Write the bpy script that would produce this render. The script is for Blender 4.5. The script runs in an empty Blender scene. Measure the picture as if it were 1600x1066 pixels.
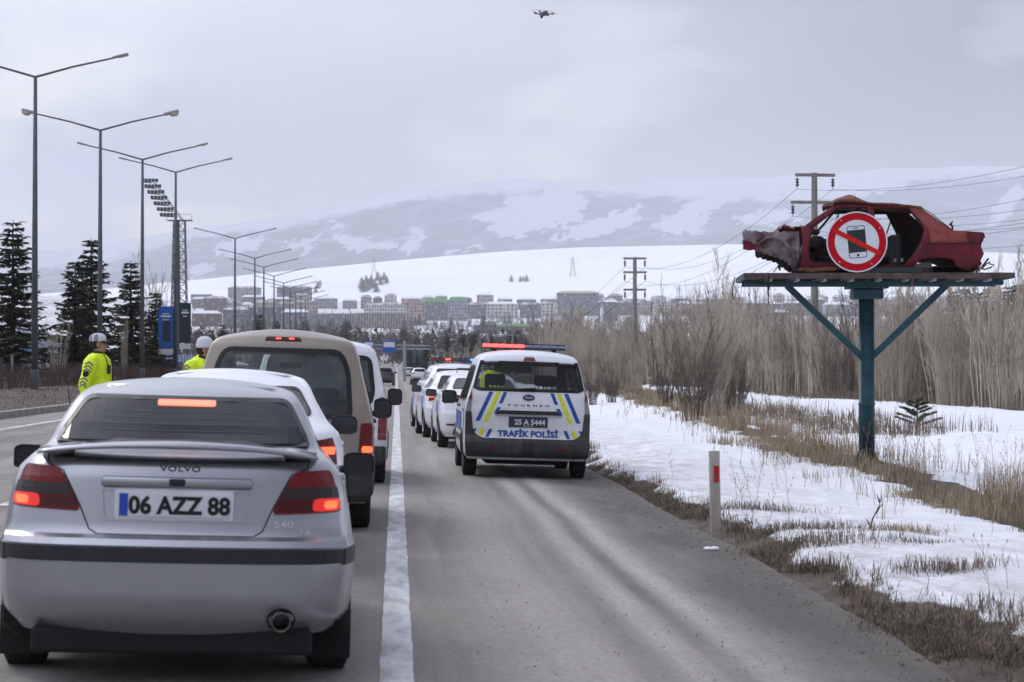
import bpy, bmesh, math, random
from mathutils import Vector, Matrix, noise
S = bpy.context.scene
COL = S.collection
PI = math.pi
R = math.radians
# ------------------------------------------------------------------ camera
F = 3200.0            # focal length in pixels of a 1600 px wide frame
YAW = math.atan(180 / F)
CAMZ = 1.53
cd = bpy.data.cameras.new('camera'); cam = bpy.data.objects.new('camera', cd); COL.objects.link(cam)
cd.sensor_width = 36; cd.lens = F / 1600 * 36; cd.clip_start = .1; cd.clip_end = 30000
cam.location = (0, 0, CAMZ)
cam.rotation_euler = (PI / 2 + math.atan(40 / F), 0, -YAW)
cd.dof.use_dof = True; cd.dof.focus_distance = 28.5; cd.dof.aperture_fstop = 5.6
S.camera = cam
# ------------------------------------------------------------------ sky and sun
SUN_EL, SUN_AZ = R(38), R(-35)
w = bpy.data.worlds.new('World'); S.world = w; w.use_nodes = True
nt = w.node_tree; N = nt.nodes; L = nt.links; N.clear()
out = N.new('ShaderNodeOutputWorld'); sky = N.new('ShaderNodeTexSky'); sky.sky_type = 'NISHITA'; sky.sun_disc = False
sky.sun_elevation = SUN_EL; sky.sun_rotation = SUN_AZ; sky.dust_density = 2.5
b1 = N.new('ShaderNodeBackground'); b1.inputs[1].default_value = .10; L.new(sky.outputs[0], b1.inputs[0])
b2 = N.new('ShaderNodeBackground'); b2.inputs[1].default_value = 1.42
tc = N.new('ShaderNodeTexCoord'); mp = N.new('ShaderNodeMapping'); mp.inputs['Scale'].default_value = (1, 1, 2.6)
L.new(tc.outputs['Generated'], mp.inputs[0])
n1 = N.new('ShaderNodeTexNoise'); n1.inputs['Scale'].default_value = 3.1; n1.inputs['Detail'].default_value = 5; n1.inputs['Roughness'].default_value = .48
n2 = N.new('ShaderNodeTexNoise'); n2.inputs['Scale'].default_value = 7.0; n2.inputs['Detail'].default_value = 4; n2.inputs['Roughness'].default_value = .45
L.new(mp.outputs[0], n1.inputs[0]); L.new(mp.outputs[0], n2.inputs[0])
cr = N.new('ShaderNodeValToRGB'); cr.color_ramp.elements[0].position = .30; cr.color_ramp.elements[0].color = (.46, .49, .62, 1)
cr.color_ramp.elements[1].position = .66; cr.color_ramp.elements[1].color = (.76, .79, .92, 1)
L.new(n1.outputs[0], cr.inputs[0])
# the cloud deck is thicker and darker to the east (right) and high up
sx = N.new('ShaderNodeSeparateXYZ'); L.new(tc.outputs['Generated'], sx.inputs[0])
mr = N.new('ShaderNodeMapRange'); mr.inputs[1].default_value = -.20; mr.inputs[2].default_value = .30; mr.inputs[3].default_value = 1.22; mr.inputs[4].default_value = .33
L.new(sx.outputs[0], mr.inputs[0])
mr2 = N.new('ShaderNodeMapRange'); mr2.inputs[1].default_value = .12; mr2.inputs[2].default_value = .8; mr2.inputs[3].default_value = .60; mr2.inputs[4].default_value = 1.5
L.new(sx.outputs[2], mr2.inputs[0])
mm = N.new('ShaderNodeMath'); mm.operation = 'MULTIPLY'; L.new(mr.outputs[0], mm.inputs[0]); L.new(mr2.outputs[0], mm.inputs[1])
vm = N.new('ShaderNodeVectorMath'); vm.operation = 'SCALE'; L.new(cr.outputs[0], vm.inputs[0]); L.new(mm.outputs[0], vm.inputs['Scale'])
L.new(vm.outputs[0], b2.inputs[0])
cr2 = N.new('ShaderNodeValToRGB'); cr2.color_ramp.elements[0].position = .36; cr2.color_ramp.elements[0].color = (.25, .25, .25, 1)
cr2.color_ramp.elements[1].position = .47; cr2.color_ramp.elements[1].color = (1, 1, 1, 1)
L.new(n2.outputs[0], cr2.inputs[0])
mx = N.new('ShaderNodeMixShader'); L.new(cr2.outputs[0], mx.inputs[0]); L.new(b1.outputs[0], mx.inputs[1]); L.new(b2.outputs[0], mx.inputs[2])
L.new(mx.outputs[0], out.inputs[0])
sd = bpy.data.lights.new('sun', 'SUN'); sd.energy = 1.0; sd.angle = R(14); sd.color = (1, .96, .9)
so = bpy.data.objects.new('sun', sd); COL.objects.link(so)
# sun direction: azimuth measured from +Y towards +X (the same as the sky texture)
sv = Vector((math.sin(SUN_AZ) * math.cos(SUN_EL), math.cos(SUN_AZ) * math.cos(SUN_EL), math.sin(SUN_EL)))
so.rotation_euler = sv.to_track_quat('Z', 'Y').to_euler()
S.view_settings.view_transform = 'Standard'; S.view_settings.look = 'None'; S.view_settings.exposure = .18; S.view_settings.gamma = 1
S.cycles.max_bounces = 8; S.cycles.transparent_max_bounces = 24; S.cycles.volume_bounces = 1
S.cycles.use_denoising = True; S.cycles.caustics_reflective = False; S.cycles.caustics_refractive = False

def at(px, py, D):
    """point seen at pixel (px,py) of the 1600x1066 photo, D metres down the camera axis"""
    c = (px - 800) / F * D
    return Vector((c * math.cos(YAW) + D * math.sin(YAW), -c * math.sin(YAW) + D * math.cos(YAW), CAMZ + (573 - py) / F * D))
def road_z(x):
    return -.03 * max(-9.4, min(3.3, x))
# ------------------------------------------------------------------ object helpers
def link(o, parent=None):
    COL.objects.link(o)
    if parent is not None: o.parent = parent
    return o
def tag(o, label=None, cat=None, group=None, kind=None):
    if label: o['label'] = label
    if cat: o['category'] = cat
    if group: o['group'] = group
    if kind: o['kind'] = kind
    return o
def empty(name, loc=(0, 0, 0), rz=0, roll=0, label=None, cat=None, group=None):
    o = bpy.data.objects.new(name, None); o.empty_display_size = .3
    o.location = loc; o.rotation_euler = (0, roll, rz); COL.objects.link(o)
    return tag(o, label, cat, group)
def copy_tree(o, parent=None):
    c = o.copy(); COL.objects.link(c)
    if parent is not None: c.parent = parent
    for ch in list(o.children): copy_tree(ch, c)
    return c
def meshobj(name, verts, faces, mat, parent=None, smooth=False, mats=None, fmi=None):
    me = bpy.data.meshes.new(name)
    me.from_pydata([tuple(v) for v in verts], [], faces)
    if mats:
        for m in mats: me.materials.append(m)
        if fmi: me.polygons.foreach_set('material_index', fmi)
    elif mat: me.materials.append(mat)
    if smooth: me.polygons.foreach_set('use_smooth', [True] * len(me.polygons))
    me.update()
    return link(bpy.data.objects.new(name, me), parent)
def bmobj(name, bm, mat, parent=None, smooth=False):
    me = bpy.data.meshes.new(name); bm.to_mesh(me); bm.free()
    if mat: me.materials.append(mat)
    if smooth: me.polygons.foreach_set('use_smooth', [True] * len(me.polygons))
    return link(bpy.data.objects.new(name, me), parent)
class MB:
    """collects shapes for ONE mesh"""
    def __init__(s): s.v = []; s.f = []
    def add(s, vs, fs):
        n = len(s.v); s.v += [Vector(v) for v in vs]; s.f += [tuple(i + n for i in f) for f in fs]
    def box(s, x0, x1, y0, y1, z0, z1, M=None):
        vs = [Vector(p) for p in ((x0,y0,z0),(x1,y0,z0),(x1,y1,z0),(x0,y1,z0),(x0,y0,z1),(x1,y0,z1),(x1,y1,z1),(x0,y1,z1))]
        if M: vs = [M @ v for v in vs]
        s.add(vs, [(0,3,2,1),(4,5,6,7),(0,1,5,4),(1,2,6,5),(2,3,7,6),(3,0,4,7)])
    def cbox(s, c, d, b=.01, M=None):
        """box with chamfered edges: centre c, full size d"""
        bm = bmesh.new(); bmesh.ops.create_cube(bm, size=1)
        for v in bm.verts: v.co = Vector((v.co.x * d[0], v.co.y * d[1], v.co.z * d[2]))
        bmesh.ops.bevel(bm, geom=list(bm.edges), offset=min(b, min(d) * .45), segments=2, affect='EDGES', profile=.5)
        C = Vector(c); bm.verts.index_update()
        vs = [(M @ (v.co + C)) if M else (v.co + C) for v in bm.verts]
        s.add(vs, [tuple(v.index for v in f.verts) for f in bm.faces]); bm.free()
    def tube(s, pts, rad, n=8, cap=True):
        pts = [Vector(p) for p in pts]; m = len(pts)
        rs = rad if isinstance(rad, (list, tuple)) else [rad] * m
        up = None; base = len(s.v); vs = []; fs = []
        for i in range(m):
            d = (pts[min(i + 1, m - 1)] - pts[max(i - 1, 0)])
            if d.length < 1e-9: d = Vector((0, 0, 1))
            d.normalize()
            if up is None: up = d.orthogonal().normalized()
            up = up - d * up.dot(d)
            up = up.normalized() if up.length > 1e-6 else d.orthogonal().normalized()
            sd_ = d.cross(up)
            for k in range(n):
                a = 2 * PI * k / n
                vs.append(pts[i] + (up * math.cos(a) + sd_ * math.sin(a)) * rs[i])
        for i in range(m - 1):
            for k in range(n):
                k2 = (k + 1) % n
                fs.append((i*n+k, i*n+k2, (i+1)*n+k2, (i+1)*n+k))
        if cap and n > 2:
            fs.append(tuple(reversed(range(n)))); fs.append(tuple((m-1)*n+k for k in range(n)))
        s.add(vs, fs)
    def lathe(s, prof, n=24, M=None):
        """prof: (r, z) round the z axis, M moves it"""
        vs = []; fs = []; m = len(prof)
        for r_, z_ in prof:
            for k in range(n):
                a = 2 * PI * k / n; v = Vector((r_ * math.cos(a), r_ * math.sin(a), z_)); vs.append(M @ v if M else v)
        for i in range(m - 1):
            for k in range(n):
                k2 = (k + 1) % n; fs.append((i*n+k, i*n+k2, (i+1)*n+k2, (i+1)*n+k))
        fs.append(tuple(reversed(range(n)))); fs.append(tuple((m-1)*n+k for k in range(n)))
        s.add(vs, fs)
    def prism(s, poly, y0, y1, M=None):
        """poly in (x,z), extruded along y"""
        n = len(poly); vs = [Vector((p[0], y0, p[1])) for p in poly] + [Vector((p[0], y1, p[1])) for p in poly]
        if M: vs = [M @ v for v in vs]
        s.add(vs, [tuple(range(n)), tuple(reversed(range(n, 2*n)))] + [(i, i+n, (i+1) % n + n, (i+1) % n) for i in range(n)])
    def ellipsoid(s, c, r, n=16, m=10, M=None):
        vs = []; fs = []; c = Vector(c)
        for i in range(m + 1):
            th = PI * i / m
            for k in range(n):
                a = 2 * PI * k / n
                v = c + Vector((r[0]*math.sin(th)*math.cos(a), r[1]*math.sin(th)*math.sin(a), r[2]*math.cos(th))); vs.append(M @ v if M else v)
        for i in range(m):
            for k in range(n):
                k2 = (k+1) % n; fs.append((i*n+k, (i+1)*n+k, (i+1)*n+k2, i*n+k2))
        s.add(vs, fs)
    def build(s, name, mat, parent=None, smooth=False):
        o = meshobj(name, s.v, s.f, mat, parent, smooth)
        if len(s.f) < 9000:
            bm = bmesh.new(); bm.from_mesh(o.data); bmesh.ops.recalc_face_normals(bm, faces=bm.faces); bm.to_mesh(o.data); bm.free()
        return o
def rotz(a, loc=(0, 0, 0)): return Matrix.Translation(loc) @ Matrix.Rotation(a, 4, 'Z')
# ------------------------------------------------------------------ materials
MATS = {}
def mat(name, col, rough=.6, metal=0, var=.0, scale=5, bump=0, bscale=None, col2=None, coat=0, emit=None, estr=0, spec=None, stretch=None, detail=6, lo=.35, hi=.65, dirt=None, dirtz=None):
    if name in MATS: return MATS[name]
    m = bpy.data.materials.new(name); m.use_nodes = True; nt = m.node_tree; P = nt.nodes['Principled BSDF']
    MATS[name] = m
    c = tuple(col) + (1,)
    P.inputs['Base Color'].default_value = c; P.inputs['Roughness'].default_value = rough; P.inputs['Metallic'].default_value = metal
    if coat: P.inputs['Coat Weight'].default_value = coat; P.inputs['Coat Roughness'].default_value = .06
    P.inputs['Specular IOR Level'].default_value = .32
    if spec is not None: P.inputs['Specular IOR Level'].default_value = spec
    if emit: P.inputs['Emission Color'].default_value = tuple(emit) + (1,); P.inputs['Emission Strength'].default_value = estr
    src = None
    def coords(st):
        t = nt.nodes.new('ShaderNodeTexCoord'); g = nt.nodes.new('ShaderNodeMapping')
        if st: g.inputs['Scale'].default_value = st
        nt.links.new(t.outputs['Object'], g.inputs[0]); return g.outputs[0]
    last = None
    if var or col2:
        cvec = coords(stretch)
        nz = nt.nodes.new('ShaderNodeTexNoise'); nz.inputs['Scale'].default_value = scale; nz.inputs['Detail'].default_value = detail; nz.inputs['Roughness'].default_value = .6
        nt.links.new(cvec, nz.inputs[0])
        rp = nt.nodes.new('ShaderNodeValToRGB'); rp.color_ramp.elements[0].position = lo; rp.color_ramp.elements[1].position = hi
        if col2: a, b = tuple(col), tuple(col2)
        else: a, b = tuple(v * (1 - var) for v in col), tuple(min(1, v * (1 + var)) for v in col)
        rp.color_ramp.elements[0].color = a + (1,); rp.color_ramp.elements[1].color = b + (1,)
        nt.links.new(nz.outputs[0], rp.inputs[0]); nt.links.new(rp.outputs[0], P.inputs['Base Color']); last = rp.outputs[0]
    if dirt:
        # road dirt: thick near the sill (object z), broken up by noise
        z0, z1 = dirtz or (.25, .9)
        t = nt.nodes.new('ShaderNodeTexCoord'); sp = nt.nodes.new('ShaderNodeSeparateXYZ'); nt.links.new(t.outputs['Object'], sp.inputs[0])
        r1 = nt.nodes.new('ShaderNodeMapRange'); r1.inputs[1].default_value = z0; r1.inputs[2].default_value = z1; r1.inputs[3].default_value = .75; r1.inputs[4].default_value = .06
        nt.links.new(sp.outputs[2], r1.inputs[0])
        nz2 = nt.nodes.new('ShaderNodeTexNoise'); nz2.inputs['Scale'].default_value = 6; nz2.inputs['Detail'].default_value = 9; nz2.inputs['Roughness'].default_value = .7
        g = nt.nodes.new('ShaderNodeMapping'); g.inputs['Scale'].default_value = (2.2, 1, .5); nt.links.new(t.outputs['Object'], g.inputs[0]); nt.links.new(g.outputs[0], nz2.inputs[0])
        ad = nt.nodes.new('ShaderNodeMath'); ad.operation = 'MULTIPLY_ADD'; nt.links.new(nz2.outputs[0], ad.inputs[0]); ad.inputs[1].default_value = 1.5; ad.inputs[2].default_value = -.35
        ml = nt.nodes.new('ShaderNodeMath'); ml.operation = 'MULTIPLY'; ml.use_clamp = True; nt.links.new(ad.outputs[0], ml.inputs[0]); nt.links.new(r1.outputs[0], ml.inputs[1])
        mxn = nt.nodes.new('ShaderNodeMix'); mxn.data_type = 'RGBA'; nt.links.new(ml.outputs[0], mxn.inputs['Factor'])
        if last: nt.links.new(last, mxn.inputs[6])
        else: mxn.inputs[6].default_value = c
        mxn.inputs[7].default_value = tuple(dirt) + (1,); nt.links.new(mxn.outputs[2], P.inputs['Base Color'])
        rr = nt.nodes.new('ShaderNodeMapRange'); rr.inputs[3].default_value = rough; rr.inputs[4].default_value = .8; nt.links.new(ml.outputs[0], rr.inputs[0]); nt.links.new(rr.outputs[0], P.inputs['Roughness'])
        if metal:
            r3 = nt.nodes.new('ShaderNodeMapRange'); r3.inputs[3].default_value = metal; r3.inputs[4].default_value = 0; nt.links.new(ml.outputs[0], r3.inputs[0]); nt.links.new(r3.outputs[0], P.inputs['Metallic'])
        if coat:
            r4 = nt.nodes.new('ShaderNodeMapRange'); r4.inputs[3].default_value = coat; r4.inputs[4].default_value = 0; nt.links.new(ml.outputs[0], r4.inputs[0]); nt.links.new(r4.outputs[0], P.inputs['Coat Weight'])
    if bump:
        cv = coords(stretch)
        nb = nt.nodes.new('ShaderNodeTexNoise'); nb.inputs['Scale'].default_value = bscale or scale * 3; nb.inputs['Detail'].default_value = 8; nt.links.new(cv, nb.inputs[0])
        bp = nt.nodes.new('ShaderNodeBump'); bp.inputs['Strength'].default_value = bump; bp.inputs['Distance'].default_value = .05
        nt.links.new(nb.outputs[0], bp.inputs['Height']); nt.links.new(bp.outputs[0], P.inputs['Normal'])
    return m
def glassmat(name, tint, refl=1.0, rough=.02, dust=0.0):
    """thin automotive glass: tinted see-through plus mirror reflection and a little dust"""
    if name in MATS: return MATS[name]
    m = bpy.data.materials.new(name); m.use_nodes = True; nt = m.node_tree; nt.nodes.clear(); MATS[name] = m
    o = nt.nodes.new('ShaderNodeOutputMaterial'); t = nt.nodes.new('ShaderNodeBsdfTransparent'); t.inputs[0].default_value = tuple(tint) + (1,)
    g = nt.nodes.new('ShaderNodeBsdfGlossy'); g.inputs['Roughness'].default_value = rough; g.inputs['Color'].default_value = (refl, refl, refl, 1)
    fr = nt.nodes.new('ShaderNodeFresnel'); fr.inputs[0].default_value = 1.5
    ge = nt.nodes.new('ShaderNodeNewGeometry'); mi = nt.nodes.new('ShaderNodeMapRange'); mi.inputs[3].default_value = 1.5; mi.inputs[4].default_value = 1/1.5
    nt.links.new(ge.outputs['Backfacing'], mi.inputs[0]); nt.links.new(mi.outputs[0], fr.inputs[0])   # thin sheet: the same reflection from both sides
    mx = nt.nodes.new('ShaderNodeMixShader'); nt.links.new(fr.outputs[0], mx.inputs[0]); nt.links.new(t.outputs[0], mx.inputs[1]); nt.links.new(g.outputs[0], mx.inputs[2])
    last = mx.outputs[0]
    if dust:
        d = nt.nodes.new('ShaderNodeBsdfDiffuse'); d.inputs[0].default_value = (.3, .29, .28, 1)
        nz = nt.nodes.new('ShaderNodeTexNoise'); nz.inputs['Scale'].default_value = 7; nz.inputs['Detail'].default_value = 8
        tcn = nt.nodes.new('ShaderNodeTexCoord'); nt.links.new(tcn.outputs['Object'], nz.inputs[0])
        r_ = nt.nodes.new('ShaderNodeMapRange'); r_.inputs[1].default_value = .35; r_.inputs[2].default_value = .75; r_.inputs[3].default_value = dust * .3; r_.inputs[4].default_value = dust; nt.links.new(nz.outputs[0], r_.inputs[0])
        m2 = nt.nodes.new('ShaderNodeMixShader'); nt.links.new(r_.outputs[0], m2.inputs[0]); nt.links.new(last, m2.inputs[1]); nt.links.new(d.outputs[0], m2.inputs[2]); last = m2.outputs[0]
    nt.links.new(last, o.inputs[0]); return m
RUBBER = mat('tyre_rubber', (.018, .018, .019), .85, bump=.35, bscale=60, col2=(.045, .042, .04), scale=14)
BLACKP = mat('black_plastic', (.018, .018, .02), .45, var=.25, scale=9)
TRIM = mat('grey_dirty_plastic', (.03, .03, .033), .62, col2=(.11, .105, .1), scale=5, stretch=(2.5, 1, .4), lo=.4, hi=.8)
DARKM = mat('dark_underside', (.012, .012, .012), .8)
ALU = mat('wheel_alloy', (.38, .38, .39), .35, .85, var=.25, scale=12)
HUBG = mat('dirty_wheel_cover', (.2, .2, .2), .55, .3, var=.3, scale=10)
MIRR = mat('mirror_glass', (.06, .063, .07), .08, 1)
CHROME = mat('chrome', (.6, .6, .62), .12, 1)
SEAT = mat('seat_fabric', (.02, .02, .022), .9)
HEADL = mat('seat_fabric_grey', (.05, .05, .055), .9)
CABIN = mat('cabin_lining', (.035, .035, .036), .9)
def paint(name, col, metal=0.0, rough=.3, coat=.6, dirt=(.16, .15, .14), dirtz=(.2, .9)):
    """car paint; the inner side of the sheet metal is bare dark lining"""
    if name in MATS: return MATS[name]
    m = mat(name, col, rough, metal, coat=coat, dirt=dirt, dirtz=dirtz)
    nt = m.node_tree; o = [n for n in nt.nodes if n.type == 'OUTPUT_MATERIAL'][0]; P = nt.nodes['Principled BSDF']
    ge = nt.nodes.new('ShaderNodeNewGeometry'); d = nt.nodes.new('ShaderNodeBsdfDiffuse'); d.inputs[0].default_value = (.03, .03, .032, 1)
    mx = nt.nodes.new('ShaderNodeMixShader'); nt.links.new(ge.outputs['Backfacing'], mx.inputs[0]); nt.links.new(P.outputs[0], mx.inputs[1]); nt.links.new(d.outputs[0], mx.inputs[2]); nt.links.new(mx.outputs[0], o.inputs[0])
    return m
# ------------------------------------------------------------------ text as mesh
def text_mesh(txt, h, depth=.003, bold=0.0, sx=1.0, sp=1.0):
    """flat lettering: returns (verts, faces) centred on 0 in the x-z plane, facing -y; h = capital height"""
    cu = bpy.data.curves.new('lettering', 'FONT'); cu.body = txt; cu.size = 1; cu.offset = bold; cu.space_character = sp; cu.resolution_u = 3
    cu.align_x = 'LEFT'
    o = bpy.data.objects.new('lettering', cu); COL.objects.link(o)
    dg = bpy.context.evaluated_depsgraph_get(); me = bpy.data.meshes.new_from_object(o.evaluated_get(dg))
    vs = [v.co.copy() for v in me.vertices]; fs = [tuple(p.vertices) for p in me.polygons]
    bpy.data.objects.remove(o); bpy.data.curves.remove(cu); bpy.data.meshes.remove(me)
    if not vs: return [], []
    x0 = min(v.x for v in vs); x1 = max(v.x for v in vs)
    k = h / .70
    return [Vector(((v.x - (x0 + x1) / 2) * k * sx, 0, v.y * k)) for v in vs], fs
# ================================================================== ROAD AND GROUND (first, so that everything stands on it)
def nz3(x, y, z=0.0): return noise.noise(Vector((x, y, z)))
def fbm(x, y, z=0.0, o=4): return noise.fractal(Vector((x, y, z)), .9, 2.0, o, noise_basis='PERLIN_ORIGINAL')
def sstep(a, b, v):
    t = max(0., min(1., (v - a) / (b - a))); return t*t*(3-2*t)
def edge_x(y):
    """the broken right-hand edge of the asphalt"""
    return 3.03 + .10 * nz3(y * .12, 3.1) + .035 * nz3(y * 1.3, 8.2) - .22 * sstep(13, 8.5, y)
ZG = [(0, 0), (300, 0), (700, 4), (1000, 10), (1500, 26), (2000, 46), (2500, 72), (3000, 98), (3600, 125), (5200, 130), (9000, 130)]
def far_z(y): return interp_(ZG, y)
def interp_(tab, v):
    if v <= tab[0][0]: return tab[0][1]
    for (a, x), (b, y) in zip(tab, tab[1:]):
        if v <= b: return x + (y - x) * (v - a) / (b - a)
    return tab[-1][1]
def band_x(y): return 6.9 + (y - 22) * .068 + .7 * nz3(y * .06, 1.7)
def snowcover(x, y):
    """1 where the old snow lies, 0 where soil and dead grass show"""
    if x < 3: return 0
    d = x - edge_x(y)
    n = fbm(x * .55, y * .22, 5.5); n2 = fbm(x * 1.9, y * .9, 2.2)
    v = sstep(.10, .40, d + .30 * n + .26 * n2 - .75 * sstep(17.5, 10, y) * max(0, .9 - .45 * d + .9 * n) )
    b = abs(x - band_x(y)); wdt = .34 + .30 * nz3(y * .11, 4.4) + (.35 if y < 40 else 0)
    v *= sstep(wdt * .55, wdt * 1.25, b + .3 * n2)
    b2 = abs(x - (12.3 + .02 * (y - 60) + 1.2 * nz3(y * .03, 9.1))); v *= max(sstep(.15, .5, b2 + .5 * n + .2), .55)
    tx = thicket_x(y) - .8; v *= 1 - .8 * sstep(tx - .5, tx + 1.5, x + .6 * n)
    return v
def thicket_x(y): return interp_([(0, 23), (71, 22), (100, 21), (165, 20.5), (185, 13.5), (300, 13), (600, 16)], y)
def ground_z(x, y):
    fz = far_z(y)
    if x < -9.5:
        z = .42 + .33 * sstep(-9.6, -12.6, x) + .04 * fbm(x * .5, y * .5) * sstep(-9.8, -11, x)
        return fz + z
    if x < 2.85: return fz + road_z(x) - .12
    d = x - edge_x(y)
    base = -.14 + .07 * sstep(0, .5, d) - .10 * sstep(1.5, 5, d) * sstep(14, 24, y) + .12 * sstep(8, 16, d)
    roll = (.10 * fbm(x * .28, y * .10, 1.1) + .025 * fbm(x * 1.6, y * .8, 7.1)) * sstep(.2, 1.6, d)
    bank = .10 * math.exp(-((x - band_x(y)) / .9) ** 2) - .12 * math.exp(-((x - band_x(y) - 2.2) / 1.1) ** 2) + .16 * math.exp(-((x - band_x(y) - 4.6) / 1.3) ** 2)
    sn = snowcover(x, y)
    return fz + base + roll + bank * sstep(20, 30, y) + sn * (.075 + .02 * nz3(x * 3, y * 2)) * sstep(0, .4, d)
def frange(a, b, s):
    r = []; v = a
    while v < b - 1e-6: r.append(v); v += s
    return r
xs = [-6000, -3000, -1500, -800, -400, -200, -100, -60, -40, -30, -22, -18, -15, -14, -13, -12.5, -12, -11.5, -11, -10.5, -10, -9.62, -9.45, -6, -3, 0, 2.7] + frange(2.86, 12, .13) + frange(12, 28, .4) + [28, 30, 33, 37, 42, 50, 60, 80, 110, 160, 250, 400, 800, 1500, 3000, 6000]
ys = [-3000, -900, -300, -100, -40, -10, 2] + frange(6, 40, .2) + frange(40, 90, .5) + frange(90, 200, 2.5) + frange(200, 400, 12) + frange(400, 3700, 120) + [4000, 5000, 7000]
vs = []; fs = []; sn = []
for y in ys:
    for x in xs:
        vs.append((x, y, ground_z(x, y))); sn.append(snowcover(x, y) if x > 3 and y < 420 else (0.0 if x > -9.5 else 0.0))
nx = len(xs)
for j in range(len(ys) - 1):
    for i in range(nx - 1): fs.append((j*nx+i, j*nx+i+1, (j+1)*nx+i+1, (j+1)*nx+i))
G = bpy.data.materials.new('snow_and_soil'); G.use_nodes = True
g = meshobj('ground', vs, fs, G, None, True); tag(g, kind='structure')
at_ = g.data.attributes.new('snow', 'FLOAT', 'POINT'); at_.data.foreach_set('value', sn)
nt = G.node_tree; N = nt.nodes; L = nt.links; P = N['Principled BSDF']; P.inputs['Roughness'].default_value = .75; P.inputs['Specular IOR Level'].default_value = .25
P.inputs['Subsurface Weight'].default_value = 0
def nd(t, **k):
    n = N.new(t)
    for a, b in k.items(): setattr(n, a, b)
    return n
tcn = nd('ShaderNodeTexCoord'); att = nd('ShaderNodeAttribute', attribute_name='snow'); sep = nd('ShaderNodeSeparateXYZ'); L.new(tcn.outputs['Object'], sep.inputs[0])
def noi(scale, detail=6, rough=.6, st=None):
    n = nd('ShaderNodeTexNoise'); n.inputs['Scale'].default_value = scale; n.inputs['Detail'].default_value = detail; n.inputs['Roughness'].default_value = rough
    if st:
        m = nd('ShaderNodeMapping'); m.inputs['Scale'].default_value = st; L.new(tcn.outputs['Object'], m.inputs[0]); L.new(m.outputs[0], n.inputs[0])
    else: L.new(tcn.outputs['Object'], n.inputs[0])
    return n.outputs[0]
def ramp(src, p0, c0, p1, c1):
    r = nd('ShaderNodeValToRGB'); r.color_ramp.elements[0].position = p0; r.color_ramp.elements[0].color = tuple(c0) + (1,); r.color_ramp.elements[1].position = p1; r.color_ramp.elements[1].color = tuple(c1) + (1,); L.new(src, r.inputs[0]); return r.outputs[0]
def mixc(f, a, b):
    m = nd('ShaderNodeMix', data_type='RGBA')
    for s_, v in ((m.inputs['Factor'], f), (m.inputs[6], a), (m.inputs[7], b)):
        if hasattr(v, 'is_output') or hasattr(v, 'links'): L.new(v, s_)
        else: s_.default_value = v
    return m.outputs[2]
def maprange(src, a, b, c, d):
    m = nd('ShaderNodeMapRange'); 
    for i, v in enumerate((a, b, c, d)): m.inputs[i+1].default_value = v
    L.new(src, m.inputs[0]); return m.outputs[0]
def mth(op, a, b=None, clamp=False):
    m = nd('ShaderNodeMath', operation=op); m.use_clamp = clamp
    for i, v in enumerate((a, b)):
        if v is None: continue
        if hasattr(v, 'links'): L.new(v, m.inputs[i])
        else: m.inputs[i].default_value = v
    return m.outputs[0]
soil = ramp(noi(3, 10, .7), .3, (.045, .034, .027), .72, (.16, .125, .10))
snowc = ramp(noi(1.2, 8, .65), .3, (.73, .745, .79), .7, (.89, .90, .94))
# spray and grit thrown on the snow next to the road
grit = mth('MULTIPLY', maprange(sep.outputs[0], 3.2, 6.2, 1.0, 0.06), maprange(noi(2.2, 10, .75, (1.6, .6, 1)), .40, .62, 0, 1), True)
snowd = mixc(mth('MULTIPLY', grit, .72), snowc, (.30, .26, .225, 1))
edge = mth('ADD', att.outputs['Fac'], mth('MULTIPLY', mth('SUBTRACT', noi(9, 8, .7), .5), .7))
msk = maprange(edge, .42, .56, 0, 1)
# farther off: thin snow over fields (town hillside), by large patches
farm = mth('MULTIPLY', maprange(sep.outputs[1], 380, 700, 0, 1), maprange(noi(.004, 8, .65), .42, .52, .15, 1))
leftm = mth('MULTIPLY', maprange(sep.outputs[0], -16, -22, 0, 1), maprange(noi(.12, 6), .42, .55, 0, 1))
rightm = mth('MULTIPLY', maprange(sep.outputs[0], 30, 38, 0, 1), maprange(noi(.1, 6), .38, .5, .1, 1))
allm = mth('MAXIMUM', rightm, mth('MAXIMUM', mth('MAXIMUM', msk, farm), leftm))
L.new(mixc(allm, soil, snowd), P.inputs['Base Color'])
bp = nd('ShaderNodeBump'); bp.inputs['Strength'].default_value = .75; bp.inputs['Distance'].default_value = .06
L.new(mth('ADD', noi(5, 10, .7), mth('MULTIPLY', noi(22, 6, .7), .45)), bp.inputs['Height']); L.new(bp.outputs[0], P.inputs['Normal'])
# ------------------------------------------------------------------ asphalt
ASPH = bpy.data.materials.new('asphalt'); ASPH.use_nodes = True
nt = ASPH.node_tree; N = nt.nodes; L = nt.links; P = N['Principled BSDF']; P.inputs['Roughness'].default_value = .82; P.inputs['Specular IOR Level'].default_value = .3
tcn = nd('ShaderNodeTexCoord'); sep = nd('ShaderNodeSeparateXYZ'); L.new(tcn.outputs['Object'], sep.inputs[0])
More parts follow.
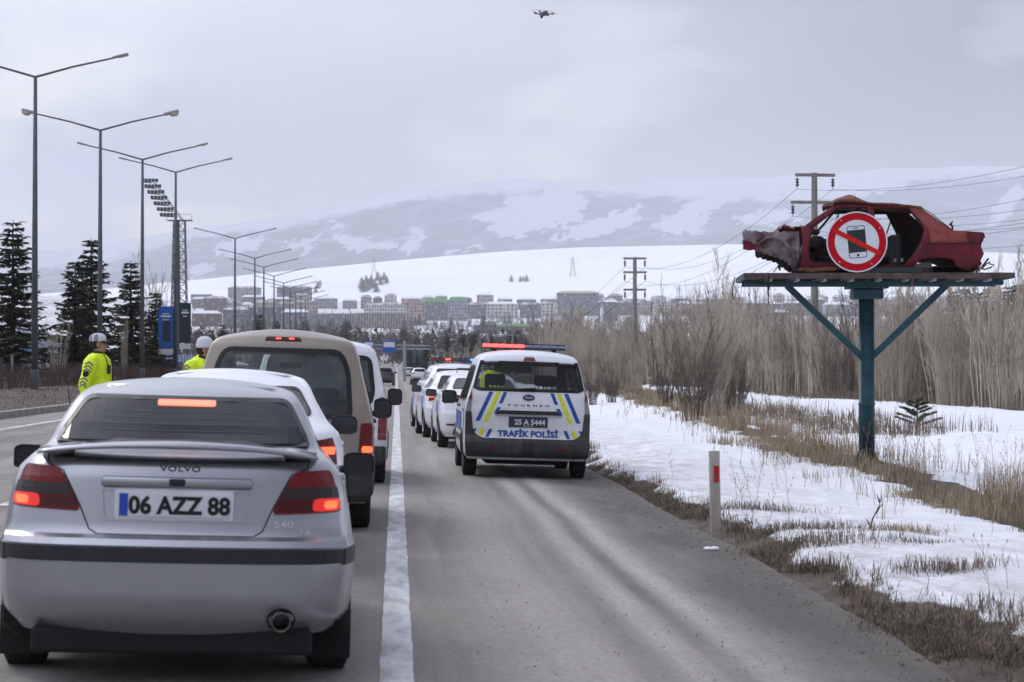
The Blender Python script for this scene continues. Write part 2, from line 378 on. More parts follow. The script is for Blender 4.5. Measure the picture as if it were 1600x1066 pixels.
# the tracks swing gently sideways along the road
wob = mth('MULTIPLY', mth('SUBTRACT', noi(.05, 3, .5, (0, 1, 1)), .5), 1.6)
cx = nd('ShaderNodeCombineXYZ'); L.new(mth('ADD', sep.outputs[0], wob), cx.inputs[0]); L.new(mth('MULTIPLY', sep.outputs[1], .012), cx.inputs[1])
tr = nd('ShaderNodeTexNoise'); tr.inputs['Scale'].default_value = 1.7; tr.inputs['Detail'].default_value = 7; tr.inputs['Roughness'].default_value = .62; L.new(cx.outputs[0], tr.inputs[0])
base = ramp(tr.outputs[0], .30, (.22, .196, .174), .66, (.47, .425, .385))
big = noi(.35, 5, .6, (1, .5, 1)); fine = noi(55, 8, .75); crossb = noi(.5, 5, .6, (.25, 1.6, 1))
c = mixc(mth('MULTIPLY', maprange(big, .35, .7, 0, 1), .35), base, (.17, .16, .152, 1))
c = mixc(mth('MULTIPLY', maprange(crossb, .45, .72, 0, 1), .32), c, (.38, .345, .315, 1))
c = mixc(mth('MULTIPLY', maprange(fine, .38, .62, 0, 1), .30), c, (.07, .067, .065, 1))
spk = noi(190, 3, .6); c = mixc(mth('MULTIPLY', maprange(spk, .60, .70, 0, 1), .35), c, (.36, .35, .34, 1))
# mud and grit along the broken edge
mud = mth('MULTIPLY', maprange(mth('ADD', sep.outputs[0], mth('MULTIPLY', noi(.9, 6), .5)), 2.15, 3.3, 0, 1), maprange(noi(7, 9, .75), .3, .6, .35, 1), True)
brk = maprange(noi(1.3, 8, .7, (1, .25, 1)), .32, .62, .15, 1)
def band(x0, hw):
    dd = mth('ABSOLUTE', mth('SUBTRACT', mth('ADD', sep.outputs[0], mth('MULTIPLY', wob, .35)), x0)); return mth('MULTIPLY', maprange(dd, hw*.3, hw, 1, 0), brk, True)
for x0, hw, st_ in ((1.92, .15, .95), (1.50, .12, .8), (.75, .35, .35), (-.9, .3, .3), (-2.6, .3, .3)): c = mixc(mth('MULTIPLY', band(x0, hw), st_), c, (.47, .43, .395, 1))
for x0, hw, st_ in ((1.70, .09, .8), (2.55, .66, 1.15), (1.28, .10, .45)): c = mixc(mth('MULTIPLY', band(x0, hw), st_), c, (.115, .105, .097, 1))
c = mixc(mth('MULTIPLY', maprange(noi(24, 6, .85), .42, .60, 0, 1), .42), c, (.10, .092, .085, 1))
c = mixc(mud, c, (.085, .072, .062, 1))
oil = mth('MULTIPLY', mth('MULTIPLY', maprange(sep.outputs[0], -.5, -.15, 1, 0), maprange(noi(1.1, 6, .7, (1, .35, 1)), .45, .6, 0, 1)), .3)
c = mixc(oil, c, (.08, .077, .075, 1))
L.new(c, P.inputs['Base Color'])
bp = nd('ShaderNodeBump'); bp.inputs['Strength'].default_value = .5; bp.inputs['Distance'].default_value = .012
L.new(mth('ADD', noi(90, 6, .7), noi(3, 6)), bp.inputs['Height']); L.new(bp.outputs[0], P.inputs['Normal'])
rx = [-9.4, -6, -3, 0, 1.2, 2.2, 2.7]
ry = [-900, -300, -40, 0] + frange(5, 60, .2) + frange(60, 160, 1) + frange(160, 760, 20)
vs = []; fs = []
for y in ry:
    e = edge_x(y) + .03 * nz3(y * 4, 1)
    for x in rx + [e]: vs.append((x, y, road_z(x) + far_z(y)))
    vs.append((e + .03, y, road_z(e) + far_z(y) - .14))
n = len(rx) + 2
for j in range(len(ry) - 1):
    for i in range(n - 1): fs.append((j*n+i, j*n+i+1, (j+1)*n+i+1, (j+1)*n+i))
tag(meshobj('road', vs, fs, ASPH), kind='structure')
# ------------------------------------------------------------------ markings, kerb
PAINTM = mat('worn_road_paint', (.30, .29, .28), .7, col2=(.66, .66, .67), scale=2.2, stretch=(3, .8, 1), lo=.28, hi=.58, detail=10, bump=.3, bscale=80)
def strip(name, x0, x1, y0, y1, seed, step=.15):
    vs = []; fs = []; yy = frange(y0, min(y1, 60), step) + frange(max(60, y0), y1, 4) + [y1]
    if y0 >= 60: yy = frange(y0, y1, 4) + [y1]
    for y in yy:
        a = x0 + .010 * nz3(y * 2.3, seed) + .005 * nz3(y * 9, seed); b = x1 + .010 * nz3(y * 2.1, seed + 5) + .005 * nz3(y * 11, seed)
        vs += [(a, y, road_z(a) + .004 + far_z(y)), (b, y, road_z(b) + .004 + far_z(y))]
    for j in range(len(yy) - 1): fs.append((2*j, 2*j+1, 2*j+3, 2*j+2))
    return meshobj(name, vs, fs, PAINTM)
tag(strip('road_edge_line', -.085, .085, 2, 700, 1), kind='structure')
tag(strip('road_left_line', -8.17, -8.0, 2, 500, 9), kind='structure')
for k in range(30):
    y0 = 9 + k * 12
    tag(strip('road_lane_dash', -4.05, -3.9, y0, y0 + 5, k + .5, 1.0), kind='structure')
KERB = mat('kerb_concrete', (.24, .22, .20), .85, col2=(.40, .38, .355), scale=4, bump=.4, bscale=40)
b = MB()
for k in range(200):
    y0 = 8 + k * 1.0
    z = .28; b.cbox((-9.52, y0 + .49, z + .055), (.22, .965, .23), .02)
tag(b.build('kerb', KERB), kind='structure')
# ------------------------------------------------------------------ snow hill behind the town
def px_of(x, y): return 620 + F * x / y
CREST = [(-400, 480), (0, 470), (250, 443), (440, 424), (620, 406), (780, 392), (900, 385), (1150, 379), (1400, 384), (1700, 396), (2100, 410)]
vs = []; fs = []; NX = 260; rows = [2850 + 1650 * (i / 26) for i in range(27)] + [4700, 5000, 5400]
for y in rows:
    for i in range(NX + 1):
        px = -1500 + 5000 * i / NX; x = (px - 620) * y / F
        zc = (573 - interp_(CREST, px)) / F * 4500
        t = (y - 2850) / 1650
        if t <= 1: z = 88 + (zc - 88) * (t ** .85) + 7 * fbm(x * .0016, y * .0016) * math.sin(PI * min(1, t))
        else: z = zc - (y - 4500) * .16
        vs.append((x, y, z))
for j in range(len(rows) - 1):
    for i in range(NX): fs.append((j*(NX+1)+i, j*(NX+1)+i+1, (j+1)*(NX+1)+i+1, (j+1)*(NX+1)+i))
HS = mat('hill_snow', (.76, .77, .79), .9, col2=(.86, .865, .88), scale=.0022, lo=.3, hi=.6, detail=9, stretch=(1, 1, 1))
tag(meshobj('snow_hill', vs, fs, HS, None, True), kind='structure')
# ------------------------------------------------------------------ mountain with forest and open snow
RIDGE = [(-500, 430), (0, 402), (150, 385), (300, 357), (400, 346), (470, 333), (560, 318), (640, 300), (740, 291), (850, 284), (1000, 283), (1200, 276), (1400, 262), (1600, 254), (2200, 240)]
FTOP = [(-500, 460), (0, 425), (100, 408), (200, 392), (300, 364), (420, 350), (560, 322), (640, 303), (760, 293), (900, 287), (1050, 296), (1200, 296), (1300, 270), (1450, 262), (1600, 252), (2200, 230)]
def z3(l): return [(300 + x / 2.286, 240 + y / 2.286) for x, y in l]
def z4(l): return [(1000 + x / 2.667, 200 + y / 2.667) for x, y in l]
SNOWP = [z3([(70, 345), (170, 300), (280, 300), (240, 340), (190, 345), (130, 390), (100, 360)]), z3([(310, 330), (450, 290), (440, 330), (390, 375), (380, 340)]),
    z3([(500, 290), (570, 280), (660, 320), (770, 320), (790, 265), (830, 275), (820, 320), (780, 370), (740, 340), (640, 345), (560, 345), (500, 310)]), z3([(490, 257), (520, 243), (550, 255), (520, 267)]),
    z3([(980, 230), (1100, 190), (1130, 155), (1300, 135), (1420, 150), (1400, 205), (1380, 235), (1230, 272), (1120, 300), (1040, 265), (1080, 240)]),
    z3([(1280, 305), (1400, 240), (1600, 185), (1600, 240), (1480, 290), (1290, 312)]), z3([(0, 400), (60, 385), (100, 405), (40, 450), (0, 450)]), z3([(890, 357), (1050, 318), (1050, 332), (920, 362)]),
    z4([(10, 410), (180, 335), (300, 270), (420, 215), (500, 190), (470, 260), (330, 320), (280, 345), (270, 400), (285, 440), (200, 435), (100, 432)]), z4([(400, 360), (600, 330), (700, 360), (560, 400), (430, 390)]),
    z4([(1490, 360), (1560, 270), (1600, 230), (1640, 240), (1600, 330), (1500, 405)]), z4([(600, 250), (900, 200), (1150, 230), (1000, 260), (700, 300)])]
def inpoly(poly, x, y):
    c = False; n = len(poly)
    for i in range(n):
        (x1, y1), (x2, y2) = poly[i], poly[(i + 1) % n]
        if (y1 > y) != (y2 > y) and x < (x2 - x1) * (y - y1) / (y2 - y1) + x1: c = not c
    return c
vs = []; fs = []; fo = []; NX = 760; NR = 64
for j in range(NR + 1):
    r = j / NR; y = 6000 + 3000 * r
    for i in range(NX + 1):
        px = -1500 + 5000 * i / NX; x = (px - 620) * y / F
        zr = (573 - interp_(RIDGE, px)) / F * 9000
        z = 150 + (zr - 150) * (r ** 1.05) + 26 * fbm(x * .0012, y * .0012, 3) * (.2 + r) + 9 * fbm(x * .005, y * .005, 3)
        vs.append((x, y, z)); py = 573 - F * z / y
        jx = px + 13 * nz3(px * .05, py * .08, 2) + 8 * nz3(px * .16, py * .2, 4) + 5 * nz3(px*.4, py*.5, 6); jy = py + 8 * nz3(px * .06, py * .08, 7) + 5 * nz3(px * .2, py * .25, 9) + 3 * nz3(px*.5, py*.6, 5)
        f = sstep(-14, 34, jy - interp_(FTOP, px)) * (1 - .30 * sstep(900, 1250, px))  # cover thinned towards top and right, painting the fade into cloud
        if f > 0 and any(inpoly(p, jx, jy) for p in SNOWP): f = .0
        fo.append(f)
for x_, y_, z_ in [(v[0], 9600, v[2] - 260) for v in vs[NR*(NX+1):]]: vs.append((x_, y_, z_)); fo.append(0)
for j in range(NR + 1):
    for i in range(NX): fs.append((j*(NX+1)+i, j*(NX+1)+i+1, (j+1)*(NX+1)+i+1, (j+1)*(NX+1)+i))
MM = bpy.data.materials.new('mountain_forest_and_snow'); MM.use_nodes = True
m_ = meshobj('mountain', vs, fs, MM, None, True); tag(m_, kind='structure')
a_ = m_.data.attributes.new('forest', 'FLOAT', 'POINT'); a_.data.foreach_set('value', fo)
nt = MM.node_tree; N = nt.nodes; L = nt.links; P = N['Principled BSDF']; P.inputs['Roughness'].default_value = .9; P.inputs['Specular IOR Level'].default_value = .1
tcn = nd('ShaderNodeTexCoord'); att = nd('ShaderNodeAttribute', attribute_name='forest')
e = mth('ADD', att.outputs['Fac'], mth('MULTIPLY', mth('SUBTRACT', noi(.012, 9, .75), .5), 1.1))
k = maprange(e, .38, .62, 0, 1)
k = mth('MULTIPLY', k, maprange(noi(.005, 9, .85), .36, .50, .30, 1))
L.new(mixc(k, (.43, .455, .53, 1), (.065, .085, .125, 1)), P.inputs['Base Color'])  # snow greyed, dull cloud shade put into its colour
# ------------------------------------------------------------------ the air: winter haze
hz = MB(); hz.box(-12000, 12000, -3100, 10200, -6, 950)
HM = bpy.data.materials.new('haze_air'); HM.use_nodes = True; nt = HM.node_tree; nt.nodes.clear()
o_ = nt.nodes.new('ShaderNodeOutputMaterial'); pvn = nt.nodes.new('ShaderNodeVolumePrincipled'); pvn.inputs['Color'].default_value = (.93, .96, 1, 1); pvn.inputs['Density'].default_value = 1.3e-4; pvn.inputs['Anisotropy'].default_value = 0
nt.links.new(pvn.outputs[0], o_.inputs['Volume'])
hzo = hz.build('haze', HM); tag(hzo, kind='stuff', label='pale winter haze that greys the far hills', cat='haze')
# ------------------------------------------------------------------ vehicle body: a box of sheet metal mapped through side, rear and front profiles
def interp(tab, v):
    if v <= tab[0][0]: return tab[0][1]
    for (a, x), (b, y) in zip(tab, tab[1:]):
        if v <= b:
            return x + (y - x) * (v - a) / (b - a)
    return tab[-1][1]
def smooth_tab(tab, r=.03, n=60):
    """resample a piecewise linear table with rounded corners"""
    a, b = tab[0][0], tab[-1][0]; res = []
    for i in range(n + 1):
        v = a + (b - a) * i / n
        s = sum(interp(tab, v + r * k / 3) * wt for k, wt in zip(range(-3, 4), (1, 2, 3, 4, 3, 2, 1))) / 16
        res.append((v, s))
    return res
class Shell:
    def __init__(s, wprof, rear, front, crown=.05, arc=.03, pr=.06, pf=.12, cvr=.05, cvf=.15, er=.10, ef=.25, round_r=.35, round_f=.6, belt=1.0):
        s.wprof = smooth_tab(wprof, .014, 300); s.rear = smooth_tab(rear, .014, 300); s.front = smooth_tab(front, .014, 300)
        s.zb, s.zt = wprof[0][0], wprof[-1][0]
        s.crown, s.arc, s.pr, s.pf, s.cvr, s.cvf, s.er, s.ef = crown, arc, pr, pf, cvr, cvf, er, ef
        s.rr, s.rf, s.belt = round_r, round_f, belt
        s.L = max(v for _, v in front)
    def plan(s, t):
        d0 = t * s.L; d1 = (1 - t) * s.L
        return (1 - s.pr * max(0, 1 - d0 / s.rr) ** 2.2) * (1 - s.pf * max(0, 1 - d1 / s.rf) ** 2.2)
    def F(s, a, z, t):
        zc = max(s.zb, min(s.zt, z))
        kz = 1 - .65 * max(0, min(1, (zc - s.belt + .02) / .14))
        y0 = interp(s.rear, zc) + s.cvr * a * a + s.er * kz * abs(a) ** 9
        y1 = interp(s.front, zc) - s.cvf * kz * a * a - s.ef * kz * abs(a) ** 6
        y = y0 + (y1 - y0) * t
        x = a * interp(s.wprof, zc) * s.plan(t)
        wt = max(0, (zc - s.belt) / (s.zt - s.belt)) if zc > s.belt else 0
        z2 = z + wt * (s.crown * (1 - a * a) - s.arc * (2 * t - 1) ** 2)
        return Vector((x, y, z2))
    def off(s, a, z, t, o):
        p = s.F(a, z, t)
        return p
    def rearpt(s, x, z, o):
        # undo crown so that the drawn z is the real one
        z0 = z
        for _ in range(3):
            a = max(-1, min(1, x / (interp(s.wprof, z0) * s.plan(0))))
            z0 += z - s.F(a, z0, 0).z
            z0 = max(s.zb, min(s.zt, z0))
        p = s.F(a, z0, 0); e = .006
        da = s.F(min(1, a + e), z0, 0) - s.F(max(-1, a - e), z0, 0); dz = s.F(a, min(s.zt, z0 + e), 0) - s.F(a, max(s.zb, z0 - e), 0)
        n = da.cross(dz); n = n.normalized() if n.length > 1e-9 else Vector((0, -1, 0))
        if n.y > 0 and n.z <= 0: n = -n
        return p + n * o
    def frontpt(s, x, z, o):
        z0 = z
        for _ in range(3):
            a = max(-1, min(1, x / (interp(s.wprof, z0) * s.plan(1))))
            z0 += z - s.F(a, z0, 1).z; z0 = max(s.zb, min(s.zt, z0))
        p = s.F(a, z0, 1); e = .006
        da = s.F(min(1, a + e), z0, 1) - s.F(max(-1, a - e), z0, 1); dz = s.F(a, min(s.zt, z0 + e), 1) - s.F(a, max(s.zb, z0 - e), 1)
        n = dz.cross(da).normalized()
        return p + n * o
    def tfor(s, y, z):
        y0 = s.F(1, z, 0).y; y1 = s.F(1, z, 1).y
        return max(0, min(1, (y - y0) / (y1 - y0)))
    def sidept(s, y, z, o, sg=1):
        t = s.tfor(y, z); p = s.F(sg, z, t); e = .01
        dy = s.F(sg, z, min(1, t + e)) - s.F(sg, z, max(0, t - e)); dz = s.F(sg, min(s.zt, z + e), t) - s.F(sg, max(s.zb, z - e), t)
        n = dy.cross(dz) * sg; n = n.normalized() if n.length > 1e-9 else Vector((sg, 0, 0))
        return p + n * o
    def build(s, name, material, parent, cut_rear=(), cut_side=(), wheels=(), cut_front=(), na=36, nz=66, nt=84):
        A = [math.sin(PI / 2 * (-1 + 2 * i / na)) for i in range(na + 1)]
        Z = [s.zb + (s.zt - s.zb) * (.45 * i / nz + .55 * (1 - (1 - i / nz) ** 2.3)) for i in range(nz + 1)]
        T = []
        for i in range(nt + 1):
            q = i / nt; T.append(.5 - .5 * math.cos(PI * q) if False else q * .55 + .45 * (.5 - .5 * math.cos(PI * q)))
        bm = bmesh.new(); tag_ = bm.faces.layers.int.new('side')
        def grid(fn, ni, nj, flip, sid):
            vs = [[bm.verts.new(fn(i, j)) for j in range(nj + 1)] for i in range(ni + 1)]
            for i in range(ni):
                for j in range(nj):
                    q = [vs[i][j], vs[i+1][j], vs[i+1][j+1], vs[i][j+1]]
                    if flip: q.reverse()
                    f = bm.faces.new(q); f[tag_] = sid
            return vs
        gr = grid(lambda i, j: s.F(A[i], Z[j], 0), na, nz, False, 1)
        gf = grid(lambda i, j: s.F(A[i], Z[j], 1), na, nz, True, 2)
        g1 = grid(lambda i, j: s.F(1, Z[j], T[i]), nt, nz, False, 3)
        g0 = grid(lambda i, j: s.F(-1, Z[j], T[i]), nt, nz, True, 4)
        gt = grid(lambda i, j: s.F(A[i], s.zt, T[j]), na, nt, False, 5)
        def inside(poly, x, y):
            c = False; n = len(poly)
            for i in range(n):
                (x1, y1), (x2, y2) = poly[i], poly[(i + 1) % n]
                if (y1 > y) != (y2 > y) and x < (x2 - x1) * (y - y1) / (y2 - y1) + x1: c = not c
            return c
        def nearest(poly, x, y):
            best = None
            for i in range(len(poly)):
                (x1, y1), (x2, y2) = poly[i], poly[(i + 1) % len(poly)]
                dx, dy = x2 - x1, y2 - y1; l = dx*dx + dy*dy
                t = max(0, min(1, ((x-x1)*dx + (y-y1)*dy) / l)) if l else 0
                px, py = x1 + t*dx, y1 + t*dy; d = math.hypot(px-x, py-y)
                if best is None or d < best[0]: best = (d, px, py)
            return best
        kill = []
        for polys, sid, ax in ((cut_rear, (1,), (0, 2)), (cut_front, (2,), (0, 2)), (cut_side, (3, 4), (1, 2))):
            for poly in polys:
                seen = {}
                for f in bm.faces:
                    if f[tag_] in sid:
                        for v in f.verts:
                            if v not in seen:
                                x, y = v.co[ax[0]], v.co[ax[1]]
                                seen[v] = (inside(poly, x, y), nearest(poly, x, y))
                cell = .024
                for v, (ins, nb) in seen.items():
                    if nb[0] < cell and nb[0] > 1e-6:
                        dx = nb[1] - v.co[ax[0]]; dy = nb[2] - v.co[ax[1]]
                        if ax[0] == 1:
                            v.co = s.sidept(v.co.y + dx, v.co.z + dy, 0, 1 if v.co.x > 0 else -1)
                        elif 1 in sid: v.co = s.rearpt(v.co.x + dx, v.co.z + dy, 0)
                        else: v.co = s.frontpt(v.co.x + dx, v.co.z + dy, 0)
                for f in bm.faces:
                    if f[tag_] in sid:
                        c = f.calc_center_median()
                        if inside(poly, c[ax[0]], c[ax[1]]): kill.append(f)
        for (wy, wz, wr) in wheels:
            for f in bm.faces:
                if f[tag_] in (3, 4):
                    for v in f.verts:
                        dy, dz = v.co.y - wy, v.co.z - wz; d = math.hypot(dy, dz)
                        if abs(d - wr) < .028 and d > 0:
                            v.co = Vector((v.co.x, wy + dy / d * wr, wz + dz / d * wr))
            for f in bm.faces:
                if f[tag_] in (3, 4):
                    c = f.calc_center_median()
                    if math.hypot(c.y - wy, c.z - wz) < wr: kill.append(f)
        bmesh.ops.delete(bm, geom=list(set(kill)), context='FACES')
        bmesh.ops.remove_doubles(bm, verts=list(bm.verts), dist=.0008)
        return bmobj(name, bm, material, parent, True)
def polygrid(poly, cell):
    bm = bmesh.new()
    vs = [bm.verts.new((p[0], p[1], 0)) for p in poly]; f = bm.faces.new(vs)
    f.normal_update()
    if f.normal.z < 0: f.normal_flip()
    for ax in (0, 1):
        lo = min(p[ax] for p in poly); hi = max(p[ax] for p in poly)
        k = max(1, int((hi - lo) / cell))
        for i in range(1, k + 1):
            c = lo + (hi - lo) * i / (k + 1); co = [0, 0, 0]; no = [0, 0, 0]; co[ax] = c; no[ax] = 1
            bmesh.ops.bisect_plane(bm, geom=list(bm.verts) + list(bm.edges) + list(bm.faces), plane_co=co, plane_no=no)
    bmesh.ops.triangulate(bm, faces=[f for f in bm.faces if len(f.verts) > 4])
    return bm
def panel(name, poly, fn, m, parent, off=.004, depth=.012, cell=.06, smooth=True, mb=None):
    """a panel that follows the body: poly in 2D, fn(u, v, offset) gives the point"""
    bm = polygrid(poly, cell)
    bnd = [e for e in bm.edges if e.is_boundary]
    bm.verts.index_update()
    top = [fn(v.co.x, v.co.y, off) for v in bm.verts]; bot = [fn(v.co.x, v.co.y, off - depth) for v in bm.verts]
    n = len(top); fs = [tuple(v.index for v in f.verts) for f in bm.faces]
    a0 = max(fs, key=lambda f: (top[f[1]] - top[f[0]]).cross(top[f[2]] - top[f[0]]).length); nrm = (top[a0[1]] - top[a0[0]]).cross(top[a0[2]] - top[a0[0]])
    # outward = direction of rising offset
    outw = top[a0[0]] - bot[a0[0]]
    if nrm.dot(outw) < 0: fs = [tuple(reversed(f)) for f in fs]
    sk = []
    for e in bnd:
        a, b = e.verts[0].index, e.verts[1].index; sk.append((a, b, b + n, a + n))
    bm.free()
    if mb is not None: mb.add(top + bot, fs + sk); return None
    if 'glass' in m.name and 'privacy' not in m.name: return meshobj(name, top, fs, m, parent, True)
    o = meshobj(name, top + bot, fs + sk + [tuple(reversed([i + n for i in f])) for f in fs], m, parent, False)
    bm = bmesh.new(); bm.from_mesh(o.data); bmesh.ops.recalc_face_normals(bm, faces=bm.faces); bm.to_mesh(o.data); bm.free()
    return o
def rpoly(pts, r, k=4):
    """round the corners of a polygon"""
    res = []; n = len(pts)
    rr = r if isinstance(r, (list, tuple)) else [r] * n
    for i in range(n):
        p = Vector((pts[i][0], pts[i][1])); a = Vector((pts[i-1][0], pts[i-1][1])); b = Vector((pts[(i+1) % n][0], pts[(i+1) % n][1]))
        da = (a - p); db = (b - p); q = min(rr[i], da.length * .45, db.length * .45)
        if q < 1e-4: res.append((p.x, p.y)); continue
        s0 = p + da.normalized() * q; s1 = p + db.normalized() * q
        for j in range(k + 1):
            t = j / k; m = (s0 * (1-t) + p * t) * (1-t) + (p * (1-t) + s1 * t) * t
            res.append((m.x, m.y))
    return res
def inset(poly, d):
    cx = sum(p[0] for p in poly) / len(poly); cy = sum(p[1] for p in poly) / len(poly)
    res = []; n = len(poly)
    area = sum(poly[i][0] * poly[(i+1) % n][1] - poly[(i+1) % n][0] * poly[i][1] for i in range(n)); sg = 1 if area > 0 else -1
    for i in range(n):
        a = Vector(poly[i-1]); p = Vector(poly[i]); b = Vector(poly[(i+1) % n])
        t = (b - a); 
        if t.length < 1e-9: res.append(poly[i]); continue
        t.normalize(); nn = Vector((-t.y, t.x)) * sg
        res.append((p.x + nn.x * d, p.y + nn.y * d))
    return res
def ringpanel(name, outer, inner, fn, m, parent, off=.004, depth=.012):
    """flat frame between two loops with the same count, following the body"""
    n = len(outer); vs = []; fs = []
    # subdivide edges so that the frame follows curved glass
    def dense(l):
        r = []
        for i in range(n):
            a, b = l[i], l[(i+1) % n]
            for k in range(4): r.append((a[0] + (b[0]-a[0])*k/4, a[1] + (b[1]-a[1])*k/4))
        return r
    O, I = dense(outer), dense(inner); n = len(O)
    for l, o in ((O, off), (I, off), (O, off - depth), (I, off - depth)): vs += [fn(p[0], p[1], o) for p in l]
    for i in range(n):
        j = (i+1) % n
        fs += [(i, j, n+j, n+i), (2*n+i, 2*n+j, j, i), (n+i, n+j, 3*n+j, 3*n+i)]
    o = meshobj(name, vs, fs, m, parent)
    bm = bmesh.new(); bm.from_mesh(o.data); bmesh.ops.recalc_face_normals(bm, faces=bm.faces); bm.to_mesh(o.data); bm.free()
    return o
def make_wheel(parent, x, y, r, wdt, rim=None, spokes=5, rimr=.64, tyre=None):
    sg = 1 if x > 0 else -1
    whl = empty('wheel', (x, y, r)); whl.parent = parent
    M = Matrix.Rotation(PI/2 * sg, 4, 'Y')  # lathe axis z -> outward
    t = MB(); h = wdt / 2; ri = r * rimr
    t.lathe([(ri-.01, -h*.8), (ri+.01, -h*.95), (r*.86, -h), (r*.95, -h*.93), (r*.99, -h*.72), (r, -h*.4), (r, 0), (r, h*.4), (r*.99, h*.72), (r*.95, h*.93), (r*.86, h), (ri+.01, h*.95), (ri-.01, h*.8)], 40, M)
    # tread blocks
    for k in range(44):
        a = 2*PI*k/44
        for q, zz in enumerate((-.66, -.22, .22, .66)):
            Mb = M @ Matrix.Rotation(a + (q % 2) * .07, 4, 'Z')
            t.box(r*.985, r*1.012, -.0135*r/.32, .0135*r/.32, (zz-.17)*h, (zz+.17)*h, Mb)
    t.build('tyre', tyre or RUBBER, whl)
    d = MB(); d.lathe([(ri, h*.3), (ri, h*.86), (ri*.95, h*.9), (ri*.9, h*.7), (ri*.85, h*.2), (.02, h*.15)], 32, M)
    for k in range(spokes):
        a = 2*PI*k/spokes
        Mb = M @ Matrix.Rotation(a, 4, 'Z')
        d.cbox((ri*.5, 0, h*.62), (ri*.86, ri*.2, h*.22), .008, Mb)
    d.lathe([(ri*.28, h*.3), (ri*.28, h*.72), (ri*.2, h*.8), (.001, h*.8)], 16, M)
    d.build('rim', rim or ALU, whl, False)
    return whl
LIT = {}
def lightmat(name, col, strength, base=None):
    return mat(name, base or col, .25, emit=col, estr=strength, coat=.5)
REDL = mat('red_lens', (.14, .003, .005), .3, spec=.3, var=.2, scale=30)
REDD = mat('dark_red_lens', (.06, .002, .004), .3, spec=.3)
REDON = lightmat('brake_lamp_lit', (1, .085, .02), 2.6, (.6, .03, .02))
REDON2 = lightmat('brake_lamp_centre', (1, .20, .10), 1.35, (.6, .1, .05))
WHL = mat('clear_lens', (.45, .42, .42), .15, coat=.8)
SMOKE = mat('smoked_lens', (.03, .02, .02), .3, spec=.3)
PLATEW = mat('plate_white', (.62, .63, .66), .35, var=.05, scale=8)
PLATEB = mat('plate_blue', (.02, .07, .42), .4)
PLATEK = mat('plate_dark', (.035, .04, .055), .4, var=.3, scale=6)
INK = mat('black_lettering', (.01, .01, .012), .5)
def lettering(name, txt, h, centre, m, parent, fn=None, bold=.01, sx=1.0, sp=1.0, th=.002, off=0.0, slant=0):
    """letters on a surface; centre (x,z); fn(x,z,off) or flat at given y"""
    vs, fs = text_mesh(txt, h, bold=bold, sx=sx, sp=sp)
    P = [fn(v.x + centre[0], v.z + centre[1], off) for v in vs]
    return meshobj(name, P, fs, m, parent)
def plate(parent, txt, centre, fn, w_=.52, h_=.112, base=None, ink=None, frame=None, sx=1.0, nlet=.075):
    """licence plate: frame and backing, blue band, characters"""
    c = centre
    p0 = fn(c[0], c[1], 0); 
    def g(x, z, o): return Vector((x, p0.y - o, z))
    b = MB(); b.cbox((c[0], p0.y - .012, c[1]), (w_, .008, h_), .004)
    pl = b.build('licence_plate', base or PLATEW, parent)
    if frame:
        f = MB(); f.cbox((c[0], p0.y - .006, c[1]), (w_ + .035, .012, h_ + .03), .005); f.build('plate_frame', frame, pl)
    bl = MB(); bl.box(c[0] - w_/2 + .004, c[0] - w_/2 + .044, p0.y - .0185, p0.y - .0165, c[1] - h_/2 + .004, c[1] + h_/2 - .004); 
    if base is None: bl.build('country_band', PLATEB, pl)
    lettering('plate_characters', txt, nlet, (c[0] + .024, c[1] - nlet/2), ink or INK, pl, g, bold=.038, sx=sx, off=.0185)
    return pl
def make_mirror(parent, sg, fnside, y, z, col, size=(.2, .12, .15), gap=.05, name='door_mirror', glass=True, capmat=None):
    base = fnside(y, z, 0, sg); w_, d_, h_ = size
    r = empty(name, base); r.parent = parent
    m = MB(); cx = sg * (gap + w_/2)
    # housing: rounded shell, open towards the rear
    M = Matrix.Translation((cx, 0, h_*.25))
    prof = [(-.5, -.42), (-.3, -.5), (.3, -.5), (.5, -.36), (.5, .3), (.36, .48), (-.3, .5), (-.5, .38)]
    prof = rpoly([(p[0]*w_, p[1]*h_) for p in prof], .03, 3)
    rings = [(-d_*.1, 1.0), (-d_*.08, 1.04), (0, 1.05), (d_*.5, .96), (d_*.85, .7), (d_, .25)]
    vs = []; fs = []; n = len(prof)
    for yy, k in rings: vs += [M @ Vector((p[0]*k, yy, p[1]*k)) for p in prof]
    for i in range(len(rings)-1):
        for j in range(n): fs.append((i*n+j, i*n+(j+1) % n, (i+1)*n+(j+1) % n, (i+1)*n+j))
    fs.append(tuple(range((len(rings)-1)*n, len(rings)*n)))
    m.add(vs, fs)
    m.tube([(0, .04, -.02), (sg*(gap+.03), .03, 0)], [.035, .028], 8)
    # rim round the glass
    vs2 = [M @ Vector((p[0]*1.0, -d_*.1, p[1]*1.0)) for p in prof] + [M @ Vector((p[0]*.88, -d_*.1, p[1]*.86)) for p in prof] + [M @ Vector((p[0]*.88, -d_*.02, p[1]*.86)) for p in prof]
    fs2 = [(j, (j+1) % n, n+(j+1) % n, n+j) for j in range(n)] + [(n+j, n+(j+1) % n, 2*n+(j+1) % n, 2*n+j) for j in range(n)]
    m.add(vs2, fs2); ho = m.build('mirror_housing', capmat or col, r, True)
    g = MB(); g.add([M @ Vector((p[0]*.88, -d_*.05, p[1]*.86)) for p in prof], [tuple(range(n))]); g.build('mirror_glass', MIRR, r)
    return r
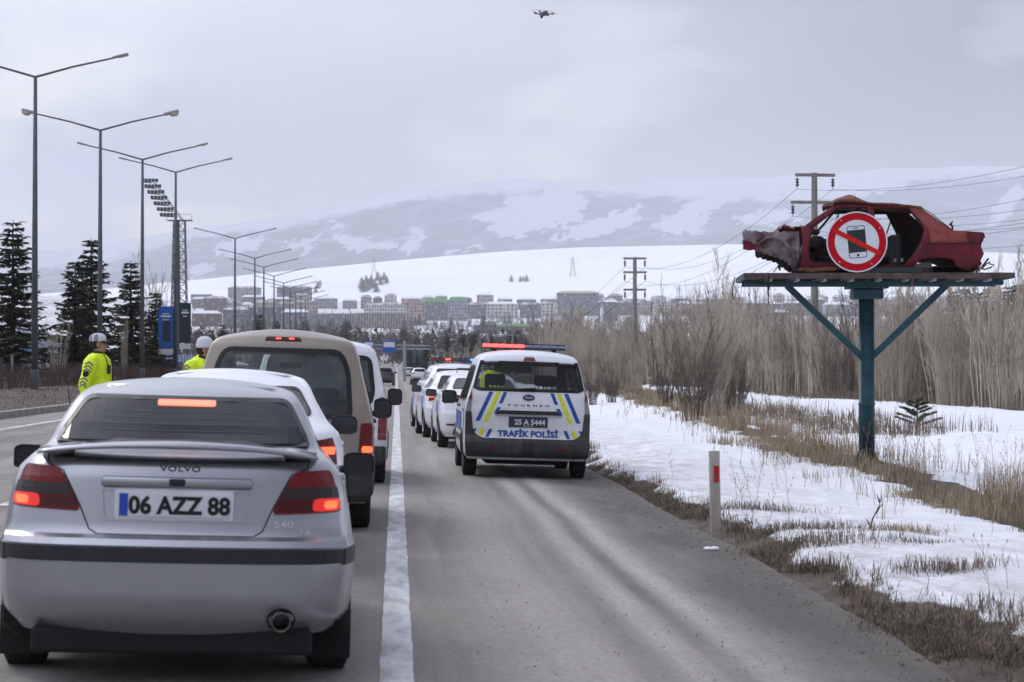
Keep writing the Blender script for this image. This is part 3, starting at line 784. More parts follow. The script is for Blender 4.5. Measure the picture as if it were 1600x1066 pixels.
def lip(parent, sh, wy, wz, wr, m, thick=.018, zmin=.22, name='wheel_arch'):
    """arch lip and inner housing for a wheel opening, both sides"""
    for sg in (-1, 1):
        pts = []
        for k in range(25):
            a = PI * (-.12 + 1.24 * k / 24)
            z = wz + wr * math.sin(a); y = wy + wr * math.cos(a)
            if z < sh.zb: continue
            pts.append(sh.sidept(y, z, .002, sg))
        b = MB(); b.tube(pts, thick, 6); 
        # dark liner going inwards
        n = len(pts); vs = [p.copy() for p in pts] + [Vector((p.x - sg * .26, p.y, p.z)) for p in pts]
        fs = [(i, i+1, n+i+1, n+i) for i in range(n-1)]
        li = MB(); li.add(vs, fs); li.add([v for v in vs[n:]], [tuple(range(n))])
        o = b.build(name, m, parent, True); li.build('arch_liner', DARKM, o)
def underbody(parent, sh, z0=.2, z1=.45, wdt=.62):
    L = sh.L; b = MB(); b.cbox((0, L*.5, (z0+z1)/2), (wdt*2, L*.88, z1-z0), .05)
    b.tube([(-wdt, .85, .28), (wdt, .85, .28)], .05, 8)
    b.tube([(-.2, .3, .26), (-.2, L*.6, .24)], .035, 8)
    return b.build('underbody', DARKM, parent)
def seats(parent, ys, zc=.55, ztop=1.2, xs=(-.38, .38), hr=True, m=None):
    for y in ys:
        for x in xs:
            s_ = MB(); s_.cbox((x, y+.28, zc-.08), (.46, .5, .16), .05); s_.cbox((x, y, zc+.22), (.46, .14, .56), .06)
            so_ = s_.build('seat', m or SEAT, parent, True)
            if hr:
                h = MB(); h.cbox((x, y-.02, ztop-.07), (.26, .1, .17), .045); h.tube([(x-.06, y, ztop-.3), (x-.06, y, ztop-.12)], .008, 6); h.tube([(x+.06, y, ztop-.3), (x+.06, y, ztop-.12)], .008, 6)
                h.build('headrest', m or SEAT, so_, True)
# ================================================================== VEHICLES
def vehicle(name, x, y, yaw, label, cat, group=None):
    return empty(name, (x, y, road_z(x)), R(yaw), .03, label, cat, group)
G_DARK = glassmat('dark_tinted_glass', (.03, .03, .04), 1.0, .04, .10)
G_MID = glassmat('tinted_glass', (.42, .48, .48), 1.0, .02, .10)
G_SMOKE = glassmat('smoked_glass', (.14, .15, .17), .8, .03, .07)
SEAL = mat('window_seal', (.012, .012, .013), .4)
# ---------------------------------------------------------------- silver saloon (nearest)
SILV = paint('silver_paint', (.35, .355, .38), .85, .27, .5, dirtz=(.15, .62))
def silver_sedan():
    root = vehicle('parked_car', -1.045, 9.54, 3.6, 'silver saloon with a boot spoiler and lit brake lamps, nearest car in the queue', 'car', 'cars queued in the lane left of the edge line')
    wp = [(.25, .76), (.34, .825), (.5, .845), (.66, .85), (.80, .83), (.92, .805), (1.0, .775), (1.05, .725), (1.10, .675), (1.18, .648), (1.28, .608), (1.33, .582), (1.37, .550), (1.392, .51), (1.405, .43)]
    rear = [(.25, .11), (.33, .03), (.42, .0), (.60, .0), (.67, .01), (.70, .07), (.74, .09), (.98, .12), (1.05, .15), (1.075, .25), (1.10, .52), (1.13, .62), (1.20, .76), (1.35, 1.10), (1.385, 1.26), (1.405, 1.5)]
    front = [(.25, 4.36), (.4, 4.46), (.6, 4.48), (.72, 4.40), (.80, 4.2), (.88, 3.9), (.96, 3.5), (1.02, 3.15), (1.12, 2.95), (1.25, 2.65), (1.36, 2.40), (1.405, 2.2)]
    sh = Shell(wp, rear, front, crown=.035, arc=.02, pr=.075, pf=.14, cvr=.07, cvf=.2, er=.13, ef=.3, round_r=.5, belt=1.06)
    W = ((.88, .30, .345), (3.43, .30, .345))
    rw = rpoly([(-.632, 1.108), (.632, 1.108), (.515, 1.338), (-.515, 1.338)], [.03, .03, .05, .05])
    body = sh.build('body', SILV, root, wheels=W)
    rp = sh.rearpt
    # rear window
    ringpanel('window_seal', rw, inset(rw, .022), rp, SEAL, root, .012, .018)
    gl = panel('rear_window', inset(rw, .014), rp, mat('privacy_glass', (.010, .010, .013), .08, spec=.12), root, .009, .008, .05)
    def bl(x, z, o): return rp(x, z, o)
    panel('high_brake_light', rpoly([(-.145, 1.290), (.145, 1.290), (.145, 1.318), (-.145, 1.318)], .01), rp, REDON2, root, .014, .006, .04)
    for zz in (1.17, 1.20, 1.23, 1.26): panel('heater_glint_line', [(-.40, zz), (.40, zz), (.40, zz+.0025), (-.40, zz+.0025)], rp, mat('heater_glint_line', (.05, .048, .05), .5), gl, .0105, .002, .1)  # pale heater lines, painted as faint reflections on the glass
    # boot lid seams
    sm = mat('panel_gap', (.02, .02, .022), .8)
    def seam(pts, nm='panel_gap', wd=.0045, fn=rp, par=None):
        P = []
        for a, b in zip(pts, pts[1:]):
            for k in range(8): P.append(fn(a[0] + (b[0]-a[0])*k/8, a[1] + (b[1]-a[1])*k/8, -.001))
        P.append(fn(pts[-1][0], pts[-1][1], -.001)); m = MB(); m.tube(P, wd, 5); return m.build(nm, sm, par or root)
    lid = [(-.62, 1.085), (-.605, 1.03), (-.53, 1.0), (-.445, .84), (-.40, .735), (-.36, .712), (.36, .712), (.40, .735), (.445, .84), (.53, 1.0), (.605, 1.03), (.62, 1.085)]
    seam(lid)
    # spoiler: a bowed wing on the lid edge
    m = MB(); prof = []
    K = 28; vs = []; fs = []
    for i in range(K + 1):
        u = -1 + 2 * i / K; x = u * .655; zc = 1.125 - .045 * abs(u) ** 2.4; th = .014 + .010 * (1 - abs(u)); y = .10 + .12 * u * u
        sec = [(-.03, 0), (-.02, th*.7), (.04, th), (.16, th*.9), (.26, .0), (.16, -th*.6), (.04, -th*.55), (-.02, -th*.5)]
        for a, b in sec: vs.append(Vector((x, y + a, zc + b)))
    n = 8
    for i in range(K):
        for j in range(n): fs.append((i*n+j, i*n+(j+1) % n, (i+1)*n+(j+1) % n, (i+1)*n+j))
    fs.append(tuple(range(n))); fs.append(tuple(K*n+j for j in reversed(range(n)))); m.add(vs, fs)
    for sx in (-1, 1):
        m.prism([(sx*.650, 1.105), (sx*.640, 1.075), (sx*.50, 1.075), (sx*.46, 1.125)], .24, .36)
    m.build('spoiler', SILV, root, True)
    # plate recess, plate, handle strip
    rec = rpoly([(-.34, .775), (.34, .775), (.355, .925), (-.355, .925)], .02)
    ringpanel('plate_surround', rec, inset(rec, .012), rp, SILV, root, .010, .02)
    plate(root, '06 AZZ 88', (-.01, .852), lambda x, z, o: rp(0, z, o), frame=PLATEW, nlet=.078, w_=.515, sx=.93)
    h = MB(); h.cbox((0, rp(0, .957, 0).y - .012, .957), (.70, .035, .050), .014); hs = h.build('handle_strip', SILV, root, True)
    h = MB(); h.cbox((0, rp(0, .957, 0).y - .034, .958), (.075, .016, .034), .012); h.build('boot_lock', BLACKP, hs)
    lettering('badge_lettering', 'VOLVO', .024, (0.01, 1.008), INK, root, rp, bold=.02, sx=1.5, sp=1.15, off=.003)
    lettering('badge_lettering', 'S40', .03, (.50, .755), CHROME, root, rp, bold=.02, sx=1.5, off=.003)
    lettering('badge_lettering', '1.6', .024, (.60, .722), CHROME, root, rp, bold=.02, sx=1.3, off=.003)
    # tail lamps
    for s in (-1, 1):
        lp = [(s*.755, 1.0), (s*.70, 1.015), (s*.555, 1.012), (s*.53, .99), (s*.447, .835), (s*.455, .815), (s*.765, .825), (s*.775, .90)]
        lp = rpoly(lp, .018, 3)
        tl = panel('tail_lamp', lp, rp, REDL, root, .012, .03, .05)
        mid = rpoly([(s*.765, .940), (s*.505, .940), (s*.478, .888), (s*.775, .888)], .012)
        panel('smoked_band', mid, rp, SMOKE, tl, .016, .01, .06)
        sm2 = rpoly([(s*.765, .882), (s*.470, .882), (s*.462, .832), (s*.758, .835)], .006); panel('lower_lens', sm2, rp, REDD, tl, .0155, .01, .06)
        lit = rpoly([(s*.742, .876), (s*.680, .876), (s*.680, .838), (s*.738, .840)], .019)
        glo = rpoly([(s*.76, .888), (s*.63, .888), (s*.625, .828), (s*.758, .830)], .03); panel('lit_lens', glo, rp, lightmat('lamp_lens_glow', (.9, .02, .01), .55, (.3, .01, .01)), tl, .017, .01, .06)
        panel('lit_bulb', lit, rp, REDON, tl, .019, .01, .06)
    # bumper: ledge and dark strip
    def bump(nm, z0, z1, o, mt, x=.845, wrap=True):
        P = rpoly([(-x, z0), (x, z0), (x, z1), (-x, z1)], .008)
        return panel(nm, P, rp, mt, root, o, .03, .05)
    bump('bumper_strip', .590, .655, .010, BLACKP, .845)
    bump('bumper_ledge', .660, .695, .022, SILV, .84)
    for sg in (-1, 1):
        fn = lambda y, z, o, sg=sg: sh.sidept(y, z, o, sg)
        panel('side_bumper_strip', [(.10, .58), (.46, .58), (.46, .655), (.10, .655)], fn, BLACKP, root, .014, .02, .06)
        panel('door_strip', [(1.3, .52), (3.0, .52), (3.0, .58), (1.3, .58)], fn, BLACKP, root, .014, .02, .1)
        q = rpoly([(1.05, 1.09), (1.32, 1.25), (2.35, 1.27), (2.98, 1.07)], .03)
        w_ = panel('side_window', q, fn, mat('privacy_glass', (.010, .010, .013), .08, spec=.12), root, .003, .008, .08)
        panel('window_pillar', [(1.98, 1.07), (2.05, 1.07), (2.05, 1.26), (1.98, 1.26)], fn, BLACKP, w_, .006, .01, .1)
        for yy in (1.16, 2.03, 3.05): seam([(yy, .35), (yy, 1.05)], fn=fn, wd=.004)
        for yy in (1.3, 2.2): 
            hd = MB(); p = sh.sidept(yy + .12, .93, .015, sg); hd.cbox(p, (.03, .16, .035), .01); hd.build('door_handle', SILV, root)
        make_mirror(root, sg, sh.sidept, 2.62, .915, BLACKP, (.175, .12, .135), .065)
    for (wy, wz, wr) in W: lip(root, sh, wy, wz, wr, SILV, .012)
    # windscreen and lights at the front
    fw = rpoly([(-.62, 1.05), (.62, 1.05), (.49, 1.34), (-.49, 1.34)], .04); panel('windscreen', fw, sh.frontpt, mat('privacy_glass', (.010, .010, .013), .08, spec=.12), root, .004, .01, .06)
    for s in (-1, 1): panel('headlamp', rpoly([(s*.45, .62), (s*.78, .62), (s*.78, .74), (s*.42, .74)], .03), sh.frontpt, WHL, root, .006, .02, .06)
    panel('grille', rpoly([(-.28, .6), (.28, .6), (.30, .74), (-.30, .74)], .02), sh.frontpt, BLACKP, root, .006, .02, .06)
    # exhaust in its cut-out
    e = MB(); M = Matrix.Translation((.50, -.01, .325)) @ Matrix.Rotation(-PI/2, 4, 'X')
    e.lathe([(.042, .45), (.044, .05), (.046, .0), (.040, 0), (.037, .05), (.037, .4)], 20, M)
    ex = e.build('exhaust', mat('sooty_steel', (.12, .11, .10), .4, .8, var=.4, scale=20), root, True)
    e = MB(); e.add([rp(.50 + .068*math.cos(a), .328 + .058*math.sin(a), .003) for a in [2*PI*k/24 for k in range(24)]], [tuple(range(24))]); e.build('exhaust_cutout', DARKM, ex)
    e = MB(); e.cbox((.30, .5, .225), (.62, .55, .16), .06); e.build('silencer', mat('muffler', (.07, .065, .06), .6, .4), ex, True)
    e = MB(); e.cbox((.0, .16, .215), (1.30, .10, .12), .02); e.build('under_bumper_shade', DARKM, root)  # dark box standing in for silencer and shade below the bumper
    for sg in (-1, 1):
        b = MB(); b.cbox((sg*.74, .60, .20), (.22, .012, .24), .004); b.build('mud_flap', DARKM, root)
    for wy, wz, wr in W:
        for sg in (-1, 1): make_wheel(root, sg*.745, wy, .315, .205)
    underbody(root, sh, .13, .40, .62)
    a = MB(); a.tube([(-.73, 2.95, 1.02), (-.76, 2.70, 1.35)], .003, 5); a.build('aerial', BLACKP, root)
    return root
silver_sedan()
# ---------------------------------------------------------------- generic saloon / hatchback
def car_generic(root, pm, L=4.25, H=1.46, Wd=.87, rearlamp=None, deck=True, detail=True, glass=None, plate_txt=None, lit=True, mirror_col=None, mud=TRIM, wheel_r=.31, bs=1.0):
    glass = glass or mat('privacy_glass', (.010, .010, .013), .08, spec=.12)
    s_ = H / 1.405
    wp = [(.22, Wd-.08), (.34, Wd-.02), (.55, Wd), (.75, Wd), (.92, Wd-.02), (1.0*s_, Wd-.06), (1.08*s_, Wd-.14), (1.22*s_, Wd-.22), (1.33*s_, Wd-.27), (1.375*s_, Wd-.31), (1.392*s_, Wd-.36), (H, Wd-.44)]
    if deck: rear = [(.22, .12), (.32, .03), (.5, 0), (.68, .0), (.72, .03), (.98*s_, .06), (1.03*s_, .12), (1.06*s_, .40), (1.12*s_, .62), (1.34*s_, 1.2), (1.38*s_, 1.4), (H, 1.6)]
    else: rear = [(.22, .12), (.32, .03), (.5, 0), (.68, .0), (.72, .05), (.95*s_, .09), (1.02*s_, .14), (1.2*s_, .28), (1.34*s_, .42), (1.38*s_, .5), (H, .75)]
    front = [(.22, L-.12), (.4, L-.02), (.6, L), (.74, L-.08), (.84, L-.3), (.93, L-.75), (1.0*s_, L-1.15), (1.08*s_, L-1.3), (1.36*s_, L-2.05), (H, L-2.3)]
    sh = Shell(wp, rear, front, crown=.035, arc=.02, pr=.09, pf=.14, cvr=.09, cvf=.2, er=.14, ef=.3, round_r=.5, belt=1.04*s_)
    rb = L - .90; W = ((.82, wheel_r-.01, wheel_r+.045), (rb, wheel_r-.01, wheel_r+.045))
    sh.build('body', pm, root, wheels=W, na=26, nz=50, nt=64)
    rp = sh.rearpt
    zt = 1.31*s_; zb = (1.11 if deck else 1.03)*s_
    rw = rpoly([(-Wd+.25, zb), (Wd-.25, zb), (Wd-.36, zt), (-Wd+.36, zt)], .05)
    ringpanel('window_seal', rw, inset(rw, .02), rp, SEAL, root, .012, .018)
    panel('rear_window', inset(rw, .012), rp, glass, root, .009, .008, .06)
    for s in (-1, 1):
        lp = rearlamp or [(.83, .98), (.78, 1.0), (.52, .96), (.50, .86), (.80, .80)]
        lp = rpoly([(s*min(p[0], Wd*.985-.03)*1.0, p[1]) for p in lp], .025, 3)
        t = panel('tail_lamp', lp, rp, REDL, root, .010, .03, .05)
        if lit:
            cx = sum(p[0] for p in lp)/len(lp) + s*.04; cz = sum(p[1] for p in lp)/len(lp) - .01
            panel('lit_bulb', rpoly([(cx-.05, cz-.025), (cx+.05, cz-.025), (cx+.05, cz+.025), (cx-.05, cz+.025)], .012), rp, REDON, t, .016, .01, .06)
        panel('reflector', rpoly([(s*.50, .44), (s*.74, .44), (s*.74, .475), (s*.50, .475)], .008), rp, REDL, root, .008, .02, .06)
        fn = lambda y, z, o, s=s: sh.sidept(y, z, o, s)
        q = rpoly([(.95 if deck else .7, 1.05*s_), (1.25 if deck else .85, 1.23*s_), (L-2.15, 1.25*s_), (L-1.42, 1.04*s_)], .04)
        w_ = panel('side_window', q, fn, glass, root, .003, .008, .08)
        mid = (L-1.0)/2 - .05
        panel('window_pillar', [(mid, 1.03*s_), (mid+.07, 1.03*s_), (mid+.07, 1.24*s_), (mid, 1.24*s_)], fn, BLACKP, w_, .006, .01, .1)
        for yy in (1.15, mid+.03, L-1.3):
            P = [fn(yy, .35 + .65*k/8, -.001) for k in range(9)]; m = MB(); m.tube(P, .004, 5); m.build('door_gap', SEAL, root)
        for yy in (1.5, mid+.2):
            hd = MB(); hd.cbox(fn(yy, .92, .015), (.03, .17, .03), .01); hd.build('door_handle', pm, root)
        make_mirror(root, s, sh.sidept, L-1.62, .97*s_, mirror_col or BLACKP, (.21, .13, .15), .05)
        panel('headlamp', rpoly([(s*.45, .62), (s*.78, .62), (s*.78, .75), (s*.42, .72)], .03), sh.frontpt, WHL, root, .006, .02, .06)
    panel('bumper_lower', rpoly([(-.62, .27), (.62, .27), (.60, .40), (-.60, .40)], .03), rp, BLACKP, root, .010, .02, .06)
    panel('windscreen', rpoly([(-.62, 1.05*s_), (.62, 1.05*s_), (.49, zt), (-.49, zt)], .04), sh.frontpt, glass, root, .004, .01, .06)
    panel('grille', rpoly([(-.35, .5), (.35, .5), (.35, .64), (-.35, .64)], .02), sh.frontpt, BLACKP, root, .006, .02, .06)
    for (wy, wz, wr) in W: lip(root, sh, wy, wz, wr, pm if mud is None else mud, .014)
    for wy, wz, wr in W:
        for sg in (-1, 1): make_wheel(root, sg*(Wd-.105), wy, wheel_r, .205)
    underbody(root, sh, .18, .4, .55)
    if plate_txt: plate(root, plate_txt, (0, .78), lambda x, z, o: rp(0, z, o))
    return sh
WHITE = paint('white_paint', (.78, .79, .82), 0, .3, .6, dirt=(.24, .22, .2), dirtz=(.2, .95))
WHITE2 = paint('clean_white_paint', (.80, .81, .85), 0, .25, .8, dirt=(.3, .28, .26), dirtz=(.15, .7))
r_ = vehicle('parked_car', -1.22, 14.55, 3.5, 'white saloon mostly hidden between the silver saloon and the beige van', 'car', 'cars queued in the lane left of the edge line')
car_generic(r_, WHITE2, 4.2, 1.445, .86, [(.81, .99), (.74, 1.0), (.50, .96), (.48, .84), (.78, .80)], True, mirror_col=BLACKP, glass=G_DARK)
# ---------------------------------------------------------------- high-roof vans
def van(root, pm, L=4.15, H=1.83, Wd=.86, rear=None, wtop=.60, glass_poly=None, glass=None, side_glass=None, wheel_r=.31, trim=None, crown=.04, belt=1.05, mirror=(.2, .14, .2), wh=1.02, er=.08, see=True, waist=None, mud=TRIM):
    wp = [(.26, Wd-.06), (.34, Wd-.01), (.5, Wd), (.95, Wd), (1.08, Wd-.025), (H-.42, Wd-.11), (H-.2, Wd-.165), (H-.10, Wd-.20), (H-.05, Wd-.25), (H-.02, Wd-.33), (H, Wd-.45)]
    rear = rear or [(.26, .10), (.34, .02), (.5, 0), (.62, .0), (.66, .05), (1.05, .07), (H-.25, .18), (H-.12, .21), (H-.05, .26), (H, .42)]
    front = [(.26, L-.1), (.4, L-.02), (.65, L), (.85, L-.05), (.95, L-.2), (1.02, L-.5), (1.08, L-.85), (1.18, L-1.0), (H-.15, L-1.65), (H-.04, L-1.85), (H, L-2.1)]
    sh = Shell(wp, rear, front, crown=crown, arc=.02, pr=.03, pf=.12, cvr=.03, cvf=.2, er=er, ef=.25, round_r=.3, belt=belt)
    W = ((.78, wheel_r, wheel_r+.05), (L-.85, wheel_r, wheel_r+.05))
    fw = rpoly([(-Wd+.2, 1.13), (Wd-.2, 1.13), (Wd-.27, H-.17), (-Wd+.27, H-.17)], .05)
    sws = [rpoly([(L-2.1, 1.07), (L-2.1, H-.22), (L-1.8, H-.24), (L-1.2, 1.09)], .04), rpoly([(1.22, 1.07), (1.22, H-.20), (L-2.2, H-.21), (L-2.2, 1.07)], .05), rpoly([(.42, 1.09), (.47, H-.22), (1.12, H-.2), (1.12, 1.07)], .06)]
    sh.build('body', pm, root, cut_rear=[inset(glass_poly, .03)], cut_front=[inset(fw, .03)], cut_side=[inset(p, .02) for p in sws], wheels=W, na=40, nz=72, nt=90)
    rp = sh.rearpt
    panel('windscreen', fw, sh.frontpt, mat_clear, root, .004, .006, .06)
    for sg in (-1, 1):
        fn = lambda y, z, o, s=sg: sh.sidept(y, z, o, s)
        for i, p in enumerate(sws):
            ringpanel('window_seal', p, inset(p, .022), fn, SEAL, root, .005, .01)
            panel('side_window', inset(p, .008), fn, side_glass or glass, root, .003, .006, .1)
        for yy in (1.17, L-2.15, L-1.12):
            P = [fn(yy, .35 + .72*k/8, -.001) for k in range(9)]; m = MB(); m.tube(P, .005, 5); m.build('door_gap', SEAL, root)
        for yy in (L-2.4, L-2.0):
            hd = MB(); hd.cbox(fn(yy, .98, .018), (.03, .18, .035), .012); hd.build('door_handle', BLACKP, root)
        panel('door_rub_strip', [(1.2, .48), (L-1.2, .48), (L-1.2, .56), (1.2, .56)], fn, trim or BLACKP, root, .012, .02, .15)
        panel('sliding_door_rail', [(.40, .93), (1.15, .93), (1.15, .95), (.40, .95)], fn, SEAL, root, .004, .01, .15)
        make_mirror(root, sg, sh.sidept, L-1.28, 1.04, BLACKP, mirror, .05)
        panel('headlamp', rpoly([(sg*.45, .72), (sg*.80, .72), (sg*.80, .90), (sg*.5, .86)], .03), sh.frontpt, WHL, root, .006, .02, .06)
        for (wy, wz, wr) in W: make_wheel(root, sg*(Wd-.115), wy, wheel_r, .20, rim=HUBG, spokes=6)
    for (wy, wz, wr) in W: lip(root, sh, wy, wz, wr, mud or pm, .016)
    panel('grille', rpoly([(-.4, .55), (.4, .55), (.4, .72), (-.4, .72)], .02), sh.frontpt, BLACKP, root, .006, .02, .06)
    ringpanel('rear_window_seal', glass_poly, inset(glass_poly, .045), rp, SEAL, root, .008, .012)
    panel('rear_window', inset(glass_poly, .01), rp, glass, root, .005, .006, .05)
    underbody(root, sh, .19, .44, .6)
    # cabin floor and load cover so the inside reads as a cabin
    b = MB(); b.box(-Wd+.08, Wd-.08, .15, L-1.3, .5, .56); b.box(-Wd+.1, Wd-.1, L-1.25, L-1.05, .55, 1.0); b.build('cabin_floor', CABIN, root)
    return sh
mat_clear = glassmat('clear_glass', (.80, .86, .85), 1.0, .02, .06)
# beige van
BEIGE = paint('beige_paint', (.27, .232, .19), .25, .34, .5, dirt=(.13, .115, .1), dirtz=(.2, 1.15))
r_ = vehicle('parked_van', -1.09, 18.72, 1.2, 'beige high-roof van with a big black-framed rear window and small lit roof brake lamp', 'van', 'cars queued in the lane left of the edge line')
H_ = 1.815
gp = rpoly([(-.66, 1.03), (.66, 1.03), (.625, 1.48), (.54, 1.67), (-.54, 1.67), (-.625, 1.48)], [.09, .09, .2, .1, .1, .2], 5)
gm = glassmat('beige_van_glass', (.62, .70, .69), 1.0, .02, .12)
sh = van(r_, BEIGE, 4.05, H_, .865, glass_poly=gp, glass=gm, side_glass=G_SMOKE, mirror=(.18, .14, .20))
P = rpoly([(-.17, 1.735), (.17, 1.735), (.15, 1.765), (-.15, 1.765)], .01)
t = panel('high_brake_light', P, sh.rearpt, REDD, r_, .012, .02, .05)
for c in (-.045, .075): panel('lit_bulb', rpoly([(c-.025, 1.742), (c+.025, 1.742), (c+.025, 1.758), (c-.025, 1.758)], .006), sh.rearpt, lightmat('dim_red_lamp', (1, .06, .05), 1.6), t, .016, .01, .06)
for s in (-1, 1):
    t = panel('tail_lamp', rpoly([(s*.845, 1.0), (s*.735, 1.0), (s*.72, .70), (s*.845, .70)], .03), sh.rearpt, REDL, r_, .012, .03, .05)
    panel('lit_bulb', rpoly([(s*.835, .79), (s*.745, .79), (s*.745, .73), (s*.835, .73)], .02), sh.rearpt, REDON, t, .017, .01, .06)
panel('rear_bumper', rpoly([(-.84, .30), (.84, .30), (.84, .60), (-.84, .60)], .02), sh.rearpt, TRIM, r_, .03, .05, .06)
seats(r_, (1.3, 2.1), .62, 1.28, m=HEADL)
m = MB(); m.cbox((0, 2.62, 1.52), (.24, .03, .07), .015); m.build('rear_view_mirror', BLACKP, r_)
# white van in the queue
r_ = vehicle('parked_van', -1.03, 26.3, .8, 'white high-roof van with tall red tail lamps, queued beyond the beige van', 'van', 'cars queued in the lane left of the edge line')
gp = rpoly([(-.68, 1.02), (.68, 1.02), (.72, 1.2), (.66, 1.66), (-.66, 1.66), (-.72, 1.2)], [.08, .08, .08, .12, .12, .08], 4)
VW = paint('van_white_paint', (.74, .75, .78), 0, .35, .5, dirt=(.2, .19, .18), dirtz=(.25, 1.1))
sh = van(r_, VW, 4.35, 1.84, .90, glass_poly=gp, glass=G_SMOKE, side_glass=G_SMOKE, mirror=(.2, .15, .23))
for s in (-1, 1): panel('tail_lamp', rpoly([(s*.885, 1.13), (s*.775, 1.13), (s*.765, .58), (s*.885, .58)], .03), sh.rearpt, mat('dull_red_lens', (.20, .018, .02), .3, coat=.4, var=.3, scale=12), r_, .012, .03, .05)
panel('rear_bumper', rpoly([(-.86, .28), (.86, .28), (.86, .50), (-.86, .50)], .02), sh.rearpt, TRIM, r_, .03, .05, .06)
seats(r_, (1.4, 2.3), .62, 1.3)
# ---------------------------------------------------------------- traffic police van on the shoulder
PBLUE = mat('police_blue', (.012, .075, .30), .4, var=.1, scale=12)
PYEL = mat('police_yellow', (.62, .66, .03), .45, var=.12, scale=14)
POLW = paint('police_white_paint', (.74, .75, .78), 0, .35, .5, dirt=(.27, .245, .215), dirtz=(.3, 1.35))
pv = vehicle('police_van', 1.83, 28.85, .4, 'white traffic police van with striped tailgate and lit red light bar on the shoulder', 'police van')
H_ = 1.80
gp = rpoly([(-.79, 1.265), (-.70, 1.225), (.72, 1.225), (.79, 1.265), (.71, 1.655), (-.71, 1.655)], [.02, .08, .08, .02, .03, .03], 4)
PG = glassmat('police_van_glass', (.36, .38, .40), .5, .03, .05)
PK = mat('police_van_trim', (.028, .028, .030), .55, col2=(.075, .072, .068), scale=4, stretch=(1.5, 1, .8), lo=.4, hi=.85)
sh = van(pv, POLW, 4.35, H_, .90, rear=[(.26, .08), (.34, -.02), (.42, -.04), (.52, -.03), (.60, .03), (.95, .045), (1.15, .07), (H_-.25, .15), (H_-.13, .15), (H_-.06, .20), (H_, .36)], glass_poly=gp, glass=PG, side_glass=PG, mirror=(.22, .14, .2), crown=.03, trim=PK, mud=PK)
rp = sh.rearpt
# bumper and dark cladding framing the tailgate
bp = [(-.87, .31), (.87, .31), (.89, .42), (.895, .93), (.80, .93), (.775, .66), (.67, .555), (-.67, .555), (-.775, .66), (-.80, .93), (-.895, .93), (-.89, .42)]
bm_ = panel('rear_bumper', rpoly(bp, [.03,.03,.03,.02,.02,.06,.08,.08,.06,.02,.02,.03], 3), rp, PK, pv, .02, .05, .05)
for s in (-1, 1):
    panel('reflector', rpoly([(s*.48+s*.06, .415), (s*.48-s*.06, .415), (s*.48-s*.06, .445), (s*.48+s*.06, .445)], .01), rp, REDL, bm_, .026, .01, .06)
    bl = MB(); b0 = rp(s*.03, .43, .02)
panel('bumper_recess', rpoly([(-.08, .33), (.08, .33), (.08, .52), (-.08, .52)], .015), rp, BLACKP, bm_, .024, .01, .06)
def stripe(p0, p1, w_, m, nm='stripe'):
    """slanted band between two heights"""
    (x0, z0), (x1, z1) = p0, p1
    panel(nm, [(x0 - w_/2, z0), (x0 + w_/2, z0), (x1 + w_/2, z1), (x1 - w_/2, z1)], rp, m, pv, .004, .003, .05)
for s in (-1, 1):
    stripe((s*.53, 1.215), (s*.715, .80), .06, PBLUE, 'blue_stripe')
    stripe((s*.425, 1.215), (s*.605, .79), .062, PYEL, 'yellow_stripe')
    stripe((s*.33, 1.215), (s*.395, 1.055), .052, PBLUE, 'blue_stripe')
    stripe((s*.415, 1.0), (s*.46, .915), .055, PBLUE, 'blue_stripe')
    stripe((s*.74, .69), (s*.775, .60) if False else (s*.79, .625), .05, PBLUE, 'blue_stripe')
    stripe((s*.635, .69), (s*.685, .575), .06, PYEL, 'yellow_stripe')
    stripe((s*.525, .69), (s*.58, .575), .05, PBLUE, 'blue_stripe')
# dark handle wing above the plate
wg = rpoly([(-.475, .90), (-.40, .955), (.40, .955), (.475, .90), (.40, .905), (-.40, .905)], [.005]*6)
panel('handle_wing', wg, rp, BLACKP, pv, .05, .06, .06)
plate(pv, '25 A 5444', (0.0, .80), lambda x, z, o: rp(0, z, o), w_=.55, h_=.15, base=PLATEK, ink=mat('pale_lettering', (.55, .56, .6), .5), nlet=.072)
lettering('plate_small_lettering', 'ERZURUM', .014, (0, .735), mat('pale_lettering', (.55, .56, .6), .5), pv, lambda x, z, o: Vector((x, rp(0, .80, 0).y - .0185, z)), bold=.01, sx=1.6)
lettering('tailgate_lettering', 'TRAFİK POLİSİ', .084, (0, .590), PBLUE, pv, rp, bold=.045, sx=1.04, off=.006)
lettering('badge_lettering', 'TOURNEO', .028, (0, 1.02), INK, pv, rp, bold=.02, sx=2.1, sp=1.75, off=.006)
m = MB(); c = rp(0, 1.145, .006); M = Matrix.Translation(c) @ Matrix.Rotation(PI/2, 4, 'X') @ Matrix.Scale(1.9, 4, (1, 0, 0))
m.lathe([(.045, -.006), (.045, .006), (.040, .010), (.001, .010)], 28, M); bd = m.build('oval_badge', mat('badge_blue', (.01, .02, .08), .3, coat=.6), pv, False)
lettering('badge_script', 'Ford', .028, (0, 1.132), CHROME, bd, lambda x, z, o: Vector((x, c.y - .012, z)), bold=.01, sx=1.3)
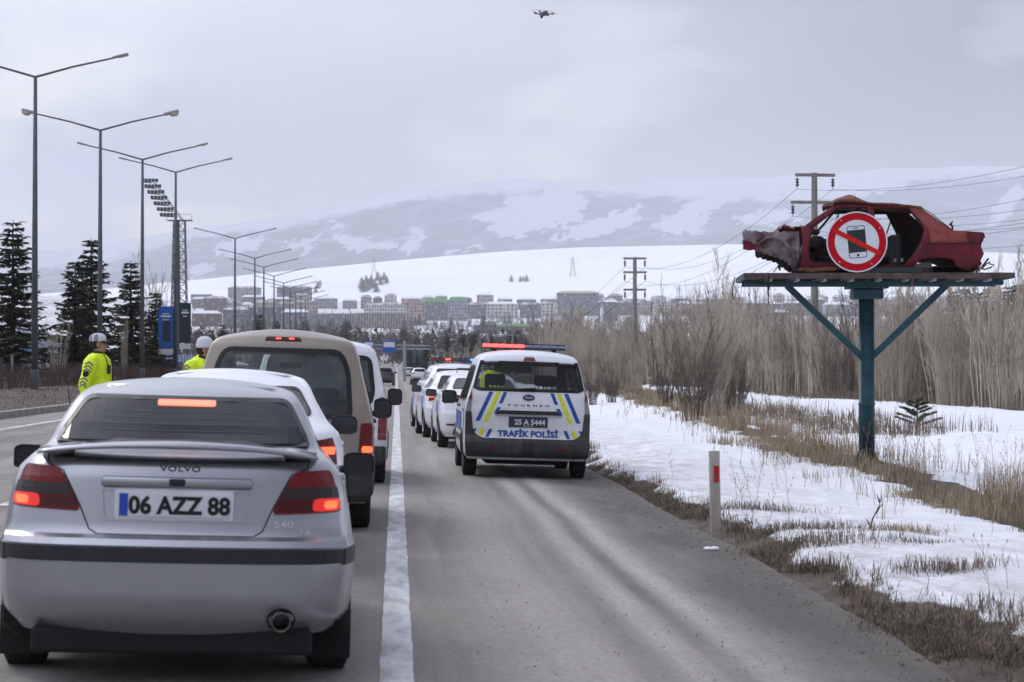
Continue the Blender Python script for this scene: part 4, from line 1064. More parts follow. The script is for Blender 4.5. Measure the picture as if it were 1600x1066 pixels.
for s in (-1, 1):
    for z0, z1, mt in ((1.10, 1.25, REDD), (.93, 1.10, WHL), (.80, .93, REDL)):
        nm = 'tail_lamp' if z0 > 1 else 'lamp_lens'
        if nm == 'tail_lamp': tl = panel(nm, rpoly([(s*.88, z0), (s*.80, z0), (s*.80, z1), (s*.86, z1+.03)], .006), rp, mat('tail_red_dull', (.16, .02, .022), .25, coat=.6), pv, .016, .03, .04)
        else: panel(nm, rpoly([(s*.885, z0), (s*.80+s*.01, z0), (s*.80, z1), (s*.885, z1)], .006), rp, mat('tail_clear_dull', (.26, .22, .22), .25, coat=.6) if mt is WHL else mat('tail_red_dull', (.16, .02, .022), .25, coat=.6), tl, .016, .03, .04)
panel('high_brake_light', rpoly([(-.09, 1.665), (.09, 1.665), (.06, 1.71), (-.06, 1.71)], .01), rp, mat('tail_red_dull', (.16, .02, .022), .25), pv, .02, .03, .05)
m = MB(); c = rp(0, 1.25, .03); m.tube([(-.05, c.y, 1.262), (.10, c.y+.0, 1.272), (-.36, c.y+.01, 1.25)], [.012, .02, .008], 6); m.build('rear_wiper', BLACKP, pv)
seats(pv, (1.5, 2.55), .66, 1.45, m=SEAT)
m = MB(); m.cbox((-.05, 2.95, 1.56), (.6, .05, .13), .03); m.build('rear_view_mirror', BLACKP, pv)
# blue flank graphics
for s in (-1, 1):
    fn = lambda y, z, o, s=s: sh.sidept(y, z, o, s)
    panel('flank_stripe', [(1.25, .62), (3.1, .62), (3.1, .9), (1.25, .9)], fn, PBLUE, pv, .004, .004, .1)
    panel('flank_stripe', [(.30, .80), (.42, .56), (.42, .95), (.34, 1.02)], fn, PBLUE, pv, .004, .004, .1)
def light_bar(parent, y, z, w_=1.18, redlit=(0, 1, 2, 3, 4), bluelit=(), tilt=0):
    b = empty('light_bar', (0, y, z)); b.parent = parent; b.rotation_euler = (0, tilt, 0)
    m = MB(); m.cbox((0, 0, 0), (w_, .26, .022), .01); m.cbox((0, 0, .068), (w_-.02, .24, .010), .004); 
    for s in (-1, 1): m.cbox((s*w_*.36, 0, -.035), (.06, .2, .05), .01)
    m.build('bar_base', BLACKP, b)
    k = 10; sw = w_ / k
    RB = mat('red_dome', (.30, .02, .02), .2, coat=.6); BB = mat('blue_dome', (.05, .09, .30), .2, coat=.6)
    ON = lightmat('red_beacon_lit', (1, .07, .06), 3.2, (.6, .03, .03)); ONB = lightmat('blue_beacon_lit', (.10, .22, 1), 3, (.05, .1, .6))
    GB = mat('pale_dome', (.20, .23, .34), .2, coat=.6)
    for i in range(k):
        x = -w_/2 + sw * (i + .5)
        c_ = MB(); c_.cbox((x, 0, .038), (sw*.94, .235, .050), .016)
        mt = ON if i in redlit else ONB if i in bluelit else (RB if i < 5 else (BB if redlit and len(redlit) < 3 else GB))
        c_.build('lamp_module', mt, b, True)
    return b
light_bar(pv, 1.35, H_ + .048, 1.22, (0, 1, 2, 3, 4))
# ---------------------------------------------------------------- other police cars further along
r_ = vehicle('police_car', 1.68, 38.9, 1.5, 'white police saloon with red tail lamp, right behind the police van on the shoulder', 'police car', 'police vehicles lined up on the shoulder')
sh = car_generic(r_, WHITE, 4.55, 1.43, .88, [(.84, 1.0), (.6, 1.03), (.40, 1.0), (.42, .94), (.66, .93), (.80, .84)], True, glass=G_SMOKE, lit=False)
panel('side_stripe', [(.9, .66), (1.7, .66), (1.7, .90), (.9, .80)], lambda y, z, o: sh.sidept(y, z, o, -1), mat('light_police_blue', (.05, .16, .5), .4), r_, .004, .004, .1)
m = MB(); m.tube([(-.5, 1.5, 1.44), (-.5, 1.5, 1.53), (.5, 1.5, 1.53), (.5, 1.5, 1.44)], .012, 6); m.build('roof_bar', BLACKP, r_)
r_ = vehicle('police_car', 1.47, 44.3, 3.0, 'white police hatchback with lit tail lamp between the police saloon and the police off-roader', 'police car', 'police vehicles lined up on the shoulder')
sh = car_generic(r_, WHITE, 4.2, 1.46, .87, None, False, glass=G_SMOKE)
panel('side_stripe', [(.9, .6), (1.3, .6), (1.6, .90), (1.1, .90)], lambda y, z, o: sh.sidept(y, z, o, -1), mat('light_police_blue', (.05, .16, .5), .4), r_, .004, .004, .1)
r_ = vehicle('police_car', 1.52, 49.6, 4.2, 'white police off-roader with red and blue roof lights, farthest of the shoulder line', 'police car', 'police vehicles lined up on the shoulder')
sh = car_generic(r_, WHITE, 4.45, 1.62, .90, [(.86, 1.14), (.55, 1.10), (.55, 1.05), (.84, 1.0)], False, glass=G_SMOKE, wheel_r=.35, lit=False)
for y0, y1, mt in ((2.9, 3.3, 'light_police_blue'), (3.35, 3.75, 'police_yellow')): panel('side_stripe', [(y0, .55), (y1, .55), (y1+.15, .95), (y0+.15, .95)], lambda y, z, o: sh.sidept(y, z, o, -1), MATS[mt], r_, .004, .004, .1)
lb = light_bar(r_, 1.6, 1.72, 1.25, (3, ), (8, ))
# ---------------------------------------------------------------- distant traffic
def far_car(px, D, col, label, hh=1.45, name='distant_car'):
    c = at(px, 573, D); o = vehicle(name, c.x, c.y, 0, label, 'car', 'distant traffic on the road')
    car_generic(o, paint('far_' + '_'.join(str(int(v*100)) for v in col), col, .2, .3), 4.3, hh, .86, None, False, lit=False)
far_car(600, 165, (.03, .03, .035), 'dark car driving away far down the road beside the white van')
far_car(597, 215, (.25, .27, .3), 'grey car far down the road ahead of the dark car')
far_car(655, 215, (.7, .7, .72), 'small white car far off at the roadside above the police hatchback')
far_car(640, 300, (.55, .56, .6), 'tiny pale car far off, left of the small white roadside car')
# ---------------------------------------------------------------- drone
dr = empty('drone', at(850, 21, 40), R(20), R(4), 'small grey four-rotor camera drone hovering high in the sky', 'drone')
k = MB(); k.cbox((0, 0, 0), (.10, .2, .065), .02); k.build('body', mat('drone_grey', (.10, .10, .11), .5), dr)
k = MB(); k.cbox((0, -.07, .04), (.08, .1, .03), .01); k.build('battery', mat('drone_light_grey', (.3, .3, .32), .5), dr)
k = MB(); k.ellipsoid((0, .11, -.04), (.028, .03, .028)); k.build('camera_gimbal', BLACKP, dr)
for sx in (-1, 1):
    for sy in (-1, 1):
        e = Vector((sx*.145, sy*.12, .0 + (.012 if sy > 0 else 0)))
        k = MB(); k.tube([(sx*.04, sy*.06, 0), e], [.014, .011], 8); k.lathe([(.016, -.012), (.016, .024), (.008, .028)], 12, Matrix.Translation(e)); ar = k.build('arm', mat('drone_grey', (.10, .10, .11), .5), dr)
        k = MB(); a = .5 + sx*.8 + sy; k.cbox((0, 0, 0), (.21, .016, .003), .001, Matrix.Translation(e + Vector((0, 0, .033))) @ Matrix.Rotation(a, 4, 'Z') @ Matrix.Rotation(.06, 4, 'Y')); k.build('rotor_blade', BLACKP, ar)
# ================================================================== PLATFORM, WRECK, ROUND SIGN
TEAL = mat('teal_paint', (.018, .062, .078), .5, var=.35, scale=3, bump=.15, bscale=30, dirt=(.07, .06, .05), dirtz=(-.3, .35))
RUSTB = mat('rusty_beam', (.055, .033, .026), .8, col2=(.11, .085, .075), scale=5, bump=.3)
PO = Vector((at(1354, 573, 32).x, at(1354, 573, 32).y, 0.0))
plat = empty('display_platform', PO, R(-5.5), 0, 'dark teal steel post with two slanted braces carrying a flat frame beside the road', 'platform')
b = MB(); b.lathe([(.125, -.25), (.125, .93), (.135, .935), (.135, .965), (.122, .97), (.118, 2.72)], 28); b.build('post', TEAL, plat, True)
b = MB(); b.cbox((0, 0, .04), (.46, .46, .03), .005)
for k in range(4):
    M = Matrix.Rotation(PI/2*k + PI/4, 4, 'Z'); b.prism([(.11, .05), (.26, .05), (.11, .25)], -.01, .01, M)
b.build('base_plate', TEAL, plat)
for s in (-1, 1):
    b = MB(); x0, z0, x1, z1 = s*.10, 1.70, s*1.24, 2.80
    d = Vector((x1-x0, 0, z1-z0)); l = d.length; a = math.atan2(d.z, d.x)
    b.cbox((l/2, 0, 0), (l, .10, .10), .01, Matrix.Translation((x0, 0, z0)) @ Matrix.Rotation(-a, 4, 'Y')); b.build('brace', TEAL, plat)
b = MB(); b.cbox((0, 0, 2.66), (.46, .5, .16), .02); b.cbox((0, 0, 2.77), (.62, .62, .05), .01); b.build('head_bracket', TEAL, plat)
b = MB(); Z = 2.885
b.cbox((.06, -.86, Z+.03), (4.06, .05, .085), .006); b.cbox((.07, .86, Z+.03), (4.08, .05, .085), .006)
b.build('edge_beam', RUSTB, plat)
b = MB()
for x in (-1.95, 2.10): b.cbox((x, 0, Z+.03), (.05, 1.74, .085), .006)
for y in (-.3, .3): b.cbox((.07, y, Z-.06), (3.98, .07, .07), .006)
b.build('long_beam', TEAL, plat)
for i in range(9):
    x = -1.56 + i * .415; c_ = MB(); c_.cbox((x, 0, Z-.01), (.05, 1.66, .075), .004); c_.build('cross_member', mat('grey_steel', (.30, .32, .33), .6, .2, var=.4, scale=9), plat)
b = MB(); b.cbox((.07, 0, Z+.055), (3.98, 1.62, .01), .002); b.build('deck_sheet', mat('deck_sheet', (.045, .06, .07), .7, col2=(.09, .06, .05), scale=3), plat)
b = MB(); b.cbox((.58, -.87, Z-.04), (.03, .02, .20), .003); b.build('bracket_lug', RUSTB, plat)
ZP = 2.95
# --- wreck
WR = mat('faded_red_wreck_paint', (.075, .003, .010), .45, col2=(.165, .009, .018), scale=3.2, lo=.35, hi=.68, detail=10, bump=.25, bscale=11, spec=.25, dirt=(.07, .045, .035), dirtz=(.0, .30))
WRU = mat('bleached_red_wreck_paint', (.17, .026, .024), .55, col2=(.25, .06, .045), scale=5, lo=.35, hi=.7, detail=10, bump=.2, bscale=12)
WRR = mat('rusted_panel', (.10, .032, .020), .8, col2=(.19, .08, .045), scale=7, detail=10, bump=.4)
WGR = mat('bare_scraped_metal', (.050, .010, .012), .6, .15, col2=(.26, .225, .23), scale=3.4, lo=.35, hi=.62, detail=10, bump=.5, bscale=14)
WDK = mat('wreck_black', (.010, .010, .011), .8, var=.5, scale=10)
wr = empty('wrecked_car', PO + Vector((-.13, .012, ZP)), R(-5.5), 0, 'stripped dark red car wreck without wheels, doors or bonnet, set up on the teal platform', 'wrecked car')
def w3(l): return [((x - 744) / 347.8, (626 - y) / 347.8) for x, y in l]
def tumble(z): return -.17 * sstep(.55, 1.2, z) - .05 * sstep(.35, 0, z)
def side(name, outline, holes, v, sg, m, parent, th=.03, rough=.012, seed=0):
    """sheet-metal side: outline and openings in (u,z), standing at depth v"""
    bm = bmesh.new(); eds = []
    for loop in [outline] + list(holes):
        vs_ = [bm.verts.new((p[0], p[1], 0)) for p in loop]
        eds += [bm.edges.new((vs_[i], vs_[(i+1) % len(vs_)])) for i in range(len(vs_))]
    bmesh.ops.triangle_fill(bm, edges=eds, use_beauty=True)
    for ax in (0, 1):
        lo = min(p[ax] for p in outline); hi = max(p[ax] for p in outline); k = int((hi-lo)/.07)
        for i in range(1, k+1):
            co = [0, 0, 0]; no = [0, 0, 0]; co[ax] = lo + (hi-lo)*i/(k+1); no[ax] = 1
            bmesh.ops.bisect_plane(bm, geom=list(bm.verts)+list(bm.edges)+list(bm.faces), plane_co=co, plane_no=no)
    bmesh.ops.solidify
    bm.verts.index_update(); n = len(bm.verts); V = []
    for off in (0, th):
        for q in bm.verts:
            u, z = q.co.x, q.co.y
            crump = rough * fbm(u*3 + seed, z*3, seed) + .05 * sstep(-1.2, -1.8, u) * fbm(u*2.5, z*2.5, 3+seed) + .03 * sstep(1.75, 2.0, u) * fbm(u*5, z*5, 8+seed)
            bul = .05 * math.sin(PI * max(0, min(1, z / .75)))
            V.append(Vector((u, v + sg * (bul + tumble(z) + crump - off), z)))
    Fc = [tuple(w.index for w in f.verts) for f in bm.faces]; F2 = [tuple(reversed([i + n for i in f])) for f in Fc]
    B = [(e.verts[0].index, e.verts[1].index, e.verts[1].index + n, e.verts[0].index + n) for e in bm.edges if e.is_boundary]
    bm.free(); o = meshobj(name, V, Fc + F2 + B, m, parent, False)
    bm = bmesh.new(); bm.from_mesh(o.data); bmesh.ops.recalc_face_normals(bm, faces=bm.faces)
    for f in bm.faces: f.smooth = True
    bm.to_mesh(o.data); bm.free()
    return o
arch = [(1235, 585), (1228, 560), (1205, 548), (1165, 541), (1115, 540), (1065, 546), (1035, 558), (1015, 580), (1005, 600)]
OUT = w3([(404, 372), (432, 366), (455, 345), (520, 296), (590, 248), (640, 240), (900, 238), (1045, 256), (1100, 298), (1160, 345), (1220, 392), (1280, 396), (1385, 404), (1394, 432), (1372, 442), (1362, 470), (1385, 520), (1368, 560), (1340, 602), (1290, 610)] + arch + [(980, 603), (640, 600), (400, 602), (398, 560), (410, 470)])
FD = w3([(445, 545), (442, 500), (450, 425), (470, 372), (540, 318), (612, 266), (765, 261), (772, 330), (776, 420), (775, 565), (470, 565)])
RD = w3([(802, 270), (985, 268), (1030, 325), (1068, 384), (1058, 430), (1035, 480), (1000, 535), (962, 580), (806, 580)])
FDu = w3([(478, 372), (540, 322), (612, 268), (765, 263), (770, 400), (500, 405)])
RDu = w3([(802, 270), (930, 268), (950, 300), (1005, 400), (806, 404)])
side('body_side', OUT, [FD, RD], -.78, -1, WR, wr, seed=1)
side('body_side', OUT, [FDu, RDu], .78, 1, mat('wreck_inner_shaded', (.022, .007, .008), .8, var=.5, scale=5), wr, seed=5)  # far side coloured darker to carry the shade inside the cabin
# faded upper band of the rear quarter and C-pillar, and the door aperture lining
side('bleached_quarter_panel', w3([(985, 252), (1045, 258), (1100, 300), (1218, 394), (1290, 400), (1300, 462), (1100, 462), (1094, 410), (1085, 380), (1010, 290)]), [], -.786, -1, WRU, wr, th=.01, seed=1)
for loop, nm in ((FD, 'door_frame'), (RD, 'door_frame')):
    b = MB(); pts = [Vector((p[0], -.80 + .0 - tumble(p[1]) * -1 * -1 * 1, p[1])) for p in loop]
    pts = [Vector((p[0], -.78 - (.05 * math.sin(PI * max(0, min(1, p[1] / .75))) + tumble(p[1])) + .012, p[1])) for p in loop]
    b.tube(pts + [pts[0]], .014, 5); b.build(nm, WDK, wr)
def wl(nm, pts, r=.007):
    q = MB(); q.tube([Vector((u, -.78 - (.05 * math.sin(PI * max(0, min(1, z / .75))) + tumble(z)) - .004, z)) for u, z in pts], r, 5); q.build(nm, WDK, wr)
wl('panel_crease', [(.98 + .06*k, .475 - .001*k) for k in range(14)], .005)
wl('panel_crease', [(.80, .13), (.83, .22), (.90, .30), (.96, .36), (.985, .47)], .005)
wl('boot_gap', [(1.62, .645), (1.64, .56), (1.66, .40), (1.70, .20)], .005)
wl('drip_rail', [(-.46, 1.09), (-.2, 1.105), (.3, 1.105), (.88, 1.055), (1.05, .95), (1.36, .675)], .007)
# roof with the buckled hump over the windscreen
U = [-.50 + 1.42 * i / 26 for i in range(27)]; VS = [-.66 + 1.32 * j / 14 for j in range(15)]
vs = []; fs = []
for u in U:
    for v in VS:
        zb = interp_([(-.5, 1.075), (-.35, 1.11), (.4, 1.115), (.92, 1.055)], u)
        hump = .145 * math.exp(-((u + .16) / .20) ** 2) * math.exp(-((v + .25) / .42) ** 2) + .05 * math.exp(-((u + .42) / .12) ** 2)
        z = zb + .02 * (1 - (v/.66)**2) + hump + .008 * fbm(u*6, v*6, 2)
        vs.append((u - .06 * (u < -.45) * math.cos(v*3), v, z))
n = len(VS)
for i in range(len(U)-1):
    for j in range(n-1): fs.append((i*n+j, i*n+j+1, (i+1)*n+j+1, (i+1)*n+j))
N0 = len(vs); vs += [(x, y, z - .035) for x, y, z in vs]; fs += [tuple(reversed([q + N0 for q in f])) for f in list(fs)]
for j in range(n-1): fs += [(j, j+1, j+1+N0, j+N0), ((len(U)-1)*n+j, (len(U)-1)*n+j+1, (len(U)-1)*n+j+1+N0, (len(U)-1)*n+j+N0)]
for i in range(len(U)-1): fs += [(i*n, (i+1)*n, (i+1)*n+N0, i*n+N0), (i*n+n-1, (i+1)*n+n-1, (i+1)*n+n-1+N0, i*n+n-1+N0)]
meshobj('roof', vs, fs, WRR, wr, True)
# boot lid and crushed tail
def sheet(name, fn, nu, nv, m, th=.02):
    vs = [fn(i/nu, j/nv) for i in range(nu+1) for j in range(nv+1)]; N0 = len(vs); fs = []
    for i in range(nu):
        for j in range(nv): fs.append((i*(nv+1)+j, i*(nv+1)+j+1, (i+1)*(nv+1)+j+1, (i+1)*(nv+1)+j))
    b = MB(); b.add(vs, fs); b.add([Vector(v) - Vector((0, 0, th)) for v in vs], [tuple(reversed(f)) for f in fs])
    return b.build(name, m, wr, True)
sheet('boot_lid', lambda a, b: (1.38 + a*.50, -.72 + 1.44*b, .665 - .02*a - .07*sstep(.8, 1, a) + .02*fbm(a*4, b*6, 1)), 10, 16, WR)
sheet('tail_panel', lambda a, b: (1.83 + .06*fbm(a*4, b*7, 3) - .05*a, -.74 + 1.48*b, .60 - .52*a + .02*fbm(a*5, b*5, 9)), 12, 20, WRR)
b = MB(); rng = random.Random(4)
for k in range(26):
    p = Vector((rng.uniform(1.70, 1.88), rng.uniform(-.78, .6), rng.uniform(.08, .58))); q = p + Vector((rng.uniform(-.06, .12), rng.uniform(-.15, .15), rng.uniform(-.14, .14))); b.tube([p, (p+q)/2 + Vector((.02, 0, .03)), q], rng.uniform(.008, .028), 5)
b.build('torn_metal', WRR, wr)
b = MB(); b.tube([(1.72, -.7, .12), (1.86, -.78, .06), (1.95, -.8, .09), (2.0, -.8, .13), (1.92, -.8, .15)], .012, 6); b.tube([(1.75, -.7, .06), (1.78, -.72, -.03), (1.82, -.7, .02)], .008, 5); b.build('torn_bumper_strip', WDK, wr)
for x, h, r0 in ((1.40, .17, .018), (1.29, .09, .012)):
    b = MB(); b.tube([(x, -.55, .66), (x+.005, -.55, .66+h*.55), (x-.03, -.55, .66+h*.7), (x+.01, -.55, .66+h)], [r0, r0, r0*1.6, r0*.4], 5); b.build('boot_hinge', WR, wr)
# front: scraped inner wing, torn scuttle and firewall
wr.scale = (.978, .978, .978)
IF = w3([(92, 388), (104, 380), (116, 388), (130, 384), (141, 393), (152, 386), (165, 388), (188, 396), (204, 389), (230, 396), (262, 393), (280, 384), (292, 397), (318, 386), (330, 394), (352, 388), (372, 394), (406, 380), (412, 470), (400, 600), (386, 612), (374, 606), (369, 590), (358, 596), (352, 578), (340, 582), (333, 560), (318, 556), (310, 543), (296, 548), (284, 534), (262, 536), (248, 524), (238, 531), (222, 514), (205, 519), (192, 505), (165, 506), (150, 492), (128, 497), (95, 490), (98, 470), (84, 458), (92, 430), (86, 410)])
side('inner_wing', IF, [], -.62, -1, WGR, wr, th=.03, rough=.05, seed=3)
side('inner_wing', [(max(p[0], -1.62), p[1]*.9 + .04) for p in IF if p[0] > -1.66], [], .60, 1, MATS['wreck_inner_shaded'], wr, th=.03, rough=.05, seed=9)
b = MB(); pts = [((x-744)/347.8, -.70, (626-y)/347.8) for x, y in [(160, 500), (180, 455), (215, 432), (255, 425), (300, 440), (340, 480), (365, 530), (378, 590)]]
b.tube(pts, [.02, .022, .022, .02, .022, .024, .024, .02], 6); b.build('wheel_arch_flange', WGR, wr, True)
b = MB(); b.prism(w3([(90, 490), (92, 440), (130, 450), (165, 470), (158, 492)]), -.70, -.66); b.build('red_front_corner', WR, wr)
sheet('scuttle', lambda a, b: (-1.32 + a*.40, -.68 + 1.36*b, .70 + .045*a + .05*fbm(a*5, b*8, 2) + .07*math.exp(-((a-.2)/.2)**2)*math.exp(-((b-.2)/.25)**2)), 12, 26, WR)
sheet('floor_pan', lambda a, b: (-1.0 + a*2.75, -.70 + 1.4*b, .09 + .02*fbm(a*6, b*5, 2)), 20, 10, WDK, .05)
b = MB(); b.box(-1.0, -.96, -.68, .68, .08, .70); b.build('firewall', WDK, wr); b = MB(); b.box(.52, .58, -.68, .68, .1, .62); b.build('rear_bulkhead', WDK, wr)
b = MB(); b.cbox((.35, .35, .22), (.5, .5, .18), .06); b.cbox((.58, .35, .45), (.14, .5, .42), .05); b.cbox((-.45, .30, .24), (.45, .45, .16), .05); b.cbox((-.72, -.1, .50), (.25, 1.2, .2), .08); b.build('torn_seats', WDK, wr, True)
b = MB(); b.cbox((.57, -.5, .22), (.12, .2, .06), .01); b.build('white_box', mat('dirty_white', (.45, .44, .42), .7), wr)
b = MB(); b.ellipsoid((-.74, -.60, .66), (.07, .06, .05)); b.tube([(-.36, -.55, .98), (-.42, -.56, .80), (-.36, -.5, .72)], .012, 5); b.tube([(-.05, -.4, 1.05), (-.12, -.4, .93)], .009, 5); b.tube([(-.02, -.3, 1.06), (.1, -.3, .95)], .009, 5)
b.tube([(.62, .5, 1.0), (.52, .5, .68)], .012, 5); b.tube([(.62, .5, 1.0), (.74, .5, .6)], .012, 5); b.tube([(-.62, .55, .70), (-.32, .5, 1.06)], .02, 5); b.build('loose_cables', WDK, wr)
b = MB(); rng = random.Random(8)
for k in range(14):
    x = rng.uniform(-1.02, -.2); b.cbox((x, -.80 + rng.uniform(-.02, .02), .055 + rng.uniform(-.015, .03)), (rng.uniform(.08, .25), .06, rng.uniform(.03, .07)), .012)
b.build('rusted_sill', WRR, wr)
b = MB(); b.tube([(-1.28, -.6, .22), (-1.33, -.62, .12), (-1.40, -.65, .03)], .008, 5); b.tube([(-1.22, -.6, .22), (-1.30, -.6, .1)], .006, 5); b.tube([(-1.31, -.6, .14), (-1.30, -.62, .06)], [.03, .012], 6); b.tube([(-1.12, -.6, .16), (-1.2, -.6, .06)], [.006, .018], 5)
b.tube([(-1.5, -.9, .0), (-1.50, -.91, -.18), (-1.51, -.91, -.28), (-1.50, -.91, -.5)], [.008, .02, .014, .004], 6); b.tube([(-1.58, -.9, -.02), (-1.59, -.9, -.2)], [.006, .012], 5)
b.tube([(-2.02, -.85, -.05), (-2.05, -.87, -.2), (-2.06, -.87, -.33), (-2.03, -.87, -.4)], .008, 5)
b.build('hanging_wires', WDK, wr)
b = MB(); b.prism([(.82, .16), (1.06, .20), (1.09, .0), (.80, .0)], -.62, -.30); b.build('axle_stump', WGR, wr)
b = MB(); b.cbox((1.27, -.3, .08), (.35, .5, .10), .03); b.build('fuel_tank', WDK, wr)
# --- round prohibition sign: bent slightly, held by a bar on the platform edge
M_ = Matrix.Translation(PO) @ Matrix.Rotation(R(-5.5), 4, 'Z')
sg_ = empty('prohibition_sign', M_ @ Vector((-.262, -.90, ZP + .02)), R(-5.5), 0, 'round red and white sign forbidding mobile phones, fixed in front of the wrecked car', 'traffic sign')
SRED = mat('sign_red', (.42, .002, .010), .5, spec=.15, var=.06, scale=6); SWH = mat('sign_white', (.62, .64, .68), .5, var=.05, scale=5); SOR = mat('sign_bar_red', (.52, .014, .008), .5, spec=.15)
rz0 = .455
def disc(name, r, y, m, parent, rin=0, n=64, th=.004):
    b = MB(); M = Matrix.Translation((0, y, rz0)) @ Matrix.Rotation(PI/2, 4, 'X')
    if rin:
        vs = []; fs = []
        for k in range(n):
            a = 2*PI*k/n
            for rr, zz in ((r, th), (rin, th), (r, 0), (rin, 0)): vs.append(M @ Vector((rr*math.cos(a), rr*math.sin(a), zz)))
        for k in range(n):
            j = (k+1) % n; fs += [(4*k, 4*j, 4*j+1, 4*k+1), (4*k, 4*k+2, 4*j+2, 4*j), (4*k+1, 4*j+1, 4*j+3, 4*k+3)]
        b.add(vs, fs)
    else: b.lathe([(r, 0), (r, th)], n, M)
    return b.build(name, m, parent)
pl_ = disc('sign_plate', .462, 0, SWH, sg_, th=.012)
disc('red_ring', .442, -.012, SRED, pl_, .335, th=.003)
ph = MB(); M = Matrix.Translation((0, -.0125, rz0)) @ Matrix.Rotation(R(-5), 4, 'Y')
def sl(poly, y0, y1, nm, m):
    q = MB(); q.prism(poly, y0, y1, M); return q.build(nm, m, pl_)
pw, phh = .138, .245
sl(rpoly([(-pw, -phh), (pw, -phh), (pw, phh), (-pw, phh)], .035), -.002, 0, 'phone_outline', INK)
sl(rpoly([(-pw+.011, -phh+.011), (pw-.011, -phh+.011), (pw-.011, phh-.011), (-pw+.011, phh-.011)], .028), -.0035, -.002, 'phone_face', SWH)
sl([(-pw+.006, -phh+.085), (pw-.006, -phh+.085), (pw-.006, phh-.062), (-pw+.006, phh-.062)], -.005, -.0035, 'phone_screen', mat('phone_screen', (.018, .022, .03), .35))
sl(rpoly([(-.045, phh-.04), (.045, phh-.04), (.045, phh-.028), (-.045, phh-.028)], .005), -.005, -.0035, 'phone_speaker', INK)
q = MB(); q.lathe([(.02, 0), (.02, .002)], 20, M @ Matrix.Translation((0, -.0035, -phh+.042)) @ Matrix.Rotation(PI/2, 4, 'X')); q.build('phone_button', INK, pl_)
q = MB(); q.cbox((0, -.021, 0), (.80, .004, .072), .001, Matrix.Translation((0, 0, rz0)) @ Matrix.Rotation(R(27), 4, 'Y')); q.build('slash_bar', SOR, pl_)
for a in (.55, 2.2, 4.0, 5.3):
    q = MB(); q.ellipsoid((.40*math.cos(a), -.016, rz0 + .40*math.sin(a)), (.010, .005, .010), 10, 6); q.build('rivet', SWH, pl_)
q = MB(); q.cbox((.48, .03, .03), (1.05, .03, .075), .004); q.build('holding_bar', mat('dark_bar', (.02, .028, .035), .6), sg_)
q = MB(); q.tube([(0, .03, 0), (0, .02, .8)], .018, 6); q.build('back_stay', WDK, sg_)

# ================================================================== STREET LIGHTS
LPG = mat('galvanised_pole', (.10, .105, .115), .55, .3, var=.2, scale=2)
LHD = mat('lamp_housing', (.30, .30, .32), .5)
LGL = mat('lamp_glass', (.42, .38, .28), .25)
def street_light(x, y, top, z0, kind, label):
    r = empty('street_lamp', (x, y, z0), 0, 0, label, 'street lamp', 'twin-arm street lamps on the central reservation')
    h = top - z0
    b = MB(); b.tube([(0, 0, -.2), (0, 0, h*.5), (0, 0, h)], [.125, .095, .06], 10); b.cbox((0, 0, .35), (.26, .26, .7), .03); b.build('pole', LPG, r, True)
    for s in (-1, 1):
        b = MB(); b.tube([(0, 0, h-.04), (s*1.3, 0, h+.33), (s*2.75, 0, h+.66)], [.042, .036, .030], 6); a = b.build('arm', LPG, r)
        e = Vector((s*2.75, 0, h+.66)); M = Matrix.Translation(e) @ Matrix.Rotation(-s*R(14), 4, 'Y')
        b = MB()
        if kind == 'globe':
            b.cbox((s*.25, 0, .02), (.66, .22, .14), .06, M); l = b.build('lamp_head', LHD, r, True); g = MB(); g.ellipsoid((s*.36, 0, -.06), (.20, .12, .12), 14, 8, M); g.build('lamp_glass', LGL, l, True)
        else:
            b.cbox((s*.20, 0, .02), (.56, .24, .07), .03, M); l = b.build('lamp_head', LHD, r, True); g = MB(); g.cbox((s*.28, 0, -.025), (.34, .2, .03), .01, M); g.build('lamp_glass', LGL, l)
    return r
PL = [(54, 118), (156, 202), (222, 248), (274, 268), (367, 372), (398, 403), (412, 417), (428, 431), (443, 442), (453, 450), (462, 457), (470, 463), (477, 469)]
PN = ['tallest-looking twin-arm street lamp, cut off by the left edge of the picture', 'twin-arm street lamp with round glass bowls, second from the left', 'twin-arm street lamp with slim heads rising behind the first officer', 'twin-arm street lamp carrying the blue and dark green banners',
      'first twin-arm street lamp of the small group before the mountain', 'second twin-arm street lamp of the small group before the mountain', 'third twin-arm street lamp of the small group before the mountain', 'fourth twin-arm street lamp of the small group before the mountain']
for i, (px, py) in enumerate(PL):
    s = (620 - px) / 12.6; D = F / s; p = at(px, py, D)
    street_light(p.x, p.y, p.z, ground_z(p.x, p.y), 'globe' if i == 1 else 'flat', PN[i] if i < len(PN) else 'tiny twin-arm street lamp far away at the end of the row')
# banners hung on the fourth lamp
def banner(px0, px1, y0, y1, D, m1, m2, label, fy):
    a = at(px0, y1, D); c = at(px1, y0, D); r = empty('pole_banner', (a.x + (c.x-a.x)/2, a.y, a.z), 0, 0, label, 'banner'); w_ = (c.x - a.x)/2; h = c.z - a.z
    b = MB(); b.cbox((0, 0, h/2+.05), (2*w_, .05, h), .01); b.build('panel', m1, r)
    b = MB(); b.cbox((.05, -.03, h*.42), (w_*1.0, .02, h*.5), .01); b.build('picture', m2, r)
    b = MB()
    for k, (ww, hh) in enumerate(((.9, .05), (1.3, .11), (.8, .05))): b.box(-ww*w_/2, ww*w_/2, -.035, -.028, h*.83 - k*.17, h*.83 - k*.17 + hh)
    b.build('pale_text_lines', SWH, r)
    b = MB(); b.cbox((0, 0, -.16), (2*w_, .05, .3), .01); b.build('white_strip', SWH, r)
    b = MB(); b.tube([(-w_, .04, h), (w_+.35*fy, .04, h)], .02, 5); b.tube([(-w_, .04, .05), (w_+.35*fy, .04, .05)], .02, 5); b.build('holder', LPG, r)
D4 = F / (346 / 12.6)
